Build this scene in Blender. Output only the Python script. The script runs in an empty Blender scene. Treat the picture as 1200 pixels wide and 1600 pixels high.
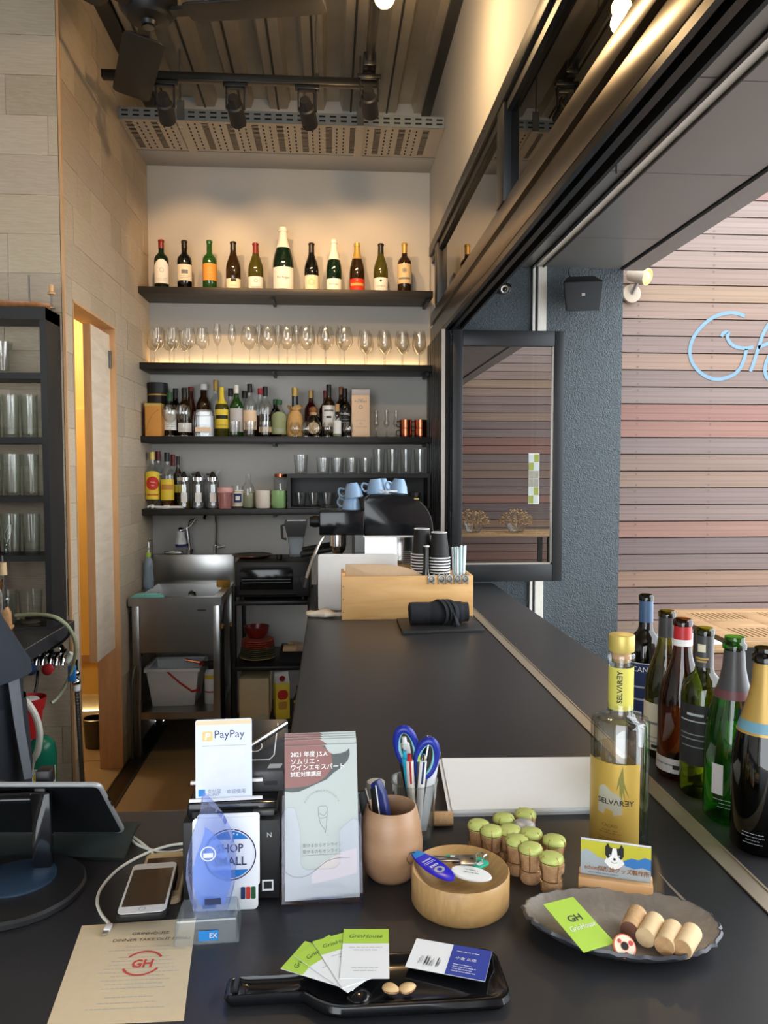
import bpy, bmesh, math, random
from mathutils import Matrix, Vector
R = math.radians
rnd = random.Random(7)
SC = bpy.context.scene
COL = SC.collection

# ---------------------------------------------------------------- camera
CAM = Vector((0, 0, 1.43)); F = 1200.0
PITCH = math.atan(66 / F); YAW = math.atan(85 / F * math.cos(PITCH))
fw = Vector((math.sin(YAW) * math.cos(PITCH), math.cos(YAW) * math.cos(PITCH), -math.sin(PITCH)))
rt = Vector((math.cos(YAW), -math.sin(YAW), 0)); up = rt.cross(fw)
cd = bpy.data.cameras.new('camera'); cam = bpy.data.objects.new('camera', cd); COL.objects.link(cam)
cam.matrix_world = Matrix(((rt.x, up.x, -fw.x, CAM.x), (rt.y, up.y, -fw.y, CAM.y), (rt.z, up.z, -fw.z, CAM.z), (0, 0, 0, 1)))
cd.sensor_fit = 'VERTICAL'; cd.sensor_height = 32.0; cd.lens = 32.0 * F / 1600.0
cd.clip_start = 0.05; cd.clip_end = 100
SC.camera = cam

# ---------------------------------------------------------------- world, exposure
W = bpy.data.worlds.new('overcast'); SC.world = W; W.use_nodes = True
bg = W.node_tree.nodes['Background']; bg.inputs[0].default_value = (0.90, 0.955, 1.0, 1); bg.inputs[1].default_value = 4.6
SC.view_settings.view_transform = 'Standard'; SC.view_settings.look = 'None'
SC.view_settings.gamma = 1.0; SC.view_settings.use_curve_mapping = False
SC.view_settings.exposure = 0.35
cy = SC.cycles
cy.max_bounces = 10; cy.diffuse_bounces = 4; cy.glossy_bounces = 5; cy.transmission_bounces = 8; cy.transparent_max_bounces = 24
cy.use_denoising = True; cy.caustics_reflective = False; cy.caustics_refractive = False
cy.sample_clamp_indirect = 4.0

def spot(loc, aim, watts, deg, color, blend=.5, radius=.03, name='spot_beam'):
    l = bpy.data.lights.new(name, 'SPOT'); l.energy = watts; l.spot_size = R(deg); l.spot_blend = blend; l.color = color; l.shadow_soft_size = radius
    o = bpy.data.objects.new(name, l); COL.objects.link(o); o.location = loc
    o.rotation_euler = (Vector(aim) - Vector(loc)).to_track_quat('-Z', 'Y').to_euler(); return o
def point(loc, watts, color, radius=.03, name='bulb_light'):
    l = bpy.data.lights.new(name, 'POINT'); l.energy = watts; l.color = color; l.shadow_soft_size = radius
    o = bpy.data.objects.new(name, l); COL.objects.link(o); o.location = loc; return o

# ---------------------------------------------------------------- pixel of the photograph -> point on a known plane
def ray(px, py):
    return (fw + rt * ((px - 600) / F) + up * ((800 - py) / F))
def onz(px, py, z):
    d = ray(px, py); return CAM + d * ((z - CAM.z) / d.z)
def ony(px, py, y):
    d = ray(px, py); return CAM + d * ((y - CAM.y) / d.y)
def onx(px, py, x):
    d = ray(px, py); return CAM + d * ((x - CAM.x) / d.x)

# ---------------------------------------------------------------- materials
def lin(c):
    return tuple(((v / 255) / 12.92 if v / 255 <= .04045 else ((v / 255 + .055) / 1.055) ** 2.4) for v in c[:3]) + (1,)
MATS = {}
def newmat(name):
    m = bpy.data.materials.new(name); m.use_nodes = True; MATS[name] = m
    return m, m.node_tree, m.node_tree.nodes['Principled BSDF']
def noise_tex(nt, scale, detail=3, stretch=None, coord='Object'):
    tc = nt.nodes.new('ShaderNodeTexCoord'); n = nt.nodes.new('ShaderNodeTexNoise')
    n.inputs['Scale'].default_value = scale; n.inputs['Detail'].default_value = detail
    if stretch:
        mp = nt.nodes.new('ShaderNodeMapping'); mp.inputs['Scale'].default_value = stretch
        nt.links.new(tc.outputs[coord], mp.inputs[0]); nt.links.new(mp.outputs[0], n.inputs[0])
    else: nt.links.new(tc.outputs[coord], n.inputs[0])
    return n
def pm(name, c, rough=.5, metal=0, var=.08, scale=40, bump=0, bscale=200, stretch=None, coat=0, trans=0, ior=1.45, emit=0, objcol=False, spec=.5, sub=0):
    """principled material whose colour drifts a little with procedural noise"""
    m, nt, b = newmat(name)
    b.inputs['Roughness'].default_value = rough; b.inputs['Metallic'].default_value = metal
    b.inputs['Coat Weight'].default_value = coat; b.inputs['Transmission Weight'].default_value = trans
    b.inputs['IOR'].default_value = ior; b.inputs['Specular IOR Level'].default_value = spec
    base = lin(c)
    n = noise_tex(nt, scale, 3, stretch)
    mx = nt.nodes.new('ShaderNodeMix'); mx.data_type = 'RGBA'
    mx.inputs[6].default_value = tuple(v * (1 - var) for v in base[:3]) + (1,)
    mx.inputs[7].default_value = tuple(min(1, v * (1 + var)) for v in base[:3]) + (1,)
    nt.links.new(n.outputs['Fac'], mx.inputs[0])
    out = mx.outputs[2]
    if objcol:
        oi = nt.nodes.new('ShaderNodeObjectInfo'); mu = nt.nodes.new('ShaderNodeMix'); mu.data_type = 'RGBA'; mu.blend_type = 'MULTIPLY'
        mu.inputs[0].default_value = 1; nt.links.new(out, mu.inputs[6]); nt.links.new(oi.outputs['Color'], mu.inputs[7]); out = mu.outputs[2]
    nt.links.new(out, b.inputs['Base Color'])
    if emit:
        nt.links.new(out, b.inputs['Emission Color']); b.inputs['Emission Strength'].default_value = emit
    if bump:
        n2 = noise_tex(nt, bscale, 2); bp = nt.nodes.new('ShaderNodeBump'); bp.inputs['Strength'].default_value = bump; bp.inputs['Distance'].default_value = .01
        nt.links.new(n2.outputs['Fac'], bp.inputs['Height']); nt.links.new(bp.outputs[0], b.inputs['Normal'])
    return m
def wood(name, c1, c2, scale=6, stretch=(1, 8, 8), rough=.45, objcol=False, bump=.05):
    m, nt, b = newmat(name); b.inputs['Roughness'].default_value = rough
    n = noise_tex(nt, scale, 6, stretch); n.inputs['Distortion'].default_value = .6
    r = nt.nodes.new('ShaderNodeValToRGB'); r.color_ramp.elements[0].position = .32; r.color_ramp.elements[1].position = .68
    r.color_ramp.elements[0].color = lin(c1); r.color_ramp.elements[1].color = lin(c2)
    nt.links.new(n.outputs['Fac'], r.inputs[0]); out = r.outputs[0]
    if objcol:
        oi = nt.nodes.new('ShaderNodeObjectInfo'); mu = nt.nodes.new('ShaderNodeMix'); mu.data_type = 'RGBA'; mu.blend_type = 'MULTIPLY'
        mu.inputs[0].default_value = 1; nt.links.new(out, mu.inputs[6]); nt.links.new(oi.outputs['Color'], mu.inputs[7]); out = mu.outputs[2]
    nt.links.new(out, b.inputs['Base Color'])
    bp = nt.nodes.new('ShaderNodeBump'); bp.inputs['Strength'].default_value = bump; bp.inputs['Distance'].default_value = .004
    nt.links.new(n.outputs['Fac'], bp.inputs['Height']); nt.links.new(bp.outputs[0], b.inputs['Normal'])
    return m
def thin(name, tint=(245, 250, 248), edge=(170, 180, 178), gloss=1.0, rough=.02, body=None, body_amt=0, ior=1.5):
    """thin sheet of glass: tinted see-through, darker at grazing angles (longer path), Fresnel gloss"""
    m = bpy.data.materials.new(name); m.use_nodes = True; MATS[name] = m; nt = m.node_tree
    for n in list(nt.nodes):
        if n.type != 'OUTPUT_MATERIAL': nt.nodes.remove(n)
    out = [n for n in nt.nodes if n.type == 'OUTPUT_MATERIAL'][0]
    lw = nt.nodes.new('ShaderNodeLayerWeight'); lw.inputs[0].default_value = .5
    sq = nt.nodes.new('ShaderNodeMath'); sq.operation = 'POWER'; sq.inputs[1].default_value = 2.5; nt.links.new(lw.outputs['Facing'], sq.inputs[0])
    mx = nt.nodes.new('ShaderNodeMix'); mx.data_type = 'RGBA'; mx.inputs[6].default_value = lin(tint); mx.inputs[7].default_value = lin(edge)
    nt.links.new(sq.outputs[0], mx.inputs[0])
    tr = nt.nodes.new('ShaderNodeBsdfTransparent'); nt.links.new(mx.outputs[2], tr.inputs[0])
    sh = tr.outputs[0]
    if body_amt:
        df = nt.nodes.new('ShaderNodeBsdfDiffuse'); df.inputs[0].default_value = lin(body)
        ms = nt.nodes.new('ShaderNodeMixShader'); ms.inputs[0].default_value = body_amt
        nt.links.new(sh, ms.inputs[1]); nt.links.new(df.outputs[0], ms.inputs[2]); sh = ms.outputs[0]
    gl = nt.nodes.new('ShaderNodeBsdfGlossy'); gl.inputs['Roughness'].default_value = rough
    p5 = nt.nodes.new('ShaderNodeMath'); p5.operation = 'POWER'; p5.inputs[1].default_value = 5; nt.links.new(lw.outputs['Facing'], p5.inputs[0])
    mul = nt.nodes.new('ShaderNodeMath'); mul.operation = 'MULTIPLY_ADD'; mul.use_clamp = True; mul.inputs[1].default_value = .75; mul.inputs[2].default_value = .05 * gloss
    nt.links.new(p5.outputs[0], mul.inputs[0])
    ms = nt.nodes.new('ShaderNodeMixShader'); nt.links.new(mul.outputs[0], ms.inputs[0]); nt.links.new(sh, ms.inputs[1]); nt.links.new(gl.outputs[0], ms.inputs[2])
    nt.links.new(ms.outputs[0], out.inputs['Surface']); return m

# structure
pm('plaster_white', (184, 181, 175), .75, bump=.04, bscale=60, var=.03, scale=3)
pm('plaster_beam', (188, 184, 177), .75, var=.03)
wood('veneer_block', (214, 197, 174), (228, 214, 194), 5, (1, 1, 6), .6, objcol=True, bump=.02)
pm('joint_dark', (120, 105, 88), .8)
wood('door_edge', (196, 150, 104), (210, 168, 122), 5, (6, 6, 1), .5)
pm('hall_paint', (240, 206, 130), .6, var=.03, scale=4)
pm('floor_vinyl', (138, 121, 98), .45, var=.12, scale=5, bump=.03)
pm('floor_base', (90, 76, 60), .6)
pm('drain_dark', (42, 36, 28), .4, metal=.5)
pm('galvanised', (196, 186, 168), .36, metal=.6, var=.18, scale=9)
pm('galv_dark', (88, 88, 86), .45, metal=.7, var=.15)
pm('tray_grey', (128, 134, 136), .5, metal=.3)
pm('tray_cream', (196, 186, 168), .55, metal=.1)
pm('slot_black', (18, 18, 18), .8)
pm('black_metal', (24, 24, 25), .42, metal=.2, var=.1)
pm('black_paint', (30, 30, 31), .5, var=.1)
pm('black_gloss', (20, 21, 24), .12, var=.05)
pm('window_frame', (38, 40, 43), .4, metal=.3)
pm('bronze_beam', (92, 80, 66), .28, metal=.75, var=.08, scale=20)
pm('track_black', (16, 17, 18), .3, metal=.4)
pm('soffit_panel', (122, 121, 118), .3, metal=.2, var=.06, scale=4)
pm('alu_strip', (188, 182, 174), .35, metal=.8)
pm('white_strip', (225, 222, 212), .5)
pm('stucco_dark', (72, 82, 88), .36, bump=1.0, bscale=170, var=.3, scale=170)
wood('ipe_plank', (208, 199, 192), (255, 253, 250), 3, (1, 9, 9), .55, objcol=True, bump=.06)
pm('plank_gap', (40, 26, 20), .8)
pm('screw', (96, 84, 78), .4, metal=.3)
pm('sign_blue', (98, 128, 148), .6, var=.04)
wood('teak_light', (152, 118, 80), (178, 144, 104), 5, (1, 7, 7), .5)
wood('deck_dark', (92, 66, 54), (122, 92, 78), 4, (1, 9, 9), .5)
# counters
pm('laminate_black', (46, 46, 49), .36, var=.12, scale=30, bump=.015, bscale=400)
pm('laminate_edge', (20, 20, 21), .45)
pm('particle_board', (110, 84, 58), .8, var=.4, scale=250)
pm('rail_alu', (176, 164, 146), .4, metal=.6)
pm('black_shelf', (26, 24, 23), .45, var=.1, scale=20)
# generic
pm('steel', (172, 172, 170), .28, metal=1, var=.06, scale=3, stretch=(1, 1, 18))
pm('steel_dark', (96, 96, 95), .35, metal=1, var=.1)
pm('chrome', (222, 224, 226), .08, metal=1, var=.02)
pm('white_plastic', (232, 232, 230), .4, var=.02)
pm('white_paper', (250, 251, 253), .7, var=.015)
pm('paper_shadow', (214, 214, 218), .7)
pm('card_white', (238, 240, 242), .5, var=.01)
pm('ink_black', (26, 26, 28), .6)
pm('ink_grey', (118, 122, 124), .6)
pm('ink_light', (176, 180, 182), .6)
pm('ink_white', (244, 244, 242), .6)
pm('kraft', (196, 168, 134), .7, var=.08, scale=70)
pm('menu_paper', (222, 200, 164), .7, var=.05, scale=90)
pm('black_cloth', (22, 24, 28), .9, bump=.15, bscale=400)
pm('denim_black', (24, 27, 33), .85, var=.2, bump=.2, bscale=500)
pm('red_plastic', (176, 36, 38), .4)
pm('green_gas', (22, 118, 92), .3)
pm('yellow_label', (238, 216, 60), .5)
pm('hose_clear', (190, 196, 160), .25, trans=.3)
pm('hose_white', (226, 226, 214), .35)
pm('rubber_black', (16, 16, 16), .5)
pm('blue_plastic', (40, 130, 205), .4)
pm('cork', (198, 158, 112), .8, var=.25, scale=160, bump=.15, bscale=300)
pm('cork_pale', (222, 192, 148), .8, var=.12, scale=120)
pm('cork_brown', (184, 142, 102), .85, var=.35, scale=120, bump=.3, bscale=200)
pm('cork_end', (120, 80, 66), .8, var=.2)
wood('box_pine', (212, 160, 96), (230, 184, 122), 4, (1, 6, 6), .5)
wood('wood_cup', (160, 122, 90), (178, 140, 108), 8, (1, 1, 5), .4)
wood('wood_oak', (176, 136, 84), (196, 158, 104), 12, (1, 10, 3), .45)
wood('wood_beech', (206, 156, 102), (220, 172, 120), 8, (1, 6, 6), .45)
wood('wood_mill', (134, 84, 44), (160, 104, 58), 10, (6, 6, 1), .35)
# glass
thin('glass_clear', (252, 253, 253), (214, 220, 219), 2.0)
thin('glass_warm', (252, 252, 250), (196, 192, 184), 3.0, .05)
thin('glass_pane', (120, 126, 124), (70, 74, 72), 9, .0)
thin('glass_transom', (120, 120, 116), (60, 60, 58), 5.0, .0)
thin('glass_green', (158, 172, 50), (70, 84, 14), 1.4)
thin('glass_bright_green', (92, 176, 72), (20, 84, 26), 1.4)
thin('glass_olive', (146, 140, 44), (60, 56, 12), 1.4)
thin('glass_amber', (142, 92, 40), (52, 28, 10), 1.4)
thin('glass_black', (60, 56, 30), (16, 14, 8), 1.4)
thin('glass_plastic', (196, 204, 208), (120, 130, 140), 1.2, .1, (200, 206, 210), .25)
thin('acrylic_violet', (251, 251, 254), (176, 172, 236), .35, .02)
thin('acrylic_blue', (232, 238, 255), (104, 130, 246), 2.4, .02, (150, 176, 250), .06)
thin('detergent', (170, 196, 214), (130, 160, 180), 1.0, .15, (190, 212, 226), .45)
thin('glass_crystal', (246, 250, 252), (150, 164, 172), 2.0, .02, (210, 222, 230), .12)
for n_, c_ in dict(bt_green=(34, 62, 22), bt_green2=(44, 96, 34), bt_olive=(92, 88, 26), bt_brown=(58, 38, 14), bt_black=(14, 13, 13), bt_amber=(92, 44, 14), bt_dgreen=(12, 44, 24), bt_red=(70, 16, 12)).items():
    thin(n_, c_, tuple(v * .4 for v in c_), 1.5, .03, c_, .55)
for n_, c_ in dict(foil_red=(120, 34, 34), foil_black=(26, 24, 24), foil_gold=(190, 156, 84), foil_white=(232, 228, 218), foil_blue=(70, 98, 132), foil_grey=(66, 66, 68), foil_wine=(104, 60, 66), foil_green=(30, 84, 46), foil_bright_red=(190, 44, 48), cap_gold=(206, 184, 100)).items():
    pm(n_, c_, .38, metal=.3 if 'gold' in n_ else 0, var=.06)
for n_, c_ in dict(lb_cream=(232, 222, 196), lb_white=(238, 236, 230), lb_orange=(204, 140, 60), lb_red=(206, 50, 36), lb_yellow=(236, 206, 62), lb_black=(30, 30, 30), lb_blue=(34, 52, 96), lb_peach=(240, 206, 170), lb_tan=(214, 190, 146), lb_gold=(196, 164, 84), lb_sage=(150, 158, 112), lb_lime=(176, 212, 74), lb_grey=(196, 190, 186)).items():
    pm(n_, c_, .6, var=.03)
pm('terrace_paving', (158, 150, 142), .8, var=.15, scale=12)  # unseen ground, made pale to bounce light up to the soffit
# ---------------------------------------------------------------- mesh building
class MB:
    def __init__(s): s.v = []; s.f = []
    def add(s, v, f, M=None):
        o = len(s.v); s.v += [tuple(M @ Vector(p)) for p in v] if M else [tuple(p) for p in v]
        s.f += [tuple(i + o for i in q) for q in f]; return s
    def box(s, x0, x1, y0, y1, z0, z1, M=None):
        v = [(x, y, z) for z in (z0, z1) for y in (y0, y1) for x in (x0, x1)]
        return s.add(v, [(0, 2, 3, 1), (4, 5, 7, 6), (0, 1, 5, 4), (2, 6, 7, 3), (0, 4, 6, 2), (1, 3, 7, 5)], M)
    def lathe(s, prof, seg=24, M=None, a0=0, a1=None, sx=1, sy=1):
        full = a1 is None; a1 = 2 * math.pi if full else a1
        n = seg if full else seg + 1; v = []; rows = []
        for r, z in prof:
            if r < 1e-6: rows.append([len(v)]); v.append((0, 0, z))
            else:
                rows.append(list(range(len(v), len(v) + n)))
                for k in range(n):
                    a = a0 + (a1 - a0) * k / seg; v.append((r * math.cos(a) * sx, r * math.sin(a) * sy, z))
        f = []
        for A, B in zip(rows, rows[1:]):
            for k in range(seg):
                k2 = (k + 1) % n
                if len(A) == 1 and len(B) == 1: continue
                if len(A) == 1: f.append((A[0], B[k2], B[k]))
                elif len(B) == 1: f.append((A[k], A[k2], B[0]))
                else: f.append((A[k], A[k2], B[k2], B[k]))
        return s.add(v, f, M)
    def cyl(s, r, z0, z1, seg=20, M=None, r2=None):
        return s.lathe([(0, z0), (r, z0), (r if r2 is None else r2, z1), (0, z1)], seg, M)
    def sphere(s, r, seg=14, M=None, sz=1):
        n = max(5, seg // 2); return s.lathe([(r * math.sin(math.pi * k / n) if 0 < k < n else 0, -r * sz * math.cos(math.pi * k / n)) for k in range(n + 1)], seg, M)
    def rod(s, a, b, r, seg=8, r2=None):
        a = Vector(a); b = Vector(b); d = b - a
        M = Matrix.Translation(a) @ d.to_track_quat('Z', 'Y').to_matrix().to_4x4()
        return s.cyl(r, 0, d.length, seg, M, r2)
    def tube(s, pts, r, seg=8, closed=False, flat=1):
        P = [Vector(p) for p in pts]; n = len(P); rr = r if isinstance(r, (list, tuple)) else [r] * n
        T = []
        for i in range(n):
            if closed: t = P[(i + 1) % n] - P[i - 1]
            else: t = P[min(i + 1, n - 1)] - P[max(i - 1, 0)]
            T.append(t.normalized())
        u = T[0].orthogonal().normalized()
        if abs(T[0].z) < .9: u = (Vector((0, 0, 1)) - T[0] * T[0].z).normalized()
        v = []
        for i in range(n):
            u = (u - T[i] * u.dot(T[i])); u = u.normalized() if u.length > 1e-6 else T[i].orthogonal().normalized(); w = T[i].cross(u)
            for k in range(seg):
                a = 2 * math.pi * k / seg; v.append(P[i] + u * (rr[i] * flat * math.cos(a)) + w * (rr[i] * math.sin(a)))
        f = []
        for i in range(n if closed else n - 1):
            j = (i + 1) % n
            for k in range(seg): f.append((i * seg + k, i * seg + (k + 1) % seg, j * seg + (k + 1) % seg, j * seg + k))
        if not closed: f += [tuple(range(seg - 1, -1, -1)), tuple(range((n - 1) * seg, n * seg))]
        return s.add(v, f)
    def prism(s, poly, z0, z1, M=None):
        n = len(poly); v = [(x, y, z0) for x, y in poly] + [(x, y, z1) for x, y in poly]
        f = [tuple(range(n - 1, -1, -1)), tuple(range(n, 2 * n))] + [(k, (k + 1) % n, n + (k + 1) % n, n + k) for k in range(n)]
        return s.add(v, f, M)
    def flat(s, poly, z=0, M=None):
        return s.add([(x, y, z) for x, y in poly], [tuple(range(len(poly)))], M)
    def rect(s, x0, x1, y0, y1, z=0, M=None): return s.flat([(x0, y0), (x1, y0), (x1, y1), (x0, y1)], z, M)
    def disc(s, x, y, r, z=0, M=None, seg=28, ry=None):
        return s.flat([(x + r * math.cos(2 * math.pi * k / seg), y + (ry or r) * math.sin(2 * math.pi * k / seg)) for k in range(seg)], z, M)
    def ring(s, x, y, r0, r1, z=0, M=None, seg=40, a0=0, a1=2 * math.pi):
        v = []; f = []
        for k in range(seg + 1):
            a = a0 + (a1 - a0) * k / seg; v += [(x + r0 * math.cos(a), y + r0 * math.sin(a), z), (x + r1 * math.cos(a), y + r1 * math.sin(a), z)]
        for k in range(seg): f.append((2 * k, 2 * k + 1, 2 * k + 3, 2 * k + 2))
        return s.add(v, f, M)
    def stroke(s, pts, w, z=0, M=None):
        P = [Vector((p[0], p[1])) for p in pts]; v = []; f = []
        for i, p in enumerate(P):
            t = (P[min(i + 1, len(P) - 1)] - P[max(i - 1, 0)]).normalized(); q = Vector((-t.y, t.x)) * w / 2
            v += [(p.x - q.x, p.y - q.y, z), (p.x + q.x, p.y + q.y, z)]
        for i in range(len(P) - 1): f.append((2 * i, 2 * i + 2, 2 * i + 3, 2 * i + 1))
        return s.add(v, f, M)
    def text(s, body, w, x=0, y=0, z=0, M=None, h=None, bend=0, align='C', bold=0, shear=0):
        """lettering w wide (or h high), centred on x, y; bend > 0 wraps it on a cylinder of that radius"""
        key = (body, bold, shear)
        if key not in TXT:
            cu = bpy.data.curves.new('lettering', 'FONT'); cu.body = body; cu.resolution_u = 2; cu.offset = bold; cu.shear = shear
            ob = bpy.data.objects.new('lettering', cu); me = bpy.data.meshes.new_from_object(ob)
            TXT[key] = ([tuple(p.co) for p in me.vertices], [tuple(p.vertices) for p in me.polygons])
            bpy.data.objects.remove(ob); bpy.data.curves.remove(cu); bpy.data.meshes.remove(me)
        v, f = TXT[key]
        if not v: return s
        x0 = min(p[0] for p in v); x1 = max(p[0] for p in v); y0 = min(p[1] for p in v); y1 = max(p[1] for p in v)
        k = w / max(1e-6, x1 - x0); ky = (h / max(1e-6, y1 - y0)) if h else k
        cx = (x0 + x1) / 2 if align == 'C' else x0; cyy = (y0 + y1) / 2
        q = [((a - cx) * k + x, (b - cyy) * ky + y, z) for a, b, c in v]
        if bend: q = [(bend * math.sin(a / bend), -bend * math.cos(a / bend), b) for a, b, c in q]
        return s.add(q, f, M)
    def patch(s, r, z0, z1, half, mid=0, seg=10, M=None, top=None):
        """label wrapped on a cylinder, centred on the -Y side turned by mid"""
        v = []; f = []
        for k in range(seg + 1):
            t = -1 + 2 * k / seg; a = mid + half * t
            zt = z1 if top is None else z1 + top * (1 - t * t)
            v += [(r * math.sin(a), -r * math.cos(a), z0), (r * math.sin(a), -r * math.cos(a), zt)]
        for k in range(seg): f.append((2 * k, 2 * k + 2, 2 * k + 3, 2 * k + 1))
        return s.add(v, f, M)
TXT = {}
def mesh(m, name='mesh', smooth=35, bevel=0, bseg=2):
    me = bpy.data.meshes.new(name); me.from_pydata(m.v, [], m.f); me.validate()
    if bevel:
        bm = bmesh.new(); bm.from_mesh(me); bmesh.ops.remove_doubles(bm, verts=bm.verts, dist=1e-6)
        ed = [e for e in bm.edges if len(e.link_faces) == 2 and e.calc_face_angle(0) > R(30)]
        bmesh.ops.bevel(bm, geom=ed, offset=bevel, segments=bseg, affect='EDGES', profile=.5, clamp_overlap=True)
        bm.to_mesh(me); bm.free()
    if smooth:
        me.polygons.foreach_set('use_smooth', [True] * len(me.polygons)); me.set_sharp_from_angle(angle=R(smooth))
    return me
def link(name, data, parent=None, loc=(0, 0, 0), rot=(0, 0, 0), M=None):
    o = bpy.data.objects.new(name, data); COL.objects.link(o)
    if parent is not None: o.parent = parent
    if M is not None: o.matrix_local = M
    else: o.location = loc; o.rotation_euler = rot
    return o
def part(name, m, mat, parent, loc=(0, 0, 0), rot=(0, 0, 0), smooth=35, bevel=0, bseg=2, label=None, stuff=False):
    me = m if isinstance(m, bpy.types.Mesh) else mesh(m, name, smooth, bevel, bseg)
    if not len(me.materials): me.materials.append(MATS[mat])
    o = link(name, me, parent, loc, rot)
    if label: o['label'] = label
    if stuff: o['kind'] = 'stuff'
    return o
def tag(o, label, cat, group=None):
    o['label'] = label; o['category'] = cat
    if group: o['group'] = group
    return o
def thing(name, label, cat, loc=(0, 0, 0), rotz=0, group=None):
    o = link(name, None, None, loc, (0, 0, rotz)); o.empty_display_size = .05; return tag(o, label, cat, group)
def single(name, label, cat, m, mat, loc=(0, 0, 0), rot=(0, 0, 0), group=None, **k):
    return tag(part(name, m, mat, None, loc, rot, **k), label, cat, group)
def struct(name, m, mat, parent=None, **k):
    o = part(name, m, mat, parent, **k)
    if parent is None: o['kind'] = 'structure'
    return o
def copy_thing(src, loc, rotz=None, label=None, group=None, scale=None):
    r = src.copy(); COL.objects.link(r); r.location = loc
    if rotz is not None: r.rotation_euler = (src.rotation_euler[0], src.rotation_euler[1], rotz)
    if label: r['label'] = label
    if group: r['group'] = group
    if scale: r.scale = scale
    for ch in [c for c in bpy.data.objects if c.parent == src] if not hasattr(src, '_k') else []:
        c = ch.copy(); COL.objects.link(c); c.parent = r
        for g in [d for d in bpy.data.objects if d.parent == ch]:
            d = g.copy(); COL.objects.link(d); d.parent = c
    return r
def frame(o, xd, yd):
    x = Vector(xd).normalized(); z = x.cross(Vector(yd)).normalized(); y = z.cross(x); o = Vector(o)
    return Matrix(((x.x, y.x, z.x, o.x), (x.y, y.y, z.y, o.y), (x.z, y.z, z.z, o.z), (0, 0, 0, 1)))
UPR = lambda o=(0, 0, 0): frame(o, (1, 0, 0), (0, 0, 1))       # a sheet standing up, facing -Y
T = Matrix.Translation
def RX(a): return Matrix.Rotation(a, 4, 'X')
def RY(a): return Matrix.Rotation(a, 4, 'Y')
def RZ(a): return Matrix.Rotation(a, 4, 'Z')
def bendmb(mb, r_, mid=0, step=.004):
    """wrap a flat print (x, y) round an upright cylinder of radius r_, cutting large faces into strips first"""
    if not mb.v: return mb
    me = bpy.data.meshes.new('bend'); me.from_pydata([(v_[0], v_[1], 0) for v_ in mb.v], [], mb.f); bm = bmesh.new(); bm.from_mesh(me)
    x0 = min(v_[0] for v_ in mb.v); x1 = max(v_[0] for v_ in mb.v); x = x0 + step
    while x < x1:
        bmesh.ops.bisect_plane(bm, geom=bm.verts[:] + bm.edges[:] + bm.faces[:], plane_co=(x, 0, 0), plane_no=(1, 0, 0), dist=1e-7); x += step
    bm.verts.index_update(); o = MB(); o.v = [(r_ * math.sin(v_.co.x / r_ + mid), -r_ * math.cos(v_.co.x / r_ + mid), v_.co.y) for v_ in bm.verts]; o.f = [tuple(v_.index for v_ in f_.verts) for f_ in bm.faces]
    bm.free(); bpy.data.meshes.remove(me); return o
UNIT = mesh(MB().box(-.5, .5, -.5, .5, -.5, .5), 'piece', 0)
def arc(cx, cy, r, a0, a1, n=10, ry=None): return [(cx + r * math.cos(R(a0 + (a1 - a0) * k / n)), cy + (ry or r) * math.sin(R(a0 + (a1 - a0) * k / n))) for k in range(n + 1)]
def rrect(x0, x1, y0, y1, r, n=5):
    return arc(x1 - r, y0 + r, r, -90, 0, n) + arc(x1 - r, y1 - r, r, 0, 90, n) + arc(x0 + r, y1 - r, r, 90, 180, n) + arc(x0 + r, y0 + r, r, 180, 270, n)
def spline(pts, n=8):
    P = [Vector(p) for p in pts]; out = []
    for i in range(len(P) - 1):
        a = P[max(i - 1, 0)]; b = P[i]; c = P[i + 1]; d = P[min(i + 2, len(P) - 1)]
        for k in range(n):
            t = k / n; out.append(.5 * ((2 * b) + (c - a) * t + (2 * a - 5 * b + 4 * c - d) * t * t + (3 * b - a - 3 * c + d) * t ** 3))
    out.append(P[-1]); return out
# ================================================================ the setting
XL, XR, YB, YN, ZC, ZT = -1.0, .57, 4.4, 3.02, 3.45, .85
fl = struct('floor', MB().box(-2.7, XR, -3, YB, -.1, -.006), 'floor_base', smooth=0)
for x0, x1, y0, y1 in ((-2.7, .56, -3, 3.795), (-.95, .56, 3.8, YB), (-2.5, -1.06, 3.8, 4.6)):
    part('vinyl_sheet', MB().box(x0, x1, y0, y1, -.006, 0), 'floor_vinyl', fl, smooth=0)
dr = part('drain_channel', MB().box(-.99, -.915, 2.4, 4.3, -.0055, .004), 'drain_dark', fl, smooth=0)
for k in range(2): part('drain_lip', MB().box(-.994 + k * .075, -.986 + k * .075, 2.4, 4.3, 0, .007), 'steel_dark', dr, smooth=0)

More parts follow.
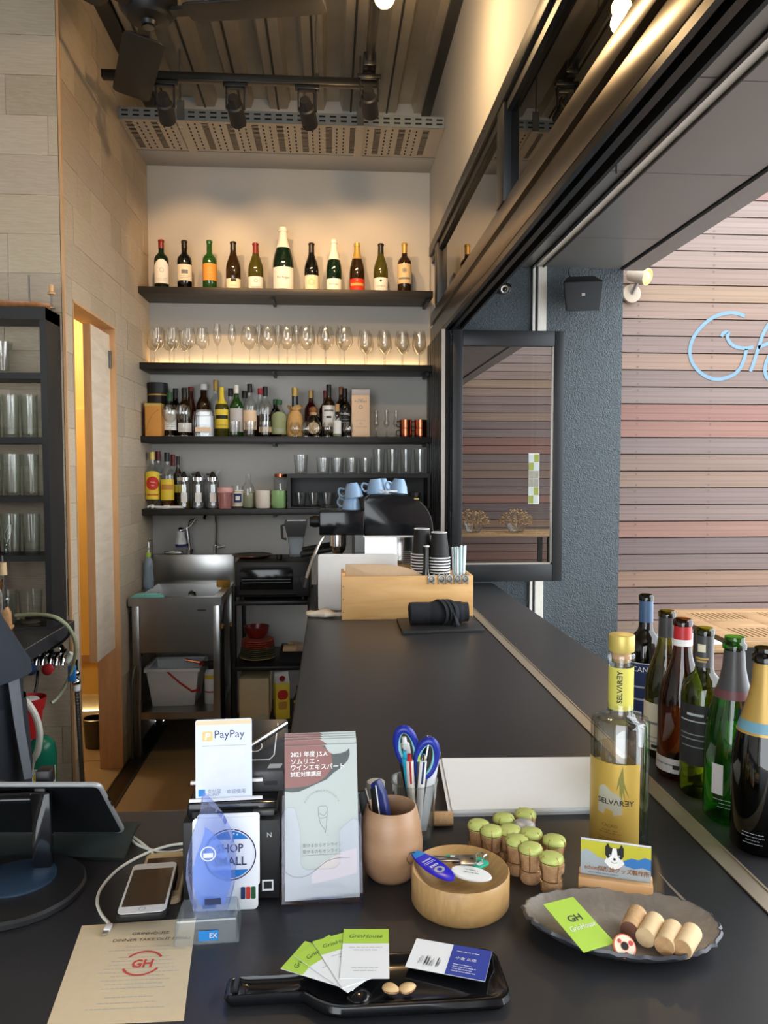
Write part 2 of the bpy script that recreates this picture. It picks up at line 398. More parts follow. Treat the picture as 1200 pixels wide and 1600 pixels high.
def blocks(wall, lo, hi, zlo, zhi, axis, face, skip=None, seed=3, row=.1445):
    """veneer blocks laid in staggered rows on a wall, each its own piece"""
    r_ = random.Random(seed); k = int(zlo // row)
    while k * row < zhi - .01:
        a = max(zlo, k * row); b = min(zhi, (k + 1) * row); t = lo - r_.uniform(0, .2)
        while t < hi:
            L = r_.choice((.17, .24, .3, .36)); u0, u1 = max(lo, t), min(hi, t + L); t += L
            segs = [(u0, u1)]
            if skip and a < skip[2] - .02:
                segs = [q for q in ((u0, min(u1, skip[0])), (max(u0, skip[1]), u1)) if q[1] - q[0] > .006]
            jobs = [(s0_, s1_, a) for s0_, s1_ in segs]
            if skip and a < skip[2] < b and min(u1, skip[1]) > max(u0, skip[0]): jobs.append((max(u0, skip[0]), min(u1, skip[1]), skip[2]))
            for s0, s1, a_lo in jobs:
                if s1 - s0 < .006: continue
                aa = max(a_lo, 0)
                o = link('veneer_block', UNITV, wall); g = .0012; pr = .004 + r_.uniform(0, .0016)
                if axis == 'y': o.location = (face + pr / 2, (s0 + s1) / 2, (aa + b) / 2); o.scale = (pr, s1 - s0 - g, b - aa - g)
                else: o.location = ((s0 + s1) / 2, face - pr / 2, (aa + b) / 2); o.scale = (s1 - s0 - g, pr, b - aa - g)
                v = r_.uniform(.58, .74); o.color = (v, v * r_.uniform(.955, .985), v * r_.uniform(.88, .94), 1)
        k += 1
UNITV = UNIT.copy(); UNITV.materials.append(MATS['veneer_block'])
D0, D1, DZ = 3.105, 3.70, 2.09
wl = struct('wall_left', MB().box(XL - .1, XL, YN, D0, 0, ZC).box(XL - .1, XL, D1, YB, 0, ZC).box(XL - .1, XL, D0, D1, DZ, ZC), 'joint_dark', smooth=0)
blocks(wl, YN + .008, YB - .004, .0, ZC - .03, 'y', XL, (D0 - .004, D1 + .008, DZ), 5)
for q in (MB().box(XL - .102, XL + .007, D1 - .008, D1 + .002, 0, DZ + .002), MB().box(XL - .102, XL + .007, D0, D1, DZ - .008, DZ + .002), MB().box(XL - .102, XL + .007, D0 - .002, D0 + .006, 0, DZ + .002)):
    part('door_reveal', q, 'door_edge', wl, smooth=0)
part('corner_strip', MB().box(XL - .004, XL + .006, YN - .006, YN + .006, 0, ZC - .03), 'door_edge', wl, smooth=0)
wn = struct('wall_left_near', MB().box(-2.7, XL - .1, YN, YN + .1, 0, ZC).box(XL - .1, XL - .004, YN - .0001, YN + .1, 0, ZC), 'joint_dark', smooth=0)
blocks(wn, -2.1, XL - .006, 0, ZC - .03, 'x', YN, None, 9)
struct('wall_left_far', MB().box(-2.8, -2.7, -3, YN, 0, ZC), 'plaster_white', smooth=0)
struct('wall_back', MB().box(XL - .1, XR + .1, YB, YB + .1, 0, ZC + .1), 'plaster_white', smooth=0)
struct('trim_1', MB().box(XL, XR, 4.19, YB, 3.1, 3.16), 'plaster_beam', bevel=.004)
# small hall behind the doorway, lamp lit
hw = struct('wall_hall', MB().box(-2.5, XL - .1, 4.62, 4.7, 0, 2.6).box(-2.6, -2.5, YN + .1, 4.7, 0, 2.6).box(-2.6, XL - .1, YN + .1, 4.7, 2.6, 2.65).box(XL-.11, XL - .1, YB, 4.7, 0, 2.6), 'hall_paint', smooth=0)
part('dado_panel', MB().box(-2.5, XL - .115, 4.6, 4.62, .1, 1.78), 'hall_paint', hw, smooth=0)
part('skirting', MB().box(-2.5, XL - .115, 4.59, 4.62, .3, .34), 'door_edge', hw, smooth=0)
hl = thing('hall_lamp', 'warm globe lamp under the hall ceiling behind the doorway', 'lamp', (-1.9, 4.1, 2.56))
part('canopy', MB().cyl(.05, .0, .04), 'white_plastic', hl)
pm('lamp_glow', (255, 214, 140), .5, emit=3)
part('globe', MB().sphere(.07, 16, T((0, 0, -.06))), 'lamp_glow', hl)
point((-1.9, 4.1, 2.36), 27, (1, .88, .62), .06)
sw = thing('door_1', 'door', 'door', (XL - .035, D1 - .29, 0)); sw['kind'] = 'structure'
del sw['label'], sw['category']
part('door_leaf', MB().box(-.015, .015, 0, .285, .585, 2.055), 'veneer_block', sw, smooth=0)
part('door_stile', MB().box(-.016, .016, -.006, 0, .585, 2.055), 'door_edge', sw, smooth=0)
part('hinge', MB().cyl(.008, 1.9, 1.98, 10, T((.018, .27, 0))), 'steel_dark', sw)

# ceiling: corrugated galvanised deck
prof = []; x = -2.72
while x < XR:
    prof += [(x, 3.425), (x + .095, 3.425), (x + .112, 3.475), (x + .183, 3.475)]; x += .2
v = []; f = []
for px_, pz_ in prof: v += [(min(px_, XR), -3, pz_), (min(px_, XR), YB, pz_)]
for k in range(len(prof) - 1): f.append((2 * k, 2 * k + 1, 2 * k + 3, 2 * k + 2))
ce = struct('ceiling', MB().add(v, f), 'galvanised', smooth=0)
part('roof_slab', MB().box(-2.8, .7, -3.1, YB + .1, 3.5, 3.6), 'galv_dark', ce, smooth=0)
x = -2.72; k = 0
while x < XR - .1:
    part('deck_seam', MB().tube([(x + .045, -3, 3.424), (x + .045, YB, 3.424)], .006, 6), 'galv_dark', ce); x += .2; k += 1
part('edge_angle', MB().box(XL, XL + .07, YN + .02, YB, 3.405, 3.423).box(XR - .05, XR, -3, YB, 3.405, 3.423), 'galv_dark', ce, smooth=0)

# right side: white wall above, transom, lintel, sliding track
struct('wall_right', MB().box(XR, XR + .12, -3, YB, 2.67, 3.5).box(XR, XR + .12, 4.33, YB, .85, 2.67), 'plaster_white', smooth=0)
w1 = link('window_1', None); w1['kind'] = 'structure'
part('top_rail', MB().box(XR - .012, XR + .05, -3, 4.33, 2.615, 2.67), 'window_frame', w1, bevel=.003)
part('inner_rail', MB().box(XR + .002, XR + .04, -3, 4.33, 2.58, 2.612), 'window_frame', w1, smooth=0)
for y0, y1 in ((2.5, 2.6), (4.03, 4.12), (.9, 1.0)):
    part('mullion', MB().box(XR - .008, XR + .045, y0, y1, 2.298, 2.612), 'window_frame', w1, bevel=.003)
for y0, y1 in ((1.0, 2.5), (2.6, 4.03), (-3, .9)):
    part('transom_pane', MB().box(XR + .018, XR + .024, y0, y1, 2.298, 2.6), 'glass_transom', w1, smooth=0)
part('dark_backing', MB().box(XR + .1, XR + .11, -3, 4.33, 2.15, 2.67), 'slot_black', w1, smooth=0)  # black sheet put in for the darkness behind the transom panes
part('lintel_beam', MB().box(XR - .004, XR + .06, -3, 4.33, 2.24, 2.298), 'bronze_beam', w1, bevel=.002)
part('lintel_groove', MB().box(XR + .012, XR + .06, -3, 4.33, 2.215, 2.24), 'track_black', w1, smooth=0)
part('lintel_fascia', MB().box(XR - .004, XR + .05, -3, 4.33, 2.142, 2.215), 'bronze_beam', w1, bevel=.002)
tk = part('head_track', MB().box(XR - .002, XR + .012, -3, 4.3, 2.12, 2.142).box(XR + .03, XR + .048, -3, 4.3, 2.12, 2.142).box(XR + .012, XR + .03, -3, 4.3, 2.136, 2.142), 'track_black', w1, smooth=0)
for y in (1.62, 2.33, 2.4, 2.62, 2.68, 3.4, 3.9): part('bolt', MB().sphere(.0045, 8, T((XR + .021, y, 2.135))), 'chrome', tk)
# folded panels at the far jamb
for k, y in enumerate((3.80, 3.87, 3.94, 4.02, 4.1, 4.2, 4.28)):
    part('folded_panel', MB().box(XR - .02, XR + .03, y, y + .055, .86, 2.12), ('window_frame', 'black_metal')[k % 2], w1, bevel=.002)
part('panel_edge_bead', MB().box(XR - .018, XR + .0, 3.785, 3.80, .86, 2.12), 'alu_strip', w1, smooth=0)
# the open leaf, swung square to the opening
w2 = link('window_2', None, None, (XR + .03, 3.76, 0)); w2['kind'] = 'structure'
ww, z0, z1 = .555, .875, 2.11
for q in (MB().box(0, .05, -.02, .02, z0, z1), MB().box(ww - .05, ww, -.02, .02, z0, z1)): part('stile', q, 'window_frame', w2, bevel=.003)
part('rail', MB().box(.05, ww - .05, -.02, .02, z1 - .075, z1), 'window_frame', w2, bevel=.003)
part('rail', MB().box(.05, ww - .05, -.02, .02, z0, z0 + .085), 'window_frame', w2, bevel=.003)
part('bead', MB().box(.05, ww - .05, -.012, -.006, z0 + .085, z0 + .093).box(ww - .058, ww - .05, -.012, -.006, z0 + .085, z1 - .075), 'alu_strip', w2, smooth=0)
part('pane', MB().box(.05, ww - .05, -.003, .003, z0 + .085, z1 - .075), 'glass_pane', w2, smooth=0)
pm('sticker_green', (134, 142, 56), .5); pm('sticker_white', (176, 184, 184), .5); pm('sticker_grey', (140, 136, 124), .5, var=.3, scale=90)
st = thing('window_sticker', 'strip of green and white squares stuck on the open window', 'sticker', ony(834, 748, 3.752))
part('backing', MB().box(-.027, .027, 0, .0012, -.125, .125), 'card_white', st, smooth=0)
for k in range(6):
    for j in range(2):
        if k in (2, 3): m_ = 'sticker_grey'
        else: m_ = ('sticker_green', 'sticker_white')[(k + j) % 2]
        part('square', MB().rect(-.026 + j * .026, -.001 + j * .026, -.123 + k * .041, -.083 + k * .041, .0006, UPR()), m_, st, smooth=0)

# terrace
gd = struct('floor_terrace', MB().box(XR + .1, 5, -3, 6, -.1, -.02), 'joint_dark', smooth=0)
for k in range(36): part('deck_board', MB().box(1.2, 5, -2 + k * .184, -2 + k * .184 + .178, -.02, 0), 'terrace_paving', gd, smooth=0)
struct('wall_stucco', MB().box(XR + .05, 1.525, 3.95, 4.62, 0, 2.6), 'stucco_dark', smooth=0)
for q in (MB().box(1.045, 1.058, 3.935, 3.95, .0, 2.47), MB().box(1.072, 1.115, 3.93, 3.95, .0, 2.47)):
    tr_ = struct('trim_2' if q.v[0][0] < 1.05 else 'trim_3', q, 'white_strip', smooth=0)
sf = link('ceiling_soffit', None); sf['kind'] = 'structure'
part('soffit_core', MB().box(XR + .05, 1.63, -3, 3.95, 2.485, 2.66), 'slot_black', sf, smooth=0)
for y0, y1 in ((-3, .6), (.607, 1.3), (1.307, 2.03), (2.037, 2.67), (2.677, 3.42), (3.427, 3.95)):
    part('soffit_panel', MB().box(XR + .05, 1.035, y0, y1, 2.47, 2.484), 'soffit_panel', sf, smooth=0)
    part('soffit_panel', MB().box(1.10, 1.5, y0 + .01, min(3.95, y1 + .012), 2.47, 2.484), 'soffit_panel', sf, smooth=0)
part('slot_edge', MB().box(1.035, 1.048, -3, 3.95, 2.46, 2.486).box(1.094, 1.1, -3, 3.95, 2.464, 2.486), 'track_black', sf, smooth=0)
part('slot_strip', MB().box(1.048, 1.094, -3, 3.95, 2.474, 2.486), 'white_strip', sf, smooth=0)
part('soffit_groove', MB().box(1.5, 1.52, -3, 3.95, 2.475, 2.49), 'track_black', sf, smooth=0)
part('soffit_fascia', MB().box(1.52, 1.63, -3, 3.95, 2.462, 2.64), 'soffit_panel', sf, smooth=0)
part('hook', MB().tube([(.98, 2.62, 2.47), (.98, 2.62, 2.45), (.985, 2.63, 2.445)], .003, 6), 'track_black', sf)

PC = {0: (185, 150, 135), 1: (196, 168, 156), 2: (192, 166, 158), 3: (196, 172, 164), 4: (188, 164, 156), -1: (206, 166, 124), -2: (192, 156, 136), -3: (168, 138, 128), -4: (160, 132, 128), -5: (200, 158, 130), -6: (148, 124, 120), -7: (160, 138, 135), -8: (184, 112, 96),
      -9: (194, 124, 104), -10: (150, 130, 130), -11: (170, 138, 122), -12: (182, 144, 120), -13: (152, 128, 126), -14: (166, 140, 136), -15: (198, 134, 112), -16: (128, 108, 112), -17: (134, 114, 112), -18: (196, 148, 114), -19: (152, 122, 116), -20: (152, 122, 118)}
def plank_wall(name, y, sgn, x0, x1, zmax, screws):
    w = struct(name, MB().box(x0, x1, min(y, y + sgn * .1), max(y, y + sgn * .1), 0, zmax), 'plank_gap', smooth=0)
    r_ = random.Random(4); UP = UNIT.copy(); UP.materials.append(MATS['ipe_plank'])
    sc_ = MB()
    for k in range(-25, 17):
        zb = 2.549 + k * .1023
        if zb < 0 or zb + .098 > zmax: continue
        o = link('plank', UP, w); o.location = ((x0 + x1) / 2, y - sgn * .01, zb + .049); o.scale = (x1 - x0, .02 + r_.uniform(-.001, .001), .0958)
        c = PC.get(k, (r_.randint(140, 200), r_.randint(122, 150), r_.randint(112, 135))); o.color = lin(tuple(v_ * .6 + m_ * .4 for v_, m_ in zip(c, (178, 157, 148)))); o.color = [v_ * .46 for v_ in o.color[:3]] + [1]
        for xs in screws:
            for dz in (.016, .081): sc_.disc(xs + r_.uniform(-.004, .004), zb + dz, .0058, .0117 + .001, frame((0, y - sgn * .01, 0), (1, 0, 0), (0, 0, 1)) if sgn > 0 else frame((0, y + .01, 0), (1, 0, 0), (0, 0, 1)), 6)
    if screws: part('screws', sc_, 'screw', w, stuff=True, smooth=0)
    return w
pw = plank_wall('wall_planks', 4.6, 1, 1.2, 4.4, 4.2, (1.87, 2.33, 2.79, 3.25))
plank_wall('wall_planks_rear', -2.0, -1, .75, 4.4, 3.6, ())
sg = MB(); Ms = frame((0, 4.577, 0), (1, 0, 0), (0, 0, 1))
def sgp(pts): return [(q.x, q.z) for q in spline([ony(1040 + a / 7.5, 460 + b / 7.5, 4.577) for a, b in pts], 8)]
for pts in ([(930, 255), (820, 218), (700, 222), (560, 268), (430, 370), (330, 500), (285, 650), (310, 790), (400, 910), (520, 980), (640, 993), (780, 950), (870, 870), (920, 760), (950, 640)],
            [(655, 495), (680, 450), (735, 445), (725, 500), (760, 570), (830, 615), (940, 632), (1030, 615)],
            [(1290, 200), (1240, 300), (1150, 450), (1090, 620), (1040, 780), (995, 905)], [(1085, 625), (1200, 575), (1260, 580), (1230, 680), (1170, 830), (1175, 950), (1230, 985), (1330, 880)],
            [(1330, 880), (1400, 620), (1370, 760), (1350, 960)], [(1370, 740), (1450, 620), (1490, 640), (1470, 800), (1460, 930), (1520, 960), (1600, 860)]):
    sg.stroke(sgp(pts), .0215, 0, Ms)
single('wall_lettering', 'pale blue painted script lettering on the plank wall', 'sign', sg, 'sign_blue', smooth=0)
# low plank bench along that wall
bn = thing('terrace_bench', 'low built in plank bench along the foot of the plank wall', 'bench', (1.5, 4.15, 0))
for k in range(4): part('seat_board', MB().box(0, 2.6, k * .104, k * .104 + .1, .395, .42), 'teak_light' if k < 1 else 'ipe_plank', bn, bevel=.002)
for k in range(4): part('front_board', MB().box(0, 2.6, .004, .024, k * .098, k * .098 + .094), 'deck_dark', bn, smooth=0)
# room behind the camera: front wall, unseen shop window sized to add daylight fill
struct('wall_front', MB().box(-2.8, XR + .1, -1.9, -1.8, 0, .1).box(-2.8, XR + .1, -1.9, -1.8, 2.7, 3.6).box(-2.8, -2.4, -1.9, -1.8, .1, 2.7).box(.45, XR + .1, -1.9, -1.8, .1, 2.7), 'plaster_white', smooth=0)
# ================================================================ back shelves and what stands on them
SH = {1: 2.388, 2: 1.994, 3: 1.608, 4: 1.221}
nm = {1: 'top', 2: 'second', 3: 'third', 4: 'lowest'}
for k, z in SH.items():
    s = thing('wall_shelf', {1: 'long black wall shelf carrying the row of wine bottles', 2: 'long black wall shelf carrying the stemmed glasses', 3: 'long black wall shelf carrying the whisky bottles', 4: 'long black wall shelf above the sink carrying mugs and syrups'}[k], 'shelf', (0, 0, z), 0, 'black wall shelves')
    part('board', MB().box(XL + .004, XR - .012, 4.15, YB, -.034, 0), 'black_shelf', s, bevel=.002)
    for px_ in (228, 430, 662): part('bracket', MB().box(-.008, .008, 4.2, 4.39, -.05, -.034), 'black_metal', s, loc=(ony(px_, 480, 4.39).x, 0, 0), smooth=0)
led = thing('led_strip', 'warm glowing strip light lying along the back of the glass shelf', 'light', (0, 4.385, SH[2]))
pm('led_glow', (255, 196, 110), .5, emit=5)
part('strip', MB().box(XL + .02, XR - .03, -.006, .006, 0, .004), 'led_glow', led, smooth=0)
def area(loc, size, sy, w, color, rot, name='strip_beam'):
    l = bpy.data.lights.new(name, 'AREA'); l.shape = 'RECTANGLE'; l.size = size; l.size_y = sy; l.energy = w; l.color = color
    o = bpy.data.objects.new(name, l); COL.objects.link(o); o.location = loc; o.rotation_euler = rot; return o
area(((XL + XR) / 2, 4.375, SH[2] + .008), 1.5, .01, 1.6, (1, .68, .34), (math.pi, 0, 0))

def facing(p, extra=0): return -math.atan2(p[0], p[1]) + extra
def rad(prof, z):
    for (r0, z0), (r1, z1) in zip(prof, prof[1:]):
        if z0 <= z <= z1 and z1 > z0: return r0 + (r1 - r0) * (z - z0) / (z1 - z0)
    return prof[-1][0]
def bprof(kind, r, H):
    P = {'bordeaux': [(.86, 0), (1, .02), (1, .60), (.93, .655), (.70, .70), (.45, .735), (.385, .775), (.37, .955), (.42, .958), (.42, .99), (.34, 1)],
         'burgundy': [(.86, 0), (1, .02), (1, .46), (.95, .53), (.80, .61), (.60, .69), (.45, .76), (.385, .82), (.365, .955), (.42, .958), (.42, .99), (.34, 1)],
         'champagne': [(.86, 0), (1, .02), (1, .42), (.96, .50), (.84, .59), (.66, .68), (.50, .76), (.40, .83), (.35, .93), (.43, .935), (.43, .965), (.36, .972), (.36, 1)],
         'spirit': [(.9, 0), (1, .02), (1, .58), (.94, .63), (.70, .69), (.42, .74), (.36, .80), (.36, .985), (.34, 1)],
         'squat': [(.9, 0), (1, .03), (1, .55), (.92, .64), (.60, .74), (.42, .78), (.42, .98), (.4, 1)],
         'sloped': [(.9, 0), (1, .02), (1, .30), (.9, .45), (.68, .62), (.48, .76), (.42, .82), (.42, .985), (.38, 1)]}[kind]
    return [(a * r, b * H) for a, b in P]
def bottle(name, label, group, loc, kind, r, H, glass, foil=None, fa=.8, ftop=2, lab=None, za=.1, zb=.4, half=1.25, prints=(), cat='bottle', seg=20, turn=0, cap=None, capa=.9, arch=None, liquid=None, rot=None):
    """a bottle: glass body, capsule or stopper round the neck, paper label, its print"""
    t = thing(name, label, cat, loc, facing(loc, turn) if rot is None else rot, group)
    P = bprof(kind, r, H)
    part('glass', MB().lathe([(0, .006 * H)] + P + [(0, H * .999)] if glass.startswith('bt_') else [(0, .02 * H), (P[0][0] * .6, .012 * H)] + P, seg), glass, t, smooth=60)
    if liquid:
        lv, lm = liquid; part('liquid', MB().lathe([(0, .012 * H)] + [(q[0] * .94, max(q[1], .012 * H)) for q in P if q[1] < lv * H] + [(rad(P, lv * H) * .94, lv * H), (0, lv * H)], seg), lm, t, smooth=60)
    if foil:
        q = [(rad(P, fa * H) + .0008, fa * H)] + [(a + .0008, b) for a, b in P if fa * H < b < ftop * H]
        q += [(0, H + .0006)] if ftop > 1 else [(rad(P, ftop * H) + .0008, ftop * H), (rad(P, ftop * H) - .001, ftop * H)]
        part('capsule', MB().lathe(q, seg), foil, t, smooth=50)
    if cap:
        part('stopper', MB().lathe([(0, capa * H), (rad(P, capa * H) * 1.12 + .001, capa * H), (rad(P, capa * H) * 1.12 + .001, H + .002), (0, H + .002)], 14), cap, t)
    if lab:
        lb = part('label', MB().patch(r + .0009, za * H, zb * H, half, 0, 12, None, arch), lab, t, smooth=60)
        zc = (za + zb) / 2 * H; h_ = (zb - za) * H
        for kind_, m_, a_, b_, w_ in prints:
            mb = MB()
            if kind_ == 'line': mb.patch(r + .0013, (za + (zb - za) * a_) * H, (za + (zb - za) * b_) * H, half * w_, 0, 8)
            elif kind_ in ('ring', 'dot'):
                q = MB(); zz = (za + (zb - za) * a_) * H
                q = q.ring(0, zz, h_ * w_ * .75, h_ * w_, 0, None, 20) if kind_ == 'ring' else q.disc(0, zz, h_ * w_)
                mb = bendmb(q, r + .0013)
            else: mb.text(kind_, w_ * r * 2, 0, (za + (zb - za) * a_) * H, 0, None, None, r + .0019)
            part('label_print', mb, m_, lb, smooth=0)
    return t
LN = ('line', 'ink_light', .16, .19, .5), ('line', 'ink_light', .26, .29, .6)
G1 = 'wine bottles in a row on the top shelf'
Y1 = 4.262
def s1(px, top, kind, r, glass, label, **k):
    p = ony(px, 461, Y1); H = ony(px, top, Y1).z - SH[1]
    return bottle('wine_bottle', label, G1, (p.x, Y1, SH[1]), kind, r, H, glass, **k)
s1(253, 375, 'bordeaux', .038, 'bt_dgreen', 'dark green wine bottle with big arched white label, leftmost on top shelf', foil='foil_red', fa=.83, lab='lb_white', za=.13, zb=.47, arch=.035, prints=LN + (('ring', 'ink_light', .75, 0, .13),))
s1(289, 376, 'bordeaux', .0385, 'bt_black', 'black wine bottle with stepped cream label and white neck band on top shelf', foil='foil_black', fa=.84, lab='lb_cream', za=.19, zb=.51, prints=LN + (('line', 'ink_grey', .42, .66, .35),))
s1(328, 376, 'bordeaux', .0375, 'bt_green2', 'bright green wine bottle with orange label on top shelf', foil='foil_green', fa=.93, lab='lb_orange', za=.2, zb=.53, half=1.5, prints=(('line', 'lb_gold', .45, .5, .3), ('ring', 'lb_gold', .68, 0, .1)))
s1(365, 378, 'burgundy', .0395, 'bt_brown', 'olive brown wine bottle with low cream label holding a dark square on top shelf', foil='foil_black', fa=.82, lab='lb_cream', za=.03, zb=.25, prints=(('line', 'lb_black', .72, .98, .28), ('line', 'ink_light', .34, .4, .3)))
s1(400, 380, 'burgundy', .0405, 'bt_olive', 'yellow green wine bottle with red capsule and white crest label on top shelf', foil='foil_red', fa=.78, lab='lb_white', za=.02, zb=.3, prints=LN + (('ring', 'ink_grey', .68, 0, .13),))
s1(443, 356, 'champagne', .0565, 'bt_dgreen', 'tall magnum of champagne with white foil, largest bottle on top shelf', foil='foil_white', fa=.68, lab='lb_white', za=.04, zb=.37, prints=(('Pol Roger', 'ink_grey', .5, 0, .62),))
s1(487, 380, 'burgundy', .039, 'bt_black', 'near black wine bottle with pale round-crest label on top shelf', foil='foil_black', fa=.8, lab='lb_cream', za=.03, zb=.34, prints=(('ring', 'lb_tan', .55, 0, .22), ('ring', 'lb_tan', .55, 0, .12)))
s1(522, 375, 'champagne', .0415, 'bt_dgreen', 'green champagne bottle with white foil and gold collar on top shelf', foil='foil_white', fa=.62, lab='lb_white', za=.03, zb=.26, prints=(('Pol Roger', 'ink_grey', .52, 0, .66),))
s1(558, 380, 'champagne', .041, 'bt_brown', 'brown champagne bottle with bright red label on top shelf', foil='foil_gold', fa=.68, lab='lb_red', za=.05, zb=.28, half=1.4, prints=(('line', 'lb_gold', .4, .62, .7), ('dot', 'lb_gold', .84, 0, .07)))
s1(595, 381, 'burgundy', .0395, 'bt_olive', 'olive wine bottle with white neck label and white body label on top shelf', foil='foil_black', fa=.8, lab='lb_white', za=.02, zb=.31, prints=(('CHABLIS', 'ink_grey', .42, 0, .6), ('dot', 'ink_black', .78, 0, .08), ('line', 'ink_light', .2, .24, .4)))
s1(632, 380, 'bordeaux', .038, 'bt_brown', 'dark wine bottle with gold neck and tan shield label, rightmost on top shelf', foil='foil_gold', fa=.8, lab='lb_tan', za=.2, zb=.58, prints=(('ring', 'ink_grey', .65, 0, .12), ('dot', 'ink_grey', .65, 0, .07), ('line', 'ink_grey', .2, .3, .7)))

# stemmed glasses
def stem_prof(bowl, H, rf=.034):
    b = [(r * 1, z) for r, z in bowl]
    return [(0, .002), (rf, .0005), (rf, .0018), (.012, .004), (.004, .009), (.0033, b[0][1] - .006)] + b
BW = {'snifter': ([(.004, .085), (.02, .092), (.034, .11), (.037, .128), (.034, .155), (.0275, .19), (.026, .2)], .2),
      'flute': ([(.004, .105), (.012, .117), (.022, .145), (.0235, .165), (.018, .2), (.0145, .225)], .225),
      'balloon': ([(.004, .085), (.024, .094), (.044, .12), (.048, .142), (.043, .175), (.034, .205), (.032, .212)], .212),
      'tulip': ([(.004, .08), (.022, .09), (.037, .113), (.04, .133), (.035, .165), (.0285, .195)], .195),
      'grappa': ([(.004, .055), (.012, .064), (.0165, .075), (.0155, .086), (.0085, .1), (.0095, .13), (.0115, .145)], .145),
      'nosing': ([(.006, .012), (.02, .02), (.03, .036), (.0315, .05), (.025, .075), (.0215, .088)], .088),
      'small_wine': ([(.004, .055), (.02, .066), (.031, .088), (.031, .105), (.026, .13)], .13)}
GM = {}
def stem_glass(kind, label, group, loc, mat='glass_warm', s=1):
    if kind not in GM:
        me = mesh(MB().lathe(stem_prof(*BW[kind][:1] + (BW[kind][1],)) if kind != 'nosing' else [(0, .002), (.024, .001), (.024, .006), (.008, .01)] + BW[kind][0], 20), kind, 70); GM[kind] = me; me.materials.append(MATS[mat])
    o = tag(link('stemmed_glass', GM[kind], None, loc), label, 'glass', group); o.scale = (s, s, s); return o
z2 = SH[2]
ORD = ['first', 'second', 'third', 'fourth', 'fifth', 'sixth', 'seventh', 'eighth', 'ninth', 'tenth', 'eleventh', 'twelfth', 'thirteenth', 'fourteenth', 'fifteenth', 'sixteenth', 'seventeenth', 'eighteenth', 'nineteenth', 'twentieth', 'twenty-first']
def s2(px, kind, label, group, y=4.24, s=1): p = ony(px, 573, y); stem_glass(kind, label, group, (p.x, y, z2), s=s)
for i, px in enumerate((248, 272, 296)): s2(px, 'snifter', f'{ORD[i]} tulip glass from the left in the glass shelf front row', 'front row of tulip glasses at the left')
for i, px in enumerate((241, 265, 289)): s2(px, 'snifter', f'{ORD[i]} tulip glass from the left in the glass shelf second row', 'second row of tulip glasses at the left', 4.325)
s2(317, 'snifter', 'clear tulip wine glass standing just left of the two slim flutes', None)
s2(340, 'flute', 'slim champagne flute standing left of its twin on the glass shelf', None, 4.26)
s2(363, 'flute', 'slim champagne flute standing right of its twin on the glass shelf', None, 4.26)
for i, px in enumerate((390, 419, 449, 479, 509, 538)): s2(px, 'balloon', f'{ORD[i]} wide balloon wine glass counted from the flutes rightward', 'wide balloon glasses', 4.23 if px % 2 else 4.24)
for i, px in enumerate((405, 435, 463, 486, 508, 531)): s2(px, 'flute', f'{ORD[i]} from the left of the slim glasses behind the balloon glasses', 'slim glasses behind the balloons', 4.34, 1.06)
for i, px in enumerate((570, 600, 628, 655)): s2(px, 'tulip', f'{ORD[i]} front wine glass in the right hand group on the glass shelf', 'front wine glasses at the right')
for i, px in enumerate((577, 606, 634, 659)): s2(px - 4, 'tulip', f'{ORD[i]} rear wine glass in the right hand group on the glass shelf', 'rear wine glasses at the right', 4.335)

# third shelf: spirits
z3 = SH[3]; G3 = 'spirit bottles on the third shelf'
def s3(px, top, r, kind, glass, label, y=4.3, **k):
    p = ony(px, 684, y); H = ony(px, top, y).z - z3
    return bottle('spirit_bottle', label, G3, (p.x, y, z3), kind, r, H, glass, seg=16, **k)
p = ony(242, 680, 4.2)
bx = thing('gift_box', 'orange brown carton standing at the left end of the whisky shelf', 'box', (p.x, 4.2, z3))
part('carton', MB().box(-.042, .042, -.04, .04, 0, .172), 'lb_orange', bx, bevel=.002)
part('swoosh', MB().stroke([(q.x, q.y) for q in spline([(-.035, .03), (-.02, .08), (.0, .115), (.03, .14)], 6)], .002, .0006, UPR((0, -.04, 0))), 'wood_mill', bx, smooth=0)
part('lid', MB().box(-.0425, .0425, -.0405, .0405, .158, .1735), 'lb_gold', bx, smooth=0)
p = ony(247, 640, 4.34)
cn = thing('whisky_tube', 'black cylindrical bottle tube behind the orange carton', 'tube', (p.x, 4.34, z3))
part('tube', MB().cyl(.052, 0, .285, 28), 'foil_black', cn, bevel=.002); part('lid', MB().cyl(.0535, .235, .298, 28), 'black_paint', cn); part('band', MB().cyl(.0538, .228, .235, 28), 'foil_gold', cn)
s3(266, 613, .0365, 'spirit', 'bt_black', 'dark bottle with green neck and white label by the orange carton', 4.268, foil='foil_green', fa=.8, lab='lb_white', za=.15, zb=.6, prints=LN)
s3(275, 607, .036, 'spirit', 'bt_black', 'slim black bottle with black cap behind the green-necked bottle', 4.353, foil='foil_black', fa=.8)
s3(289, 606, .0365, 'spirit', 'bt_brown', 'dark bottle with black cap and gold collar behind a stemmed glass', 4.268, foil='foil_black', fa=.8, lab='lb_white', za=.1, zb=.28, prints=LN)
s3(299, 605, .034, 'sloped', 'bt_red', 'dark red sloping bottle without label behind the wide decanter', 4.353, foil='foil_red', fa=.93)
s3(319, 601, .042, 'squat', 'bt_brown', 'broad brown bottle with white cap and grey label', 4.353, cap='white_plastic', capa=.9, lab='lb_grey', za=.25, zb=.52, prints=LN)
p = ony(319, 683, 4.23)
dc = thing('square_decanter', 'wide clear decanter with an orange label in front of the brown bottle', 'decanter', (p.x, 4.23, z3))
part('glass', MB().prism(rrect(-.056, .056, -.03, .03, .012), 0, .115).prism(rrect(-.05, .05, -.026, .026, .012), .115, .135), 'glass_clear', dc, smooth=50)
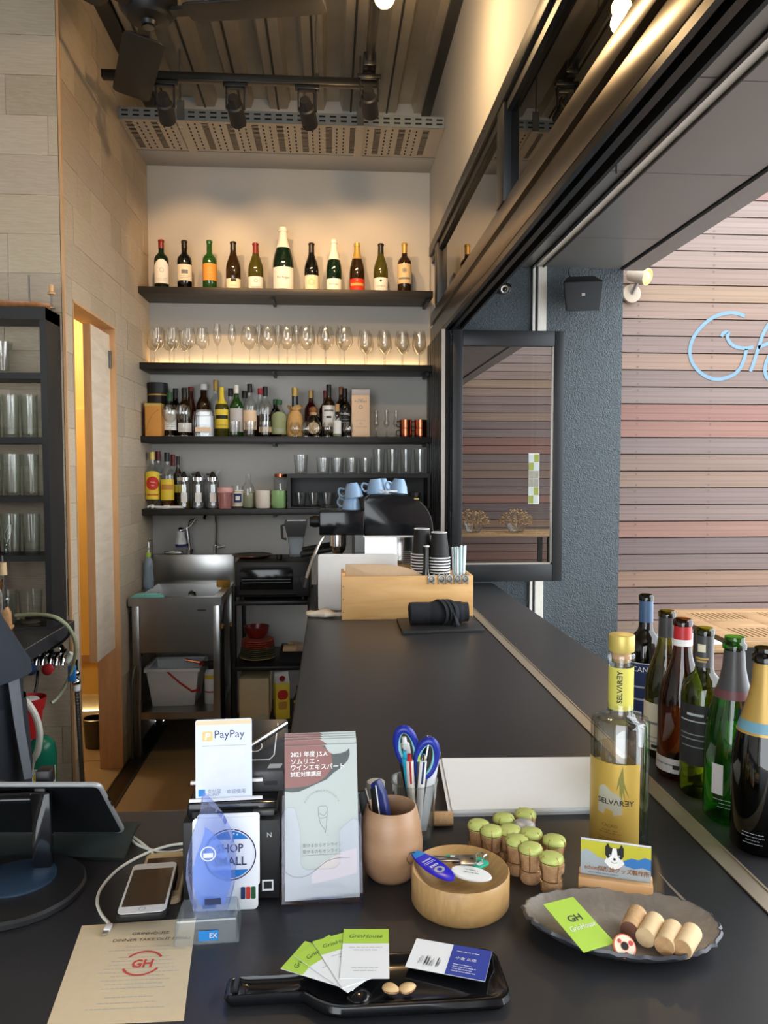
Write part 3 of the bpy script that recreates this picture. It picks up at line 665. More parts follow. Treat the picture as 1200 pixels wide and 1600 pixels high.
part('label', MB().box(-.042, .042, -.0315, -.0305, .025, .05), 'lb_peach', dc, smooth=0)
s3(338, 594, .035, 'spirit', 'glass_clear', 'tall clear bottle with gold cap behind the yellow label bottle', 4.353, foil='foil_gold', fa=.82)
s3(347, 605, .0365, 'spirit', 'bt_olive', 'bottle with yellow neck and yellow label on the whisky shelf', 4.268, foil='lb_yellow', fa=.66, lab='lb_yellow', za=.17, zb=.55, prints=(('line', 'lb_black', .5, .7, .8), ('line', 'lb_gold', .15, .2, .7)), liquid=(.2, 'bt_amber'))
s3(361, 607, .036, 'spirit', 'glass_clear', 'clear bottle with black cap behind the green whisky bottle', 4.353, foil='foil_black', fa=.84)
s3(370, 602, .0365, 'spirit', 'bt_green2', 'green whisky bottle with white cap and cream label', 4.268, foil='foil_white', fa=.84, lab='lb_grey', za=.1, zb=.55, prints=LN)
s3(383, 611, .0365, 'squat', 'glass_clear', 'clear bottle with wide black cap between the green and the peach label bottle', 4.353, foil='foil_black', fa=.85)
s3(391, 600, .0365, 'spirit', 'glass_clear', 'clear bottle with peach label and tall black cap', 4.268, foil='foil_black', fa=.84, lab='lb_peach', za=.14, zb=.5, prints=LN)
s3(407, 607, .036, 'spirit', 'glass_clear', 'clear bottle with red cap half full of dark spirit', 4.353, foil='foil_bright_red', fa=.88, liquid=(.45, 'bt_amber'))
s3(415, 604, .0365, 'spirit', 'glass_clear', 'clear bottle with tall black cap half full of dark spirit', 4.268, foil='foil_black', fa=.81, lab='lb_peach', za=.1, zb=.2, liquid=(.45, 'bt_black'))
s3(431, 624, .034, 'squat', 'bt_black', 'short dark bottle with green cap behind the sage label bottle', 4.353, foil='foil_green', fa=.86)
s3(436, 625, .041, 'squat', 'glass_clear', 'squat bottle with sage green arched label and green cap', 4.268, foil='foil_green', fa=.88, lab='lb_sage', za=.08, zb=.55, arch=.025, half=1.3, prints=LN)
# bottle in a jute sack
p = ony(461, 684, 4.268); pm('jute', (218, 172, 108), .9, var=.2, scale=220, bump=.4, bscale=260)
js = thing('sack_bottle', 'bottle in a tan cloth sack gathered at the neck', 'bottle', (p.x, 4.272, z3), facing(p))
part('neck', MB().lathe([(.0, .1), (.017, .1), (.0165, .268), (0, .27)], 16), 'bt_dgreen', js); part('capsule', MB().lathe([(.0175, .225), (.0175, .271), (0, .271)], 16), 'foil_gold', js)
sk = MB().lathe([(0, 0), (.04, 0), (.0445, .03), (.0445, .09), (.038, .125), (.024, .142), (.021, .147), (.03, .155), (.042, .17), (.034, .168), (.018, .15)], 28)
sk.v = [(x * (1 + .04 * math.sin(5 * math.atan2(y, x)) * min(1, z / .1)), y * (1 + .04 * math.sin(5 * math.atan2(y, x))), z + (.006 * math.sin(4 * math.atan2(y, x)) if z > .15 else 0)) for x, y, z in sk.v]
part('sack', sk, 'jute', js, smooth=60); part('tie', MB().tube([(.0215 * math.cos(a / 10 * 6.283), .0215 * math.sin(a / 10 * 6.283), .147) for a in range(10)], .002, 6, True), 'wood_mill', js)
s3(486, 610, .036, 'spirit', 'bt_red', 'red brown bottle with gold cap behind the ball-stopper bottle', 4.353, foil='foil_gold', fa=.84)
p = ony(490, 684, 4.27)
pt = thing('round_bottle', 'round bottle with brown ball stopper and oval cream label', 'bottle', (p.x, 4.27, z3), facing(p))
part('glass', MB().lathe([(0, .002), (.036, 0), (.044, .02), (.044, .075), (.034, .105), (.019, .122), (.018, .138)], 20), 'bt_black', pt, smooth=60)
part('stopper', MB().sphere(.023, 16, T((0, 0, .152)), .8), 'wood_mill', pt); part('collar', MB().cyl(.02, .12, .138, 16), 'cork', pt)
part('label', MB().disc(0, .05, .032, 0, UPR((0, -.0452, 0))), 'lb_tan', pt, smooth=0)
s3(509, 610, .036, 'spirit', 'bt_red', 'dark bottle with red cap behind the white label whisky', 4.353, foil='foil_red', fa=.84)
s3(514, 601, .0365, 'spirit', 'bt_brown', 'whisky bottle with tall black cap and large white label', 4.268, foil='foil_black', fa=.8, lab='lb_white', za=.2, zb=.6, prints=(('line', 'ink_grey', .72, .8, .6), ('line', 'ink_black', .4, .5, .3)))
s3(527, 632, .025, 'squat', 'glass_clear', 'small clear bottle with cork stopper and white label', 4.212, cap='cork', capa=.78, lab='lb_white', za=.1, zb=.5, half=1.0, liquid=(.4, 'hose_clear'))
s3(533, 604, .035, 'spirit', 'bt_brown', 'brown bottle with brown cap behind the black whisky bottle', 4.353, foil='wood_mill', fa=.84)
s3(539, 607, .0365, 'spirit', 'bt_black', 'black whisky bottle with white lettering beside the cream carton', 4.268, foil='foil_black', fa=.82, lab='lb_black', za=.12, zb=.55, prints=(('Ardbeg', 'ink_white', .82, 0, .8), ('line', 'ink_grey', .4, .44, .5), ('line', 'ink_grey', .55, .58, .5)))
p = ony(563, 684, 4.25)
ob = thing('whisky_carton', 'tall cream whisky carton with grey top on the third shelf', 'box', (p.x, 4.25, z3), facing(p, .06))
part('carton', MB().box(-.049, .049, -.045, .045, 0, .228), 'lb_peach', ob, bevel=.0015); part('lid', MB().box(-.0495, .0495, -.0455, .0455, .229, .259), 'lb_grey', ob, bevel=.0015)
pr = MB(); MU = UPR((0, -.0457, 0)); pr.text('OLD', .028, 0, .202, 0, MU); pr.text('PULTENEY', .066, 0, .192, 0, MU); pr.ring(0, .162, .008, .0105, 0, MU, 20); pr.text('12', .012, 0, .075, 0, MU); pr.rect(-.03, .03, .09, .0908, 0, MU); pr.rect(-.035, .035, .055, .056, 0, MU)
part('carton_print', pr, 'ink_grey', ob, smooth=0)
for i, px in enumerate((588, 604, 619)): q = ony(px, 684, 4.25); stem_glass('grappa', f'{ORD[i]} slim grappa glass to the right of the cream whisky carton', 'grappa glasses', (q.x, 4.25, z3), s=1.02)
for i, px in enumerate((461, 478, 495, 512, 544)): q = ony(px, 684, 4.19); stem_glass('nosing', f'{ORD[i]} from the left of the tulip tasting glasses on the whisky shelf', 'tasting glasses on the whisky shelf', (q.x, 4.188, z3), s=.9)
for i, px in enumerate((266, 287)): q = ony(px, 684, 4.19); stem_glass('small_wine', ('left', 'right')[i] + ' one of two stemmed glasses beside the orange carton', 'two stemmed glasses on the whisky shelf', (q.x, 4.188, z3), s=1.28)
pm('copper', (190, 110, 78), .22, metal=1)
for px, lab_ in ((634, 'left'), (657, 'right')):
    for lv in range(2):
        q = ony(px, 684, 4.25); cu = thing('copper_mug', f'copper mug, {("lower", "upper")[lv]} one of the {lab_} hand stack on the whisky shelf', 'mug', (q.x, 4.25, z3 + lv * .049), facing(q), 'stacked copper mugs')
        part('cup', MB().lathe([(0, .0), (.034, .0), (.035, .004), (.035, .048), (.033, .048), (.032, .006), (0, .005)], 24), 'copper', cu, smooth=50)
        part('handle', MB().tube(spline([(-.034, 0, .04), (-.05, 0, .036), (-.05, 0, .014), (-.034, 0, .01)], 5), .003, 6), 'black_metal', cu)
def tumbler(label, group, loc, r0, r1, H, mat='glass_clear', name='tumbler', seg=18):
    key = (r0, r1, H)
    if key not in GM:
        GM[key] = mesh(MB().lathe([(0, .001), (r0 * .9, 0), (r0, .004), (r1, H), (r1 - .0022, H), (r0 - .0022, .012), (0, .009)], seg), name, 60); GM[key].materials.append(MATS[mat])
    return tag(link(name, GM[key], None, loc), label, 'glass', group)
for i, px in enumerate((367, 391.5, 415)): q = ony(px, 684, 4.2); tumbler(f'{ORD[i]} shot glass from the left at the whisky shelf front edge', 'shot glasses on the whisky shelf', (q.x, 4.188, z3), .025, .031, .082, name='shot_glass')

# lowest shelf
z4 = SH[4]; G4 = 'rum bottles at the left of the lowest shelf'
def s4(px, top, r, kind, glass, label, y=4.28, name='rum_bottle', **k):
    p = ony(px, 790, y); H = ony(px, top, y).z - z4
    return bottle(name, label, k.pop('grp', G4), (p.x, y, z4), kind, r, H, glass, seg=16, **k)
s4(239, 706, .039, 'spirit', 'glass_clear', 'clear rum bottle with yellow label bearing a red disc', 4.25, foil='cap_gold', fa=.86, lab='lb_yellow', za=.16, zb=.62, half=1.2, arch=.012, prints=(('dot', 'lb_red', .62, 0, .26), ('Havana', 'ink_white', .67, 0, .3), ('Club', 'ink_white', .54, 0, .2), ('line', 'lb_red', .16, .2, .7)))
s4(248, 705, .036, 'spirit', 'glass_clear', 'clear bottle with red cap behind the yellow label rum', 4.35, foil='foil_red', fa=.83)
s4(262, 707, .038, 'spirit', 'glass_clear', 'bottle with black cap and orange yellow label', 4.25, foil='foil_black', fa=.84, lab='lb_yellow', za=.15, zb=.52, half=1.1, prints=(('line', 'lb_orange', .5, .75, .8),), liquid=(.3, 'bt_amber'))
s4(271, 710, .034, 'spirit', 'glass_clear', 'clear bottle with dark red cap behind the orange yellow label', 4.352, foil='foil_red', fa=.78)
s4(279, 713, .026, 'spirit', 'bt_brown', 'dark bottle with black cap beside the syrup dispensers', 4.297, foil='foil_black', fa=.84, lab='lb_yellow', za=.3, zb=.45)
for i, px in enumerate((288, 310, 333)):
    q = ony(px, 791, 4.235); d = thing('syrup_dispenser', f'ribbed glass syrup dispenser with black pour top, {("left", "middle", "right")[i]} of three', 'dispenser', (q.x, 4.235, z4), facing(q), 'syrup dispensers')
    part('jar', MB().lathe([(0, .002), (.033, 0), (.034, .01), (.031, .05), (.034, .055), (.034, .13), (.028, .145), (.028, .155)], 10), 'glass_clear', d, smooth=20)
    part('syrup', MB().lathe([(0, .004), (.031, .004), (.0315, .04), (0, .04)], 12), ('bt_olive', 'glass_plastic', 'glass_plastic')[i], d)
    part('band', MB().patch(.0348, .035, .085, .5, 0, 8), 'lb_white', d); part('collar', MB().cyl(.0295, .15, .168, 18), 'chrome', d)
    part('tube', MB().rod((0, 0, .01), (0, 0, .16), .004), 'steel', d)
    part('pour_top', MB().lathe([(0, .166), (.022, .168), (.014, .182), (.007, .2), (0, .2)], 14).box(-.035, .0, -.006, .006, .176, .188), 'rubber_black', d)
tw = MB(); n_ = 14
for i in range(n_ + 1):
    for j in range(7): tw.v.append((-.08 + .16 * i / n_, -.03 + .06 * j / 6, .165 + .028 * math.sin(i * .5 + .4) + .008 * math.sin(j * 1.7 + i) + .02 * (i / n_) ** 2))
for i in range(n_):
    for j in range(6): tw.f.append((i * 7 + j, (i + 1) * 7 + j, (i + 1) * 7 + j + 1, i * 7 + j + 1))
q = ony(322, 791, 4.34)
bb = thing('folded_towel', 'crumpled white towel lying over a grey tin behind the syrup dispensers', 'towel', (q.x, 4.335, z4))
pm('towel_white', (226, 230, 232), .95, bump=.3, bscale=500); part('cloth', tw, 'towel_white', bb, smooth=70); part('tin', MB().box(-.07, .07, -.028, .028, 0, .158), 'galv_dark', bb, bevel=.006)
q = ony(352, 791, 4.2)
pj = thing('pink_jar', 'pink lidded plastic shaker jar beside the syrup dispensers', 'jar', (q.x, 4.2, z4)); pm('pink_plastic', (226, 170, 164), .4)
thin('pink_clear', (236, 190, 188), (200, 130, 130), 1.2, .08, (230, 170, 168), .3)
part('jar', MB().lathe([(0, .002), (.036, 0), (.039, .085), (0, .085)], 22), 'pink_clear', pj); part('lid', MB().cyl(.041, .086, .114, 22), 'pink_plastic', pj, bevel=.003)
q = ony(371.5, 791, 4.25)
bj = thing('blue_print_glass', 'straight clear glass printed with a blue and yellow pattern', 'glass', (q.x, 4.25, z4), facing(q))
part('glass', MB().lathe([(0, .002), (.031, 0), (.032, .004), (.032, .122), (.030, .122)], 20), 'glass_clear', bj, smooth=50); part('wrap', MB().patch(.0326, .012, .098, 1.3, 0, 12), 'lb_white', bj, smooth=60)
for m_, z0, z1, a in (('lb_blue', .03, .08, .7), ('lb_gold', .02, .026, 1.3), ('lb_gold', .086, .092, 1.3)): part('pattern', MB().patch(.033, z0, z1, a), m_, bj)
part('emblem', MB().patch(.0334, .044, .066, .35), 'lb_white', bj)
s4(388, 741, .034, 'squat', 'glass_clear', 'small clear swing bottle left of the white mug', 4.25, name='clear_bottle', grp='', cap=None, liquid=(.45, 'hose_clear'))
def mug(label, px, mat):
    q = ony(px, 791, 4.24); m_ = thing('mug', label, 'mug', (q.x, 4.24, z4), facing(q, .5))
    part('cup', MB().lathe([(0, .003), (.036, 0), (.040, .006), (.0405, .096), (.0375, .096), (.036, .01), (0, .008)], 24), mat, m_, smooth=50)
    part('handle', MB().tube(spline([(.039, 0, .078), (.058, 0, .076), (.064, 0, .05), (.056, 0, .026), (.039, 0, .022)], 5), .0055, 8), mat, m_)
pm('mug_white', (240, 228, 214), .2); pm('mug_green', (150, 190, 128), .2)
mug('white coffee mug on the lowest shelf', 411, 'mug_white'); mug('pale green coffee mug on the lowest shelf', 436, 'mug_green')
q = ony(439, 791, 4.35); mj = thing('mason_jar', 'glass jar with copper lid behind the green mug', 'jar', (q.x, 4.345, z4))
part('base', MB().cyl(.04, 0, .09, 20), 'black_paint', mj); part('jar', MB().lathe([(0, .092), (.037, .092), (.039, .16), (.034, .17)], 20), 'glass_clear', mj); part('lid', MB().cyl(.036, .168, .186, 20), 'copper', mj)
q = ony(256, 790, 4.2); sp = thing('syrup_pump', 'white plastic syrup pump lying along the shelf front edge', 'pump', (q.x - .06, 4.196, z4 + .008))
part('stem', MB().rod((.02, 0, 0), (.16, 0, 0), .0075).rod((.06, 0, 0), (.09, 0, 0), .012, 12), 'white_plastic', sp); part('spout', MB().tube(spline([(.02, 0, .0), (-.01, 0, .006), (-.025, 0, .0)], 5), .0065, 8).sphere(.012, 10, T((-.0, 0, .004))), 'white_plastic', sp)
# black cubby at the right end of the lowest shelf
cb = thing('shelf_cubby', 'open black box shelf standing at the right end of the lowest shelf', 'shelf', (0, 4.2, z4))
xa, xb = ony(449, 790, 4.2).x, XR - .014
for nme, q in (('side', MB().box(xa, xa + .018, 0, .19, 0, .165)), ('side', MB().box(xb - .018, xb, 0, .19, 0, .165)), ('top', MB().box(xa, xb, 0, .19, .165, .187)), ('back', MB().box(xa, xb, .19, .195, 0, .187)), ('floor_board', MB().box(xa + .018, xb - .018, 0, .19, 0, .006))): part(nme, q, 'black_shelf', cb, smooth=0)
ztop = z4 + .187
q = ony(470, 742, 4.26); tumbler('heavy whisky tumbler alone at the left end on the black cubby', None, (q.x, 4.27, ztop), .033, .04, .105)
for i, px in enumerate((505, 527, 549, 571)): q = ony(px, 742, 4.28); tumbler(f'{ORD[i]} short clear tumbler from the left on top of the black cubby', 'short tumblers on the cubby', (q.x, 4.27 + .02 * (i % 2), ztop), .033, .037, .088)
for i, px in enumerate((592, 613, 634, 656)): q = ony(px, 742, 4.28); tumbler(f'{ORD[i]} tall highball glass from the left on top of the black cubby', 'tall glasses on the cubby', (q.x, 4.28, ztop), .03, .034, .135)
for i, px in enumerate((470, 491, 512, 533, 554, 606, 627, 648)): q = ony(px, 790, 4.27); tumbler(f'{ORD[i]} rounded glass cup from the left inside the dark cubby', 'glass cups inside the cubby', (q.x, 4.27, z4 + .006), .024, .034, .075)
# ================================================================ bar counter
STRIP = .585
bc = thing('bar_counter', 'long black laminate bar counter turning a corner, with metal rail set in its top', 'counter', (0, 0, 0))
part('counter_top', MB().box(-1.7, STRIP - .016, .58, 1.3, ZT - .04, ZT).box(-.085, STRIP - .016, 1.3, 3.87, ZT - .04, ZT), 'laminate_black', bc, smooth=0)
part('outer_ledge', MB().box(STRIP + .016, .83, .58, 3.87, ZT - .04, ZT), 'laminate_black', bc, smooth=0)
part('metal_rail', MB().box(STRIP - .016, STRIP + .016, .58, 3.87, ZT - .03, ZT + .0012).box(STRIP - .016, STRIP - .013, .58, 3.87, ZT, ZT + .003).box(STRIP + .013, STRIP + .016, .58, 3.87, ZT, ZT + .003), 'rail_alu', bc, smooth=0)
part('raw_edge', MB().box(-1.7, -.086, 1.3, 1.304, ZT - .039, ZT - .0005), 'particle_board', bc, smooth=0)
part('edge_band', MB().box(-.0885, -.085, 1.305, 3.87, ZT - .04, ZT), 'laminate_edge', bc, smooth=0)
part('base_panel', MB().box(-.04, .56, 1.25, 3.85, .0, ZT - .04).box(-1.7, .56, .75, 1.25, 0, ZT - .04), 'black_paint', bc, smooth=0)
part('outer_panel', MB().box(.56, .6, .6, 3.85, 0, ZT - .04), 'black_paint', bc, smooth=0)
cp = onz(1052, 1392, ZT); part('surface_streak', MB().flat([(0, .05), (.004, .0), (.008, -.035), (.003, -.034), (-.001, .01)], .0004), 'rail_alu', bc, loc=cp, smooth=0)  # thin tan streak laid on the counter top
# sink unit
SX0, SX1, SY0, SY1, SZ = -.985, -.535, 3.8, 4.32, .803
sk = thing('sink_unit', 'free standing stainless steel sink with backsplash and lower shelf', 'sink', (0, 0, 0))
part('rim', MB().box(SX0, SX1, SY0, SY0 + .05, SZ - .04, SZ).box(SX0, SX0 + .04, SY0 + .05, SY1, SZ - .04, SZ).box(SX1 - .04, SX1, SY0 + .05, SY1, SZ - .04, SZ).box(SX0 + .04, SX1 - .04, SY1 - .03, SY1, SZ - .04, SZ), 'steel', sk, smooth=0)
bx0, bx1, by0, by1, bz = SX0 + .04, SX1 - .04, SY0 + .05, SY1 - .03, SZ - .2
bs = part('basin', MB().add([(bx0, by0, SZ - .002), (bx1, by0, SZ - .002), (bx1, by1, SZ - .002), (bx0, by1, SZ - .002), (bx0 + .02, by0 + .02, bz), (bx1 - .02, by0 + .02, bz), (bx1 - .02, by1 - .02, bz), (bx0 + .02, by1 - .02, bz)],
     [(0, 1, 5, 4), (1, 2, 6, 5), (2, 3, 7, 6), (3, 0, 4, 7), (4, 5, 6, 7)]), 'steel', sk, smooth=0)
part('waste', MB().lathe([(0, .002), (.02, .002), (.03, .004), (.032, 0)], 18), 'chrome', bs, loc=((bx0 + bx1) / 2 + .03, by1 - .1, bz))
part('overflow', MB().lathe([(0, .004), (.012, .004), (.02, .006), (.022, 0)], 16, RX(R(90))), 'chrome', bs, loc=(ony(300, 928, by1 - .01).x, by1 - .008, SZ - .06))
part('apron', MB().box(SX0 + .03, SX1 - .035, SY0 + .03, SY0 + .034, .525, SZ - .04), 'steel', sk, smooth=0)
part('maker_badge', MB().prism(rrect(-.022, .022, -.005, .005, .004), 0, .001, UPR((SX1 - .1, SY0 + .03, .735))), 'steel_dark', sk, smooth=0)
part('backsplash', MB().box(SX0, SX1, SY1, SY1 + .06, SZ - .04, .958), 'steel', sk, bevel=.003)
for x in (SX0 + .012, SX1 - .045):
    for y in (SY0 + .02, SY1 - .03): part('leg', MB().box(x, x + .034, y, y + .034, 0.005, SZ - .04), 'steel', sk, bevel=.002)
part('under_shelf', MB().box(SX0 + .02, SX1 - .02, SY0 + .03, SY1, .19, .225), 'steel', sk, smooth=0)
# taps
zb = .958
t = thing('purifier_tap', 'chrome tap with white and blue water filter head', 'tap', (ony(297, 867, 4.345).x, 4.345, zb))
part('base', MB().cyl(.022, 0, .03, 16), 'chrome', t); part('column', MB().rod((0, 0, .02), (-.015, 0, .15), .013, 12), 'chrome', t)
part('lever', MB().tube(spline([(-.01, 0, .15), (.0, 0, .185), (.03, 0, .195), (.01, 0, .165), (-.008, 0, .15)], 5), .005, 8), 'chrome', t)
part('filter_head', MB().lathe([(0, .05), (.03, .05), (.029, .075), (.022, .1), (.02, .13), (0, .135)], 18, T((-.045, -.02, 0))), 'white_plastic', t); part('filter_ring', MB().cyl(.031, .045, .06, 18, T((-.045, -.02, 0))), 'lb_blue', t); part('dome', MB().sphere(.02, 14, T((-.045, -.02, .135))), 'chrome', t); part('dial', MB().cyl(.011, 0, .012, 14, T((-.04, -.046, .085)) @ RX(R(90))), 'white_plastic', t)
t = thing('gooseneck_tap', 'slim chrome gooseneck tap at the right of the sink', 'tap', (ony(337, 867, 4.345).x, 4.345, zb))
part('base', MB().cyl(.015, 0, .05, 16), 'chrome', t); part('spout', MB().tube(spline([(0, 0, .04), (0, 0, .2), (-.01, -.01, .222), (-.04, -.03, .228), (-.052, -.045, .205), (-.05, -.048, .195)], 6), .0075, 10), 'chrome', t); part('lever', MB().rod((.005, 0, .035), (.055, -.01, .045), .006, 8), 'chrome', t)
t = thing('soap_tray', 'low steel tray lying on the sink backsplash left of the taps', 'tray', (ony(272, 867, 4.345).x, 4.345, zb)); part('tray', MB().prism(rrect(-.05, .05, -.025, .025, .01), 0, .02), 'steel', t, bevel=.003); part('rim', MB().prism(rrect(-.053, .053, -.028, .028, .012), .018, .022), 'chrome', t)
p = ony(245, 905, 4.12)
t = thing('detergent_bottle', 'clear squeeze bottle of pale blue detergent with green nozzle', 'bottle', (SX0 + .028, 4.12, SZ)); H = .22
part('bottle', MB().lathe([(0, .002), (.03, 0), (.034, .012), (.034, .05), (.027, .09), (.03, .12), (.026, .15), (.012, .17), (0, .17)], 18, None, 0, None, .8, .7), 'detergent', t, smooth=60)
part('cap', MB().cyl(.013, .168, .19, 14), 'lb_lime', t); part('nozzle', MB().cyl(.005, .19, .205, 10), 'white_plastic', t); MATS['lb_lime']
cl = MB(); pm('cloth_mint', (140, 214, 206), .9, bump=.2, bscale=600)
for k, (dz, s_) in enumerate(((0, 1), (.006, .93), (.012, .8))): cl.prism([(-.075 * s_, -.03), (.06 * s_, -.034), (.085 * s_, -.012), (.03 * s_, .03 * s_), (-.02, .038 * s_), (-.06 * s_, .015)], dz, dz + .005)
single('dish_cloth', 'folded mint green cloth on the left front corner of the sink', 'cloth', cl, 'cloth_mint', (SX0 + .085, SY0 + .045, SZ), bevel=.002)
sp_ = MB().box(-.035, .035, -.02, .02, 0, .035); pm('sponge', (206, 160, 70), .95, bump=.6, bscale=300); single('sponge', 'yellow brown sponge on the right rim of the sink', 'sponge', sp_, 'sponge', (SX1 - .035, 4.14, SZ), (0, 0, .25), bevel=.006)
p = onx(232, 852, XL + .006)
t = thing('wall_hook_tool', 'small chrome opener hanging on the left wall above the sink', 'opener', (XL + .006, p.y, p.z - .03)); part('blade', MB().box(0, .006, -.01, .01, -.04, .05), 'chrome', t, bevel=.002); part('hook', MB().rod((0, 0, .055), (.02, 0, .06), .003), 'steel', t)
# under the sink
z_ = .225
t = thing('white_bin', 'white plastic tub with red handle on the shelf under the sink', 'tub', (-.80, 4.03, z_))
def tub(w0, d0, w1, d1, H, tk=.004):
    m = MB(); o = [(-1, -1), (1, -1), (1, 1), (-1, 1)]
    for (w, d, z) in ((w0, d0, 0), (w1, d1, H), (w1 - tk, d1 - tk, H), (w0 - tk, d0 - tk, tk)): m.v += [(a * w, b * d, z) for a, b in o]
    for r_ in range(3): m.f += [(r_ * 4 + k, r_ * 4 + (k + 1) % 4, r_ * 4 + 4 + (k + 1) % 4, r_ * 4 + 4 + k) for k in range(4)]
    m.f += [(3, 2, 1, 0), (12, 13, 14, 15)]; return m
part('tub', tub(.105, .1, .13, .12, .19), 'white_plastic', t, bevel=.003); part('rim', MB().box(-.14, .14, -.13, -.118, .18, .2).box(-.14, .14, .118, .13, .18, .2).box(-.14, -.128, -.118, .118, .18, .2).box(.128, .14, -.118, .118, .18, .2), 'white_plastic', t, bevel=.003)
part('handle', MB().tube([(-.02, -.135, .185), (.04, -.137, .13), (.1, -.137, .085), (.135, -.11, .085)], .009, 6, flat=.5), 'red_plastic', t)
t = thing('gas_torch', 'white gas canister with torch burner under the sink', 'torch', (-.617, 3.98, z_))
part('canister', MB().lathe([(0, 0), (.033, 0), (.034, .005), (.034, .15), (.026, .17), (.012, .178), (0, .178)], 18), 'white_plastic', t, smooth=50); part('band', MB().patch(.0345, .06, .066, 3.1, 0, 18), 'red_plastic', t); part('band', MB().patch(.0345, .13, .15, 3.1, 0, 18), 'lb_yellow', t)
part('valve', MB().cyl(.014, .178, .2, 12).box(-.05, .02, -.012, .012, .195, .215), 'rubber_black', t); part('burner', MB().rod((-.04, 0, .207), (-.13, 0, .225), .007, 10), 'copper', t); part('knob', MB().sphere(.014, 10, T((-.045, -.01, .205))), 'red_plastic', t)
single('drain_hose', 'thin grey hose bent down beside the left sink leg', 'hose', MB().tube(spline([(-.95, 3.9, .5), (-.955, 3.86, .48), (-.965, 3.79, .42), (-.968, 3.77, .2), (-.968, 3.76, .02)], 6), .008, 8), 'galv_dark')
# black wire rack with oven right of the sink
RX0, RX1, RY0, RY1 = -.47, -.1, 3.78, 4.2
rk = thing('steel_rack', 'black steel storage rack right of the sink', 'rack', (0, 0, 0))
for x in (RX0, RX1):
    for y in (RY0, RY1): part('post', MB().rod((x, y, 0), (x, y, .86 if x == RX0 and y == RY0 else .8), .011, 10), 'black_metal', rk)
for z in (.145, .44, .765): part('rack_shelf', MB().box(RX0 - .01, RX1 + .01, RY0 - .01, RY1 + .01, z, z + .02), 'black_metal', rk, bevel=.002)
t = thing('toaster_oven', 'black toaster oven with glass door on the steel rack', 'oven', (-.285, 3.99, .785))
part('body', MB().box(-.185, .185, -.17, .17, .012, .19), 'black_paint', t, bevel=.01); part('glass_door', MB().box(-.16, .1, -.174, -.17, .05, .15), 'black_gloss', t, bevel=.002); part('handle', MB().rod((-.15, -.185, .16), (.09, -.185, .16), .006), 'black_metal', t); part('grate', MB().box(-.15, .09, -.1755, -.174, .085, .088).box(-.15, .09, -.1755, -.174, .1, .103), 'steel_dark', t, smooth=0); part('chrome_trim', MB().box(-.17, .12, -.1745, -.17, .022, .027), 'chrome', t, smooth=0)
for x in (.13, .16): part('dial', MB().cyl(.014, 0, .012, 14, T((x - .01, -.17, .1)) @ RX(R(90))), 'black_metal', t)
for x in (-.15, .15):
    for y in (-.14, .14): part('foot', MB().cyl(.012, 0, .013, 10, T((x, y, 0))), 'rubber_black', t)
t = thing('dark_plate', 'round dark plate on top of the toaster oven', 'plate', (-.40, 4.0, .975)); part('plate', MB().lathe([(0, .002), (.06, 0), (.105, .014), (.103, .017), (.06, .005), (0, .005)], 28), 'foil_grey', t, smooth=50); part('rim', MB().tube([(.104 * math.cos(a / 24 * 6.2832), .104 * math.sin(a / 24 * 6.2832), .0155) for a in range(24)], .0025, 6, True), 'copper', t)
t = thing('blender_jug', 'grey plastic jug with handle standing on the oven', 'jug', (ony(463, 866, 4.02).x, 4.02, .975)); part('jug', MB().lathe([(0, .002), (.046, 0), (.05, .01), (.058, .12), (.075, .17), (.078, .19)], 4, RZ(R(45))), 'glass_plastic', t, smooth=20, bevel=.006); part('upper', MB().lathe([(.062, .11), (.08, .17), (.082, .192)], 4, RZ(R(45))), 'foil_grey', t, smooth=20); part('handle', MB().tube([(-.05, -.02, .17), (-.075, -.02, .165), (-.07, -.02, .1), (-.05, -.02, .095)], .007, 8), 'foil_grey', t)
t = thing('small_knob_pot', 'small black knob pot on the front of the oven top', 'pot', (ony(436, 868, 3.9).x, 3.9, .975)); part('pot', MB().cyl(.014, 0, .022, 14), 'rubber_black', t, bevel=.003); part('lid', MB().cyl(.015, .022, .026, 14), 'black_metal', t)
pm('plate_orange', (186, 66, 42), .35); pm('plate_olive', (96, 100, 66), .35); pm('plate_cream', (190, 170, 130), .4)
for k in range(10):
    mt = 'plate_orange' if k >= 6 else 'plate_olive' if k >= 1 else 'plate_cream'
    single('dinner_plate', f'{("cream", "olive green", "orange")[(k >= 1) + (k >= 6)]} plate, {ORD[k]} from the bottom of the stack in the rack', 'plate', MB().lathe([(0, .002), (.055, 0), (.092 - .001 * k, .011), (.091 - .001 * k, .013), (.055, .004), (0, .004)], 24), mt, (ony(403, 1030, 3.95).x, 3.95, .46 + k * .0098), group='plates stacked in the rack')
pm('bowl_red', (120, 34, 28), .3)
single('red_bowl', 'dark red bowl on top of the plate stack in the rack', 'bowl', MB().lathe([(0, .003), (.04, 0), (.06, .03), (.066, .06), (.063, .06), (.055, .03), (0, .008)], 24), 'bowl_red', (ony(403, 1030, 3.95).x - .005, 3.95, .46 + .1 + .008))
t = thing('wire_basket', 'black basket of brown packets on the rack middle shelf', 'basket', (-.185, 3.93, .46)); part('basket', tub(.06, .09, .07, .1, .06), 'rubber_black', t)
for i, (x, y) in enumerate(((-.02, -.03), (.02, .02), (-.01, .05))): part('packet', MB().box(-.035, .035, -.03, .03, .01, .075), 'kraft', t, loc=(x, y, 0), rot=(.2, .1 * i, .5 * i), bevel=.008)
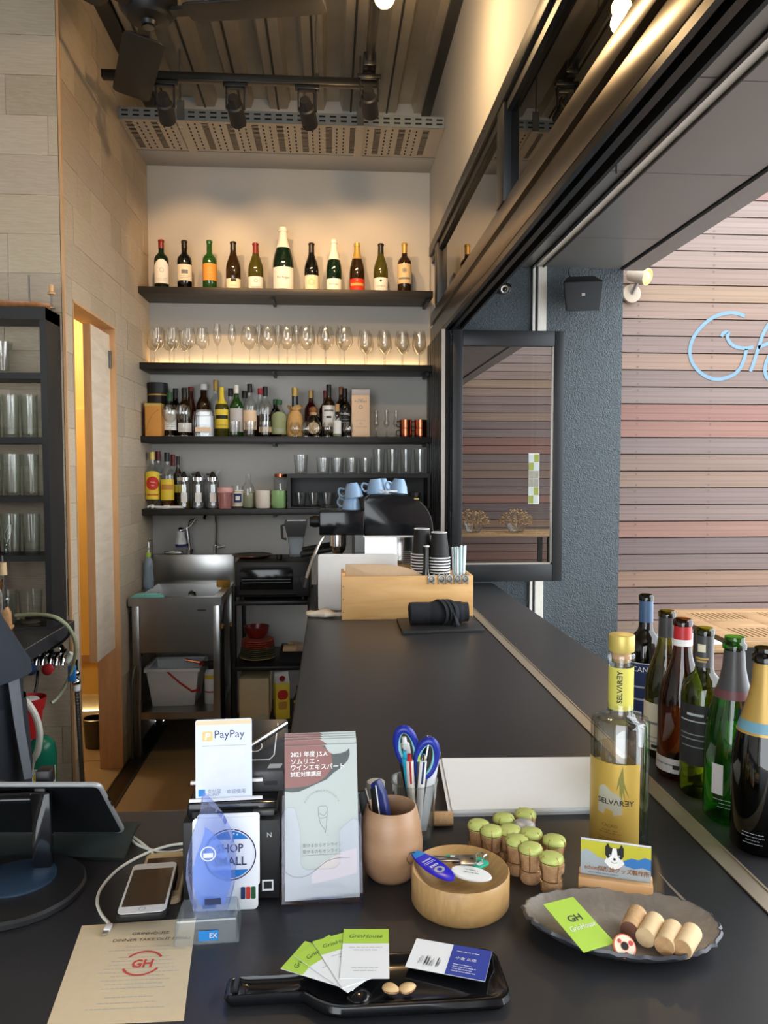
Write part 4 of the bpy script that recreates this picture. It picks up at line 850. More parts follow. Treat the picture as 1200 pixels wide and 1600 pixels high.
t = thing('cream_carton', 'plain cream cardboard box on the bottom of the rack', 'box', (-.385, 3.95, .165)); part('carton', MB().box(-.075, .075, -.1, .1, 0, .215), 'lb_tan', t, bevel=.002); part('stamp', MB().rect(.03, .055, .02, .035, .0006, UPR((0, -.1, 0))), 'ink_light', t, smooth=0)
t = thing('juice_carton', 'yellow and red gable top drink carton on the bottom of the rack', 'carton', (-.25, 3.9, .165), .25)
part('carton', MB().box(-.036, .036, -.036, .036, 0, .185), 'lb_yellow', t, bevel=.002); part('gable', MB().add([(-.036, -.036, .185), (.036, -.036, .185), (.036, .036, .185), (-.036, .036, .185), (-.036, 0, .215), (.036, 0, .215), (-.036, 0, .235), (.036, 0, .235)], [(0, 1, 5, 4), (2, 3, 4, 5), (0, 4, 3), (1, 2, 5), (4, 5, 7, 6)]), 'lb_white', t, smooth=0)
part('badge', MB().prism(rrect(-.026, .026, .1, .15, .02), 0, .0006, UPR((0, -.036, 0))), 'lb_red', t); part('badge', MB().prism(rrect(-.022, .022, .05, .09, .01), 0, .0006, UPR((0, -.036, 0))), 'lb_orange', t); part('cap', MB().cyl(.014, 0, .012, 14, T((0, -.02, .2)) @ RX(R(40))), 'red_plastic', t)
t = thing('red_label_bottle', 'small dark bottle with red and yellow label beside the drink carton', 'bottle', (-.165, 3.9, .165)); part('bottle', MB().lathe([(0, .001), (.022, 0), (.022, .1), (.01, .13), (.009, .16), (0, .16)], 14), 'bt_black', t); part('label', MB().patch(.0225, .02, .075, 1.6), 'red_plastic', t); part('label', MB().patch(.0226, .075, .09, 1.6), 'lb_yellow', t)
for i, (px_, py_) in enumerate(((346, 975), (363, 972))):
    p = ony(px_, py_, 3.88); o = thing('folded_stand', f'black pole with brass tip, {("left", "right")[i]} of two between sink and rack', 'pole', (p.x, 3.88, 0), 0, 'brass tipped poles'); part('pole', MB().rod((0, 0, 0), (0, 0, p.z - .02), .013, 10), 'black_metal', o); part('tip', MB().lathe([(.014, p.z - .02), (.015, p.z - .004), (.006, p.z), (0, p.z + .004)], 12), 'foil_gold', o)

# ---------------------------------------------------------------- espresso corner
EY0, EY1 = 3.22, 3.66
ex0, ex1, exm = -.045, .455, .145
em = thing('espresso_machine', 'black and chrome espresso machine seen from its side on the counter', 'coffee machine', (0, 0, ZT))
hood = [(exm, .30), (exm, .46)] + arc(exm + .05, .425, .05, 150, 90, 5) + [(ex1 - .16, .475)] + [(ex1 - .16 + .14 * math.sin(R(a)), .335 + .14 * math.cos(R(a))) for a in range(10, 91, 10)] + [(ex1 - .01, .30)]
part('hood', MB().prism(hood, 0, EY1 - EY0, frame((0, EY1, 0), (1, 0, 0), (0, 0, 1))), 'black_gloss', em, smooth=40, bevel=.008)
part('side_panel', MB().box(exm, ex1, EY0 + .004, EY1, .03, .30), 'chrome', em, bevel=.004)
part('panel_bead', MB().box(exm - .004, ex1 + .004, EY0 - .002, EY0 + .01, .295, .303), 'alu_strip', em, smooth=0)
part('group_housing', MB().box(ex0, exm, EY0, EY1, .305, .41), 'black_gloss', em, bevel=.006)
part('drip_tray', MB().box(ex0 - .01, exm, EY0 + .02, EY1 - .02, .03, .1), 'steel_dark', em, bevel=.005); part('front_panel', MB().box(exm - .04, exm, EY0 + .01, EY1, .1, .305), 'steel_dark', em, smooth=0)
for y in (EY0 + .12, EY0 + .32):
    gh = part('group_head', MB().cyl(.036, .25, .305, 20, T((ex0 + .08, y, 0))), 'chrome', em); part('portafilter', MB().lathe([(0, .215), (.02, .215), (.033, .235), (.035, .255), (0, .255)], 18, T((ex0 + .08, y, 0))), 'chrome', gh)
    part('portafilter_handle', MB().rod((ex0 + .05, y, .235), (ex0 - .08, y - .03, .215), .013, 10), 'rubber_black', gh)
part('steam_wand', MB().tube(spline([(ex0 + .02, EY0 + .02, .3), (ex0 + .0, EY0 - .0, .27), (ex0 - .04, EY0 - .02, .17), (ex0 - .055, EY0 - .025, .12)], 6), .007, 8), 'alu_strip', em)
part('wand_tip', MB().rod((ex0 - .052, EY0 - .024, .13), (ex0 - .062, EY0 - .028, .09), .011, 8), 'rubber_black', em)
part('knob', MB().lathe([(0, -.04), (.02, -.04), (.026, -.02), (.024, .0), (0, .0)], 14, T((ex0, EY0 + .06, .36)) @ RY(R(90))), 'rubber_black', em)
for x in (ex0 + .05, ex1 - .05):
    for y in (EY0 + .05, EY1 - .05): part('foot', MB().cyl(.018, 0, .03, 12, T((x, y, 0))), 'rubber_black', em)
part('cup_rail', MB().tube([(exm + .06, EY0 + .01, .49), (ex1 - .17, EY0 + .01, .49)], .004, 6), 'chrome', em)
part('badge', MB().box(.355, .375, EY0 - .001, EY0, .455, .46), 'foil_gold', em, smooth=0)
pm('cup_blue', (134, 164, 196), .25)
def cupmesh():
    return MB().lathe([(0, .062), (.022, .062), (.024, .058), (.036, .03), (.041, 0), (.0385, 0), (.033, .03), (.02, .055), (0, .057)], 24)
for i, (px_, py_, y_, tilt, z_) in enumerate(((549, 789, EY0 + .06, .0, .411), (553, 780, EY0 + .06, .14, .462), (588, 772, EY0 + .07, .06, .479), (622, 774, EY0 + .07, -.08, .479), (597, 760, EY0 + .2, .1, .479))):
    p = ony(px_, py_, y_); c = thing('coffee_cup', ('pale blue cup upside down under another on the group housing', 'pale blue cup resting tilted on the lowest cup', 'pale blue cup upside down left on the machine hood', 'pale blue cup upside down at the right on the machine hood', 'pale blue cup behind the others on the machine hood')[i], 'cup', (p.x, y_, ZT + z_), 2.9 + .2 * i, 'blue cups on the espresso machine'); c.rotation_euler = (0, tilt, 2.8 + .25 * i)
    part('bowl', cupmesh(), 'cup_blue', c, smooth=60); part('handle', MB().tube(spline([(.034, 0, .04), (.055, 0, .046), (.062, 0, .028), (.05, 0, .012), (.038, 0, .014)], 5), .0045, 8), 'cup_blue', c)
g = thing('coffee_grinder', 'coffee grinder with dark clear hopper behind the espresso machine', 'grinder', (ony(590, 800, 3.78).x, 3.775, ZT))
thin('smoke_plastic', (150, 150, 148), (60, 60, 58), 1.5, .05, (40, 36, 32), .4)
part('body', MB().box(-.08, .08, -.085, .085, 0, .34), 'black_metal', g, bevel=.01); part('hopper', MB().lathe([(.035, .34), (.055, .38), (.085, .46), (.09, .5), (.087, .5), (.05, .38)], 24), 'smoke_plastic', g, smooth=50); part('lid', MB().cyl(.096, .5, .512, 26), 'foil_grey', g, bevel=.003); part('label', MB().patch(.0885, .465, .49, .3, .3), 'lb_white', g)

# wooden crate with menus, cups, straws
KY = 2.945; kx0 = ony(534, 950, KY).x; kx1 = ony(739, 950, KY).x
ck = thing('pine_crate', 'long pine box with cups and straws on the bar', 'box', (0, KY, ZT)); kh = ony(640, 900, KY).z - ZT
for n_, q in (('front_board', MB().box(kx0, kx1, 0, .012, 0, kh)), ('back_board', MB().box(kx0, kx1, .148, .16, 0, kh)), ('end_board', MB().box(kx0, kx0 + .012, .012, .148, 0, kh + .012)), ('end_board', MB().box(kx1 - .012, kx1, .012, .148, 0, kh)), ('bottom_board', MB().box(kx0 + .012, kx1 - .012, .012, .148, 0, .01))): part(n_, q, 'box_pine', ck, bevel=.0015)
for z in (.03, .08, .13): part('nail', MB().cyl(.002, 0, .001, 8, T((kx0 + .006, 0, z)) @ RX(R(90))), 'ink_black', ck)
wb = single('white_board', 'white plastic cutting board leaning behind the pine box', 'board', MB().prism(rrect(-.0, .33, 0, .232, .012), 0, .008), 'white_plastic', (ony(497, 950, 3.14).x, 3.155, ZT), (R(84), 0, 0), bevel=.002)
kp = MB().prism([(0, 0), (.325, 0), (.325, .06)] + [(q.x, q.y) for q in spline([(.325, .06), (.28, .105), (.2, .128), (.1, .135), (0, .135)], 5)][1:], 0, .012)
single('kraft_folder', 'brown folder with curved edge standing in the pine box', 'folder', kp, 'kraft', (kx0 + .016, KY + .05, ZT + .075), (R(88), 0, 0), bevel=.001)
pm('cup_black', (28, 28, 30), .6)
def paper_cup(px, y, label, n):
    p = ony(px, 890, y)
    for k in range(n):
        c = thing('paper_cup', f'black paper cup, {ORD[n - 1 - k]} from the top of the {label}', 'cup', (p.x, y, ZT + .012 + k * .0115), 0, 'stacked black paper cups')
        part('wall', MB().lathe([(.042, 0), (.0305, .102 if k == n - 1 else .09)], 22), 'cup_black', c); part('rim', MB().tube([(.0425 * math.cos(a / 20 * 6.2832), .0425 * math.sin(a / 20 * 6.2832), .003) for a in range(20)], .0026, 6, True), 'white_paper', c)
        if k == n - 1: part('base', MB().cyl(.0305, .099, .102, 22).lathe([(.0295, .102), (.0305, .104), (.0312, .102)], 22), 'cup_black', c); part('base_ring', MB().tube([(.0305 * math.cos(a / 20 * 6.2832), .0305 * math.sin(a / 20 * 6.2832), .1025) for a in range(20)], .0015, 5, True), 'white_paper', c)
paper_cup(659, KY + .1, 'left stack in the pine box', 21); paper_cup(686, KY + .06, 'right stack in the pine box', 20)
t = thing('mini_bottle', 'small black bottle with white neck band inside the pine box', 'bottle', (ony(666, 900, KY + .04).x, KY + .038, ZT + .012)); part('bottle', MB().lathe([(0, 0), (.022, 0), (.022, .14), (.0125, .185), (.0115, .275), (0, .275)], 16), 'bt_black', t, smooth=60); part('band', MB().cyl(.0122, .266, .272, 14), 'lb_white', t); part('tag', MB().rect(-.012, .012, -.008, .008, 0, T((-.02, -.026, .135)) @ UPR()), 'lb_tan', t, smooth=0)
pm('straw_blue', (196, 224, 226), .5)
p = ony(718, 890, KY + .08); sc = random.Random(5)
hb = thing('straw_holder', 'cream ribbed cup holding straws in the pine box corner', 'holder', (p.x, KY + .085, ZT + .012)); part('cup', MB().lathe([(0, .002), (.034, 0), (.036, .13), (.034, .13), (.032, .006), (0, .006)], 18), 'lb_tan', hb, smooth=50)
for k in range(11):
    a = k * 2.4; r_ = .02 * math.sqrt(k / 11); dx, dy = math.cos(a) * r_, math.sin(a) * r_
    o = single('paper_straw', f'wrapped straw in the pine box bundle, {ORD[k]} of them', 'straw', MB().rod((0, 0, 0), (dx * .6, dy * .6, .245 + sc.uniform(-.012, .014)), .0042, 8), ('straw_blue', 'white_paper')[k % 2], (p.x + dx, KY + .085 + dy, ZT + .02), group='wrapped straws in the pine box')
    o['label'] = ('white' if k % 2 else 'pale blue') + ' wrapped straw standing in the pine box holder'
pm('pewter', (176, 174, 166), .35, metal=.7)
for i, px_ in enumerate((674, 690, 702, 715, 727)):
    p = ony(px_, 905, KY); c = thing('pewter_clip', f'{ORD[i]} pewter clip from the left hooked over the pine box front', 'clip', (p.x, KY - .001, ZT + kh - .012), 0, 'pewter clips on the pine box')
    part('medallion', MB().cyl(.014, 0, .004, 18, RX(R(90))), 'pewter', c, bevel=.001); part('ear', MB().prism([(-.013, .006), (-.004, .012), (-.012, .026)], 0, .003, UPR()).prism([(.013, .006), (.004, .012), (.012, .026)], 0, .003, UPR()).prism([(-.012, -.008), (-.003, -.012), (-.012, -.022)], 0, .003, UPR()).prism([(.012, -.008), (.003, -.012), (.012, -.022)], 0, .003, UPR()), 'pewter', c, smooth=0); part('relief', MB().ring(0, 0, .008, .0105, .0046, UPR(), 18), 'steel_dark', c, smooth=0)
# slate with rolled apron, white cloth
p0, p1, p2, p3 = (onz(a, b, ZT + .012) for a, b in ((620, 966), (737, 962), (757, 982), (629, 987)))
t = single('slate_tray', 'flat black slate board in front of the pine box', 'board', MB().prism([(q.x, q.y) for q in (p3, p2, p1, p0)], ZT, ZT + .012), 'black_paint', bevel=.001)
a_ = onz(640, 975, ZT + .012); b_ = onz(728, 970, ZT + .012); ra = thing('rolled_apron', 'rolled black cloth apron tied with its own strap', 'apron', (a_.x, a_.y + .0, ZT + .012)); L = b_.x - a_.x
rl = MB(); n = 40
for i in range(n + 1):
    u = i / n; r_ = .043 - .004 * abs(u - .5) + .003 * math.sin(u * 17) * (1 if .3 < u < .8 else .25); r_ *= (1 if u < .9 else .93)
    for k in range(20): a = 2 * math.pi * k / 20; w = 1 + .05 * math.sin(3 * a + 9 * u); rl.v.append((u * L, r_ * w * math.cos(a) + .01 * u, .041 + r_ * .95 * math.sin(a)))
for i in range(n):
    for k in range(20): rl.f.append((i * 20 + k, i * 20 + (k + 1) % 20, i * 20 + 20 + (k + 1) % 20, i * 20 + 20 + k))
rl.f += [tuple(range(19, -1, -1)), tuple(range(n * 20, n * 20 + 20))]
part('roll', rl, 'denim_black', ra, smooth=60)
for s0, s1 in ((.4, .62), (.48, .7), (.55, .78)): part('strap', MB().tube([(L * (s0 + (s1 - s0) * (1 - math.cos(a)) / 2), .0475 * math.cos(a), .041 + .0465 * math.sin(a)) for a in [R(-90 + 15 * k) for k in range(25)]], .009, 6, flat=.4), 'denim_black', ra)
part('strap_end', MB().tube(spline([(L * .62, -.02, .083), (L * .72, -.045, .05), (L * .78, -.055, .008), (L * .79, -.06, .003)], 5), .009, 6, flat=.4), 'denim_black', ra)
part('inner_coil', MB().tube([(-.001, .035 * (1 - k / 30) * math.cos(k * .6), .041 + .035 * (1 - k / 30) * math.sin(k * .6)) for k in range(30)], .0018, 5), 'ink_black', ra)
wg = MB(); p = onz(508, 966, ZT); pm('cloth_cream', (222, 212, 194), .9, bump=.3, bscale=400)
for i in range(17):
    u = i / 16; r_ = .021 * math.sin(math.pi * min(1, .12 + u * .86)) + .004 * math.sin(u * 15)
    for k in range(12): a = 2 * math.pi * k / 12; wg.v.append((-.075 + .15 * u, r_ * 1.6 * math.cos(a) + .01 * math.sin(u * 5), max(0, .014 + r_ * .8 * math.sin(a) + .003 * math.sin(u * 11 + k))))
for i in range(16):
    for k in range(12): wg.f.append((i * 12 + k, i * 12 + (k + 1) % 12, i * 12 + 12 + (k + 1) % 12, i * 12 + 12 + k))
wg.f += [tuple(range(11, -1, -1)), tuple(range(16 * 12, 17 * 12))]
single('cream_cloth', 'crumpled cream cloth at the counter edge beside the pine box', 'cloth', wg, 'cloth_cream', (p.x, p.y + .02, ZT), smooth=70)
# ================================================================ things on the near bar
def yaw(p, q): d = q - p; return math.atan2(d.y, d.x)
def lines(mb, x0, x1, ys, w, M, seed=1, cen=True, h=.6):
    """rows of print too small to read: broken word strokes"""
    r_ = random.Random(seed)
    for y in ys:
        L = (x1 - x0) * r_.uniform(.45, 1); c = (x0 + x1) / 2; a = c - L / 2 if cen else x0
        t = a
        while t < a + L:
            k = r_.uniform(.4, 1.3) * w * 4; mb.rect(t, min(t + k, a + L), y, y + w * h, 0, M); t += k + w * .7
# ---- tablet on its stand
pb = onz(22, 1397, ZT)
ts = thing('tablet_stand', 'black tablet stand with heavy round base at the left bar end', 'stand', (pb.x, pb.y, ZT))
part('base', MB().lathe([(0, 0), (.09, 0), (.093, .003), (.093, .009), (.09, .0125), (.05, .014), (0, .0145)], 48), 'black_paint', ts, smooth=40)
pm('stand_ring', (70, 92, 116), .25, metal=.6)
part('swivel_ring', MB().lathe([(0, .0175), (.048, .0175), (.05, .0165), (.05, .0135)], 40), 'stand_ring', ts, loc=(.0, .015, 0))
part('neck', MB().box(.012, .038, .035, .047, .0165, .125).box(-.1, .012, .035, .047, .112, .125), 'black_gloss', ts, bevel=.002)
part('clamp', MB().box(.012, .032, .052, .076, .128, .15).box(.014, .03, .04, .056, .112, .13), 'black_metal', ts, bevel=.002)
ti = onz(197, 1293, ZT + .025); to = Vector((-.336, 1.115, .968))
tb = thing('tablet', 'silver tablet leaning in the stand with its back to the camera', 'tablet', (ti.x, ti.y, ZT + .022), R(-4))
tilt = math.atan2(.105, .118)
Mt = frame((0, 0, 0), (-1, 0, 0), (0, -.1, .118))
pm('tablet_back', (168, 170, 172), .4, metal=.35)
part('body', MB().prism(rrect(0, .25, 0, .154, .012), -.0065, 0, Mt), 'tablet_back', tb, bevel=.0018)
part('screen', MB().prism(rrect(.004, .246, .004, .15, .009), -.0068, -.0065, Mt), 'black_gloss', tb, smooth=0)
part('arm_plate', MB().prism([(.15, .154), (.12, .13), (.09, .07), (.075, .02), (.1, .005), (.2, .005), (.2, .154)], .0, .005, Mt), 'rubber_black', tb, bevel=.001)
part('volume_key', MB().box(-.0006, .0004, .1, .113, -.0045, -.002, Mt).box(-.0006, .0004, .085, .097, -.0045, -.002, Mt), 'chrome', tb, smooth=0)
fo = MB(); pm('folio_green', (40, 48, 46), .7)
for i in range(11):
    u = i / 10
    for j in range(9): w = j / 8; fo.v.append((.012 - .30 * u, -.005 - .085 * w, .004 + .006 * math.sin(w * 5 + u * 2) * (1 - u) + .01 * (1 - w)))
for i in range(10):
    for j in range(8): fo.f.append((i * 9 + j, i * 9 + 9 + j, i * 9 + 10 + j, i * 9 + j + 1))
fo2 = MB().add(fo.v, fo.f).add([(x, y, z - .004) for x, y, z in fo.v], [q[::-1] for q in fo.f])
single('tablet_folio', 'dark green folding cover lying open under the tablet', 'cover', fo2, 'folio_green', (ti.x + .005, ti.y + .035, ZT + .006), (0, 0, R(-4)), smooth=60)
# ---- cables
def cable(label, pts, mat='hose_white', r=.0022): return single('charging_cable', label, 'cable', MB().tube(spline([onz(a, b, ZT + .0022 + (h if len(p_) > 2 else 0)) for p_ in pts for a, b, h in [tuple(p_) + (0,) * (3 - len(p_))]], 8), r, 8), mat)
cable('white charging cable curling from the till to the menu sheet', [(290, 1318), (262, 1322), (225, 1335), (185, 1358), (158, 1388), (152, 1410), (158, 1428), (168, 1440), (172, 1446)])
cable('white cable running from the tablet to the phone', [(193, 1294, .008), (205, 1305), (222, 1318), (236, 1330), (243, 1340)], r=.002)
cable('white cable looping behind the phones into the printer', [(195, 1297, .006), (212, 1318), (245, 1330), (270, 1331), (292, 1326)], r=.002)
p = onz(171, 1450, ZT); q = onz(166, 1459, ZT); t = thing('cable_plug', 'white plug end of the charging cable on the menu sheet', 'plug', (p.x, p.y, ZT + .001), yaw(p, q)); part('sleeve', MB().box(-.002, .012, -.004, .004, 0, .005), 'white_plastic', t, bevel=.0015); part('contact', MB().box(.012, .019, -.0033, .0033, .0015, .0035), 'alu_strip', t)
# ---- phones
def phone(label, c0, c1, base, case, body, z0, L=.124, Wd=.06):
    a = onz(*c0, z0); b = onz(*c1, z0); m = (a + b) / 2
    t = thing('phone', label, 'phone', (m.x, m.y, base), yaw(a, b) - math.pi / 2)
    part('case', MB().prism(rrect(-Wd / 2 - .002, Wd / 2 + .002, -L / 2 - .002, L / 2 + .002, .01), 0, .009), case, t, bevel=.002)
    part('face', MB().prism(rrect(-Wd / 2, Wd / 2, -L / 2, L / 2, .008), .009, .0098), body, t, smooth=0); part('screen', MB().prism(rrect(-Wd / 2 + .003, Wd / 2 - .003, -L / 2 + .016, L / 2 - .016, .001), .0098, .0101), 'screen_dark', t, smooth=0)
    part('home_button', MB().ring(0, -L / 2 + .008, .0035, .0045, .0103, None, 18), 'ink_light', t, smooth=0)
pm('screen_dark', (52, 40, 30), .08)
phone('white faced phone in a black case on the bar', (222, 1421), (242, 1353), ZT + .0105, 'rubber_black', 'white_plastic', ZT + .02)
phone('second phone mostly hidden under the white phone', (246, 1395), (262, 1338), ZT, 'kraft', 'lb_tan', ZT + .01)
# ---- take-out menu
c = [onz(*q, ZT) for q in ((128, 1447), (306, 1435), (287, 1595), (72, 1605))]
mn = thing('menu_sheet', 'cream take out menu sheet with a red stamp lying on the bar', 'menu', c[3])
o = c[3]; xd = c[2] - o; yd = c[0] - o; w_, h_ = xd.length, yd.length
Mm = frame((0, 0, .0006), xd, yd)
part('sheet', MB().prism([((q - o).x, (q - o).y) for q in (c[3], c[2], c[1], c[0])], 0, .0006), 'menu_paper', mn, smooth=0)
pr = MB(); pr.text('GRINHOUSE', w_ * .32, w_ * .5, h_ * .87, .0002, Mm, h_ * .03); pr.text('DINNER TAKE OUT MENU', w_ * .66, w_ * .53, h_ * .80, .0002, Mm, h_ * .03)
part('heading', pr, 'ink_black', mn, smooth=0)
pr = MB(); Ml = Mm @ T((0, 0, .0002)); lines(pr, w_ * .2, w_ * .85, [h_ * (.72 - .038 * k) for k in range(12)] + [h_ * .22, h_ * .17, h_ * .12], .0016, Ml, 3)
part('small_print', pr, 'ink_light', mn, smooth=0); pm('ink_red', (206, 78, 70), .6)
pr = MB(); pr.text('GH', w_ * .17, w_ * .53, h_ * .54, .0004, Mm, h_ * .085, bold=.03)
for a0, a1 in ((.5, 2.6), (3.6, 5.8)): pr.ring(w_ * .53, h_ * .545, w_ * .145, w_ * .165, .0004, Mm, 14, a0, a1)
part('stamp', pr, 'ink_red', mn, smooth=0)
# ---- receipt printer, card reader, signs
PX0, PX1, PY = ony(286, 1400, 1.012).x, ony(438, 1400, 1.012).x, 1.012
rp = thing('receipt_printer', 'black box shaped receipt printer on the bar', 'printer', ((PX0 + PX1) / 2, PY, ZT)); hw_ = (PX1 - PX0) / 2
part('body', MB().box(-hw_, hw_, 0, .145, .003, .112), 'black_paint', rp, bevel=.003); part('top_cover', MB().box(-hw_ + .004, hw_ - .004, .012, .14, .112, .131), 'black_gloss', rp, bevel=.004); part('paper_slot', MB().box(-hw_ + .012, hw_ - .03, .008, .0125, .114, .122), 'ink_black', rp, smooth=0)
part('lever', MB().box(hw_ - .036, hw_ - .008, .004, .012, .116, .123), 'foil_grey', rp, bevel=.001)
part('sticker', MB().rect(hw_ - .024, hw_ - .009, .015, .03, .0006, UPR()), 'card_white', rp, smooth=0); part('sticker_mark', MB().rect(hw_ - .022, hw_ - .011, .018, .028, .001, UPR()), 'ink_black', rp, smooth=0); part('nfc_mark', MB().text('N', .006, hw_ - .014, .092, .0006, UPR()), 'ink_light', rp, smooth=0)
pm('led_blue', (30, 40, 255), .3, emit=2.5); part('status_light', MB().sphere(.003, 8, T((-hw_ + .035, 0, .104))), 'led_blue', rp)
cr = thing('card_terminal', 'grey card payment terminal standing on the printer', 'terminal', (PX1 - .032, PY + .085, ZT + .131), 0)
part('body', MB().prism([(-.045, 0), (.045, 0), (.045, .03), (-.045, .062)], -.036, .036, frame((0, 0, 0), (0, 1, 0), (0, 0, 1))) if False else MB().add([(-.036, -.04, 0), (.036, -.04, 0), (.036, .05, 0), (-.036, .05, 0), (-.036, -.04, .03), (.036, -.04, .03), (.036, .05, .075), (-.036, .05, .075)], [(3, 2, 1, 0), (0, 1, 5, 4), (2, 3, 7, 6), (1, 2, 6, 5), (3, 0, 4, 7), (4, 5, 6, 7)]), 'foil_grey', cr, bevel=.003)
Mc = frame((0, -.04, .0304), (1, 0, 0), (0, .09, .045)); part('outline', MB().stroke([(-.03, .02), (.014, .02), (.02, .028), (.022, .09)], .0016, .0004, Mc), 'ink_white', cr, smooth=0)
pr = MB(); pr.ring(-.008, .045, .009, .0105, .0004, Mc, 20); part('logo', pr, 'ink_white', cr, smooth=0); part('badge', MB().flat([(.012, .004), (.03, .004), (.033, .012), (.015, .012)], .0004, Mc), 'ink_light', cr, smooth=0); part('card_slot', MB().rect(.008, .026, .01, .016, .0005, UPR((0, -.04, 0))), 'ink_black', cr, smooth=0)
part('stylus', MB().rod((-.03, -.03, .052), (.036, .02, .078), .0032, 8), 'chrome', cr); part('stylus_shade', MB().rod((-.03, -.026, .047), (.034, .024, .073), .003, 8), 'rubber_black', cr)
# payment card
a = ony(350, 1253, PY + .022)
pc = thing('payment_sign', 'white payment sign card standing on the printer', 'sign', (a.x, PY + .022, ZT + .132), R(3)); pw_, ph_ = .0755, .1085
Mp = frame((0, 0, 0), (1, 0, 0), (.05, .09, 1)); part('card', MB().prism(rrect(-pw_ / 2, pw_ / 2, 0, ph_, .003), -.003, 0, Mp), 'sign_card', pc, smooth=0) if 'sign_card' in MATS else (pm('sign_card', (214, 222, 240), .4, var=.01), part('card', MB().prism(rrect(-pw_ / 2, pw_ / 2, 0, ph_, .003), -.003, 0, Mp), 'sign_card', pc, smooth=0))
F_ = lambda fx: (fx - .5) * pw_
Y_ = lambda fy: (1 - fy) * ph_
part('top_band', MB().rect(F_(.01), F_(.99), Y_(.065), Y_(.012), .0003, Mp), 'lb_peach', pc, smooth=0)
pm('logo_amber', (244, 200, 130), .5); pm('ink_navy', (44, 52, 88), .5); pm('pay_blue', (30, 130, 205), .5); pm('panel_grey', (218, 222, 228), .5)
part('logo_square', MB().flat(rrect(F_(.12), F_(.305), Y_(.265), Y_(.145), .002), .0003, Mp), 'logo_amber', pc, smooth=0); part('logo_letter', MB().text('P', .008, F_(.215), Y_(.205), .0006, Mp, .009, shear=.2, bold=.03), 'ink_white', pc, smooth=0)
part('wordmark', MB().text('PayPay', F_(.87) - F_(.34), F_(.605), Y_(.2), .0003, Mp), 'ink_navy', pc, smooth=0)
pr = MB(); pr.rect(F_(.12), F_(.9), Y_(.33), Y_(.322), .0003, Mp); part('small_print', pr, 'ink_light', pc, smooth=0)
part('panel', MB().rect(F_(.13), F_(.86), Y_(.83), Y_(.38), .0003, Mp), 'panel_grey', pc, smooth=0)
part('blue_square', MB().rect(F_(.05), F_(.17), Y_(.945), Y_(.86), .0003, Mp), 'pay_blue', pc, smooth=0); pr = MB(); pr.text('支付宝', F_(.45) - F_(.21), F_(.33), Y_(.885), .0003, Mp); pr.text('ALIPAY', F_(.43) - F_(.21), F_(.32), Y_(.932), .0003, Mp); pr.text('欢迎使用', F_(.88) - F_(.55), F_(.715), Y_(.9), .0003, Mp); part('wordmark', pr, 'ink_grey', pc, smooth=0)
part('stand', MB().box(-pw_ / 2 - .008, pw_ / 2 + .014, -.004, -.001, .0, .004).box(-pw_ / 2 - .008, pw_ / 2 + .014, .012, .016, .018, .022), 'white_plastic', pc, smooth=0)
# shop sign plate
a = ony(353, 1432, .998)
ss = thing('shop_sign', 'white plate with round blue shop small emblem leaning on the printer', 'sign', (a.x, .994, ZT), R(1)); sw_, sh_ = .0855, .122
Mq = frame((0, 0, 0), (1, 0, 0), (0, .07, 1)); part('plate', MB().prism(rrect(-sw_ / 2, sw_ / 2, 0, sh_, .006), -.002, 0, Mq), 'card_white', ss, bevel=.0006); part('rear_plate', MB().prism(rrect(-sw_ / 2 + .006, sw_ / 2 + .002, .03, sh_ + .004, .004), -.0045, -.0022, Mq), 'card_white', ss, bevel=.0006)
cx, cy_, cr_ = .0065, .073, .034
part('emblem_ring', MB().ring(cx, cy_, cr_ - .0016, cr_, .0004, Mq), 'ink_navy', ss, smooth=0)
pr = MB()
for s in (1, -1): pr.flat([(cx + (cr_ - .003) * math.cos(R(t_)), cy_ + s * (cr_ - .003) * math.sin(R(t_))) for t_ in (range(40, 141, 10) if s > 0 else range(140, 39, -10))], .0004, Mq)
part('emblem_band', pr, 'pay_blue', ss, smooth=0); pr = MB(); pr.text('SHOP', .034, cx, cy_ + .0085, .0005, Mq, .0115, bold=.012); pr.text('SMALL', .043, cx, cy_ - .0085, .0005, Mq, .0115, bold=.012); part('emblem_text', pr, 'ink_navy', ss, smooth=0)
pr = MB()
for s in (1, -1):
    for k in range(5): pr.disc(cx - .004 + .004 * math.cos(k * 1.2566) + .012 * s, cy_ + s * .03 + .004 * math.sin(k * 1.2566), .0013, .0007, Mq, 6)
part('emblem_flower', pr, 'ink_white', ss, smooth=0)
for k, m_ in enumerate(('lb_blue', 'lb_red', 'foil_green')): part('card_logo', MB().flat(rrect(.02 + k * .0068, .026 + k * .0068, .014, .03, .0015), .0004, Mq), m_, ss, smooth=0)
part('card_logo', MB().rect(-.03, -.012, .004, .02, .0004, Mq), 'pay_blue', ss, smooth=0)
# ---- crystal award
a = onz(323, 1478, ZT)
aw = thing('crystal_award', 'blue flame shaped crystal award on a clear block base', 'award', (a.x, a.y, ZT), R(3)); k_ = a.y / 1200
part('base_block', MB().add([(-.04, 0, 0), (.039, 0, 0), (.039, .06, 0), (-.04, .06, 0), (-.038, .006, .03), (.037, .006, .03), (.034, .055, .03), (-.035, .055, .03)], [(3, 2, 1, 0), (0, 1, 5, 4), (2, 3, 7, 6), (1, 2, 6, 5), (3, 0, 4, 7), (4, 5, 6, 7)]), 'glass_crystal', aw, smooth=0, bevel=.0025)
out = [(302, 1436), (293, 1410), (288, 1375), (290, 1340), (298, 1305), (308, 1275), (313, 1255), (314, 1240), (318, 1242), (330, 1256), (345, 1278), (357, 1305), (364, 1335), (366, 1365), (363, 1395), (355, 1425), (352, 1436)]
poly = [((x - 322) * k_ * 1.02, .03 + (1436 - y) * k_ * .97) for x, y in out]
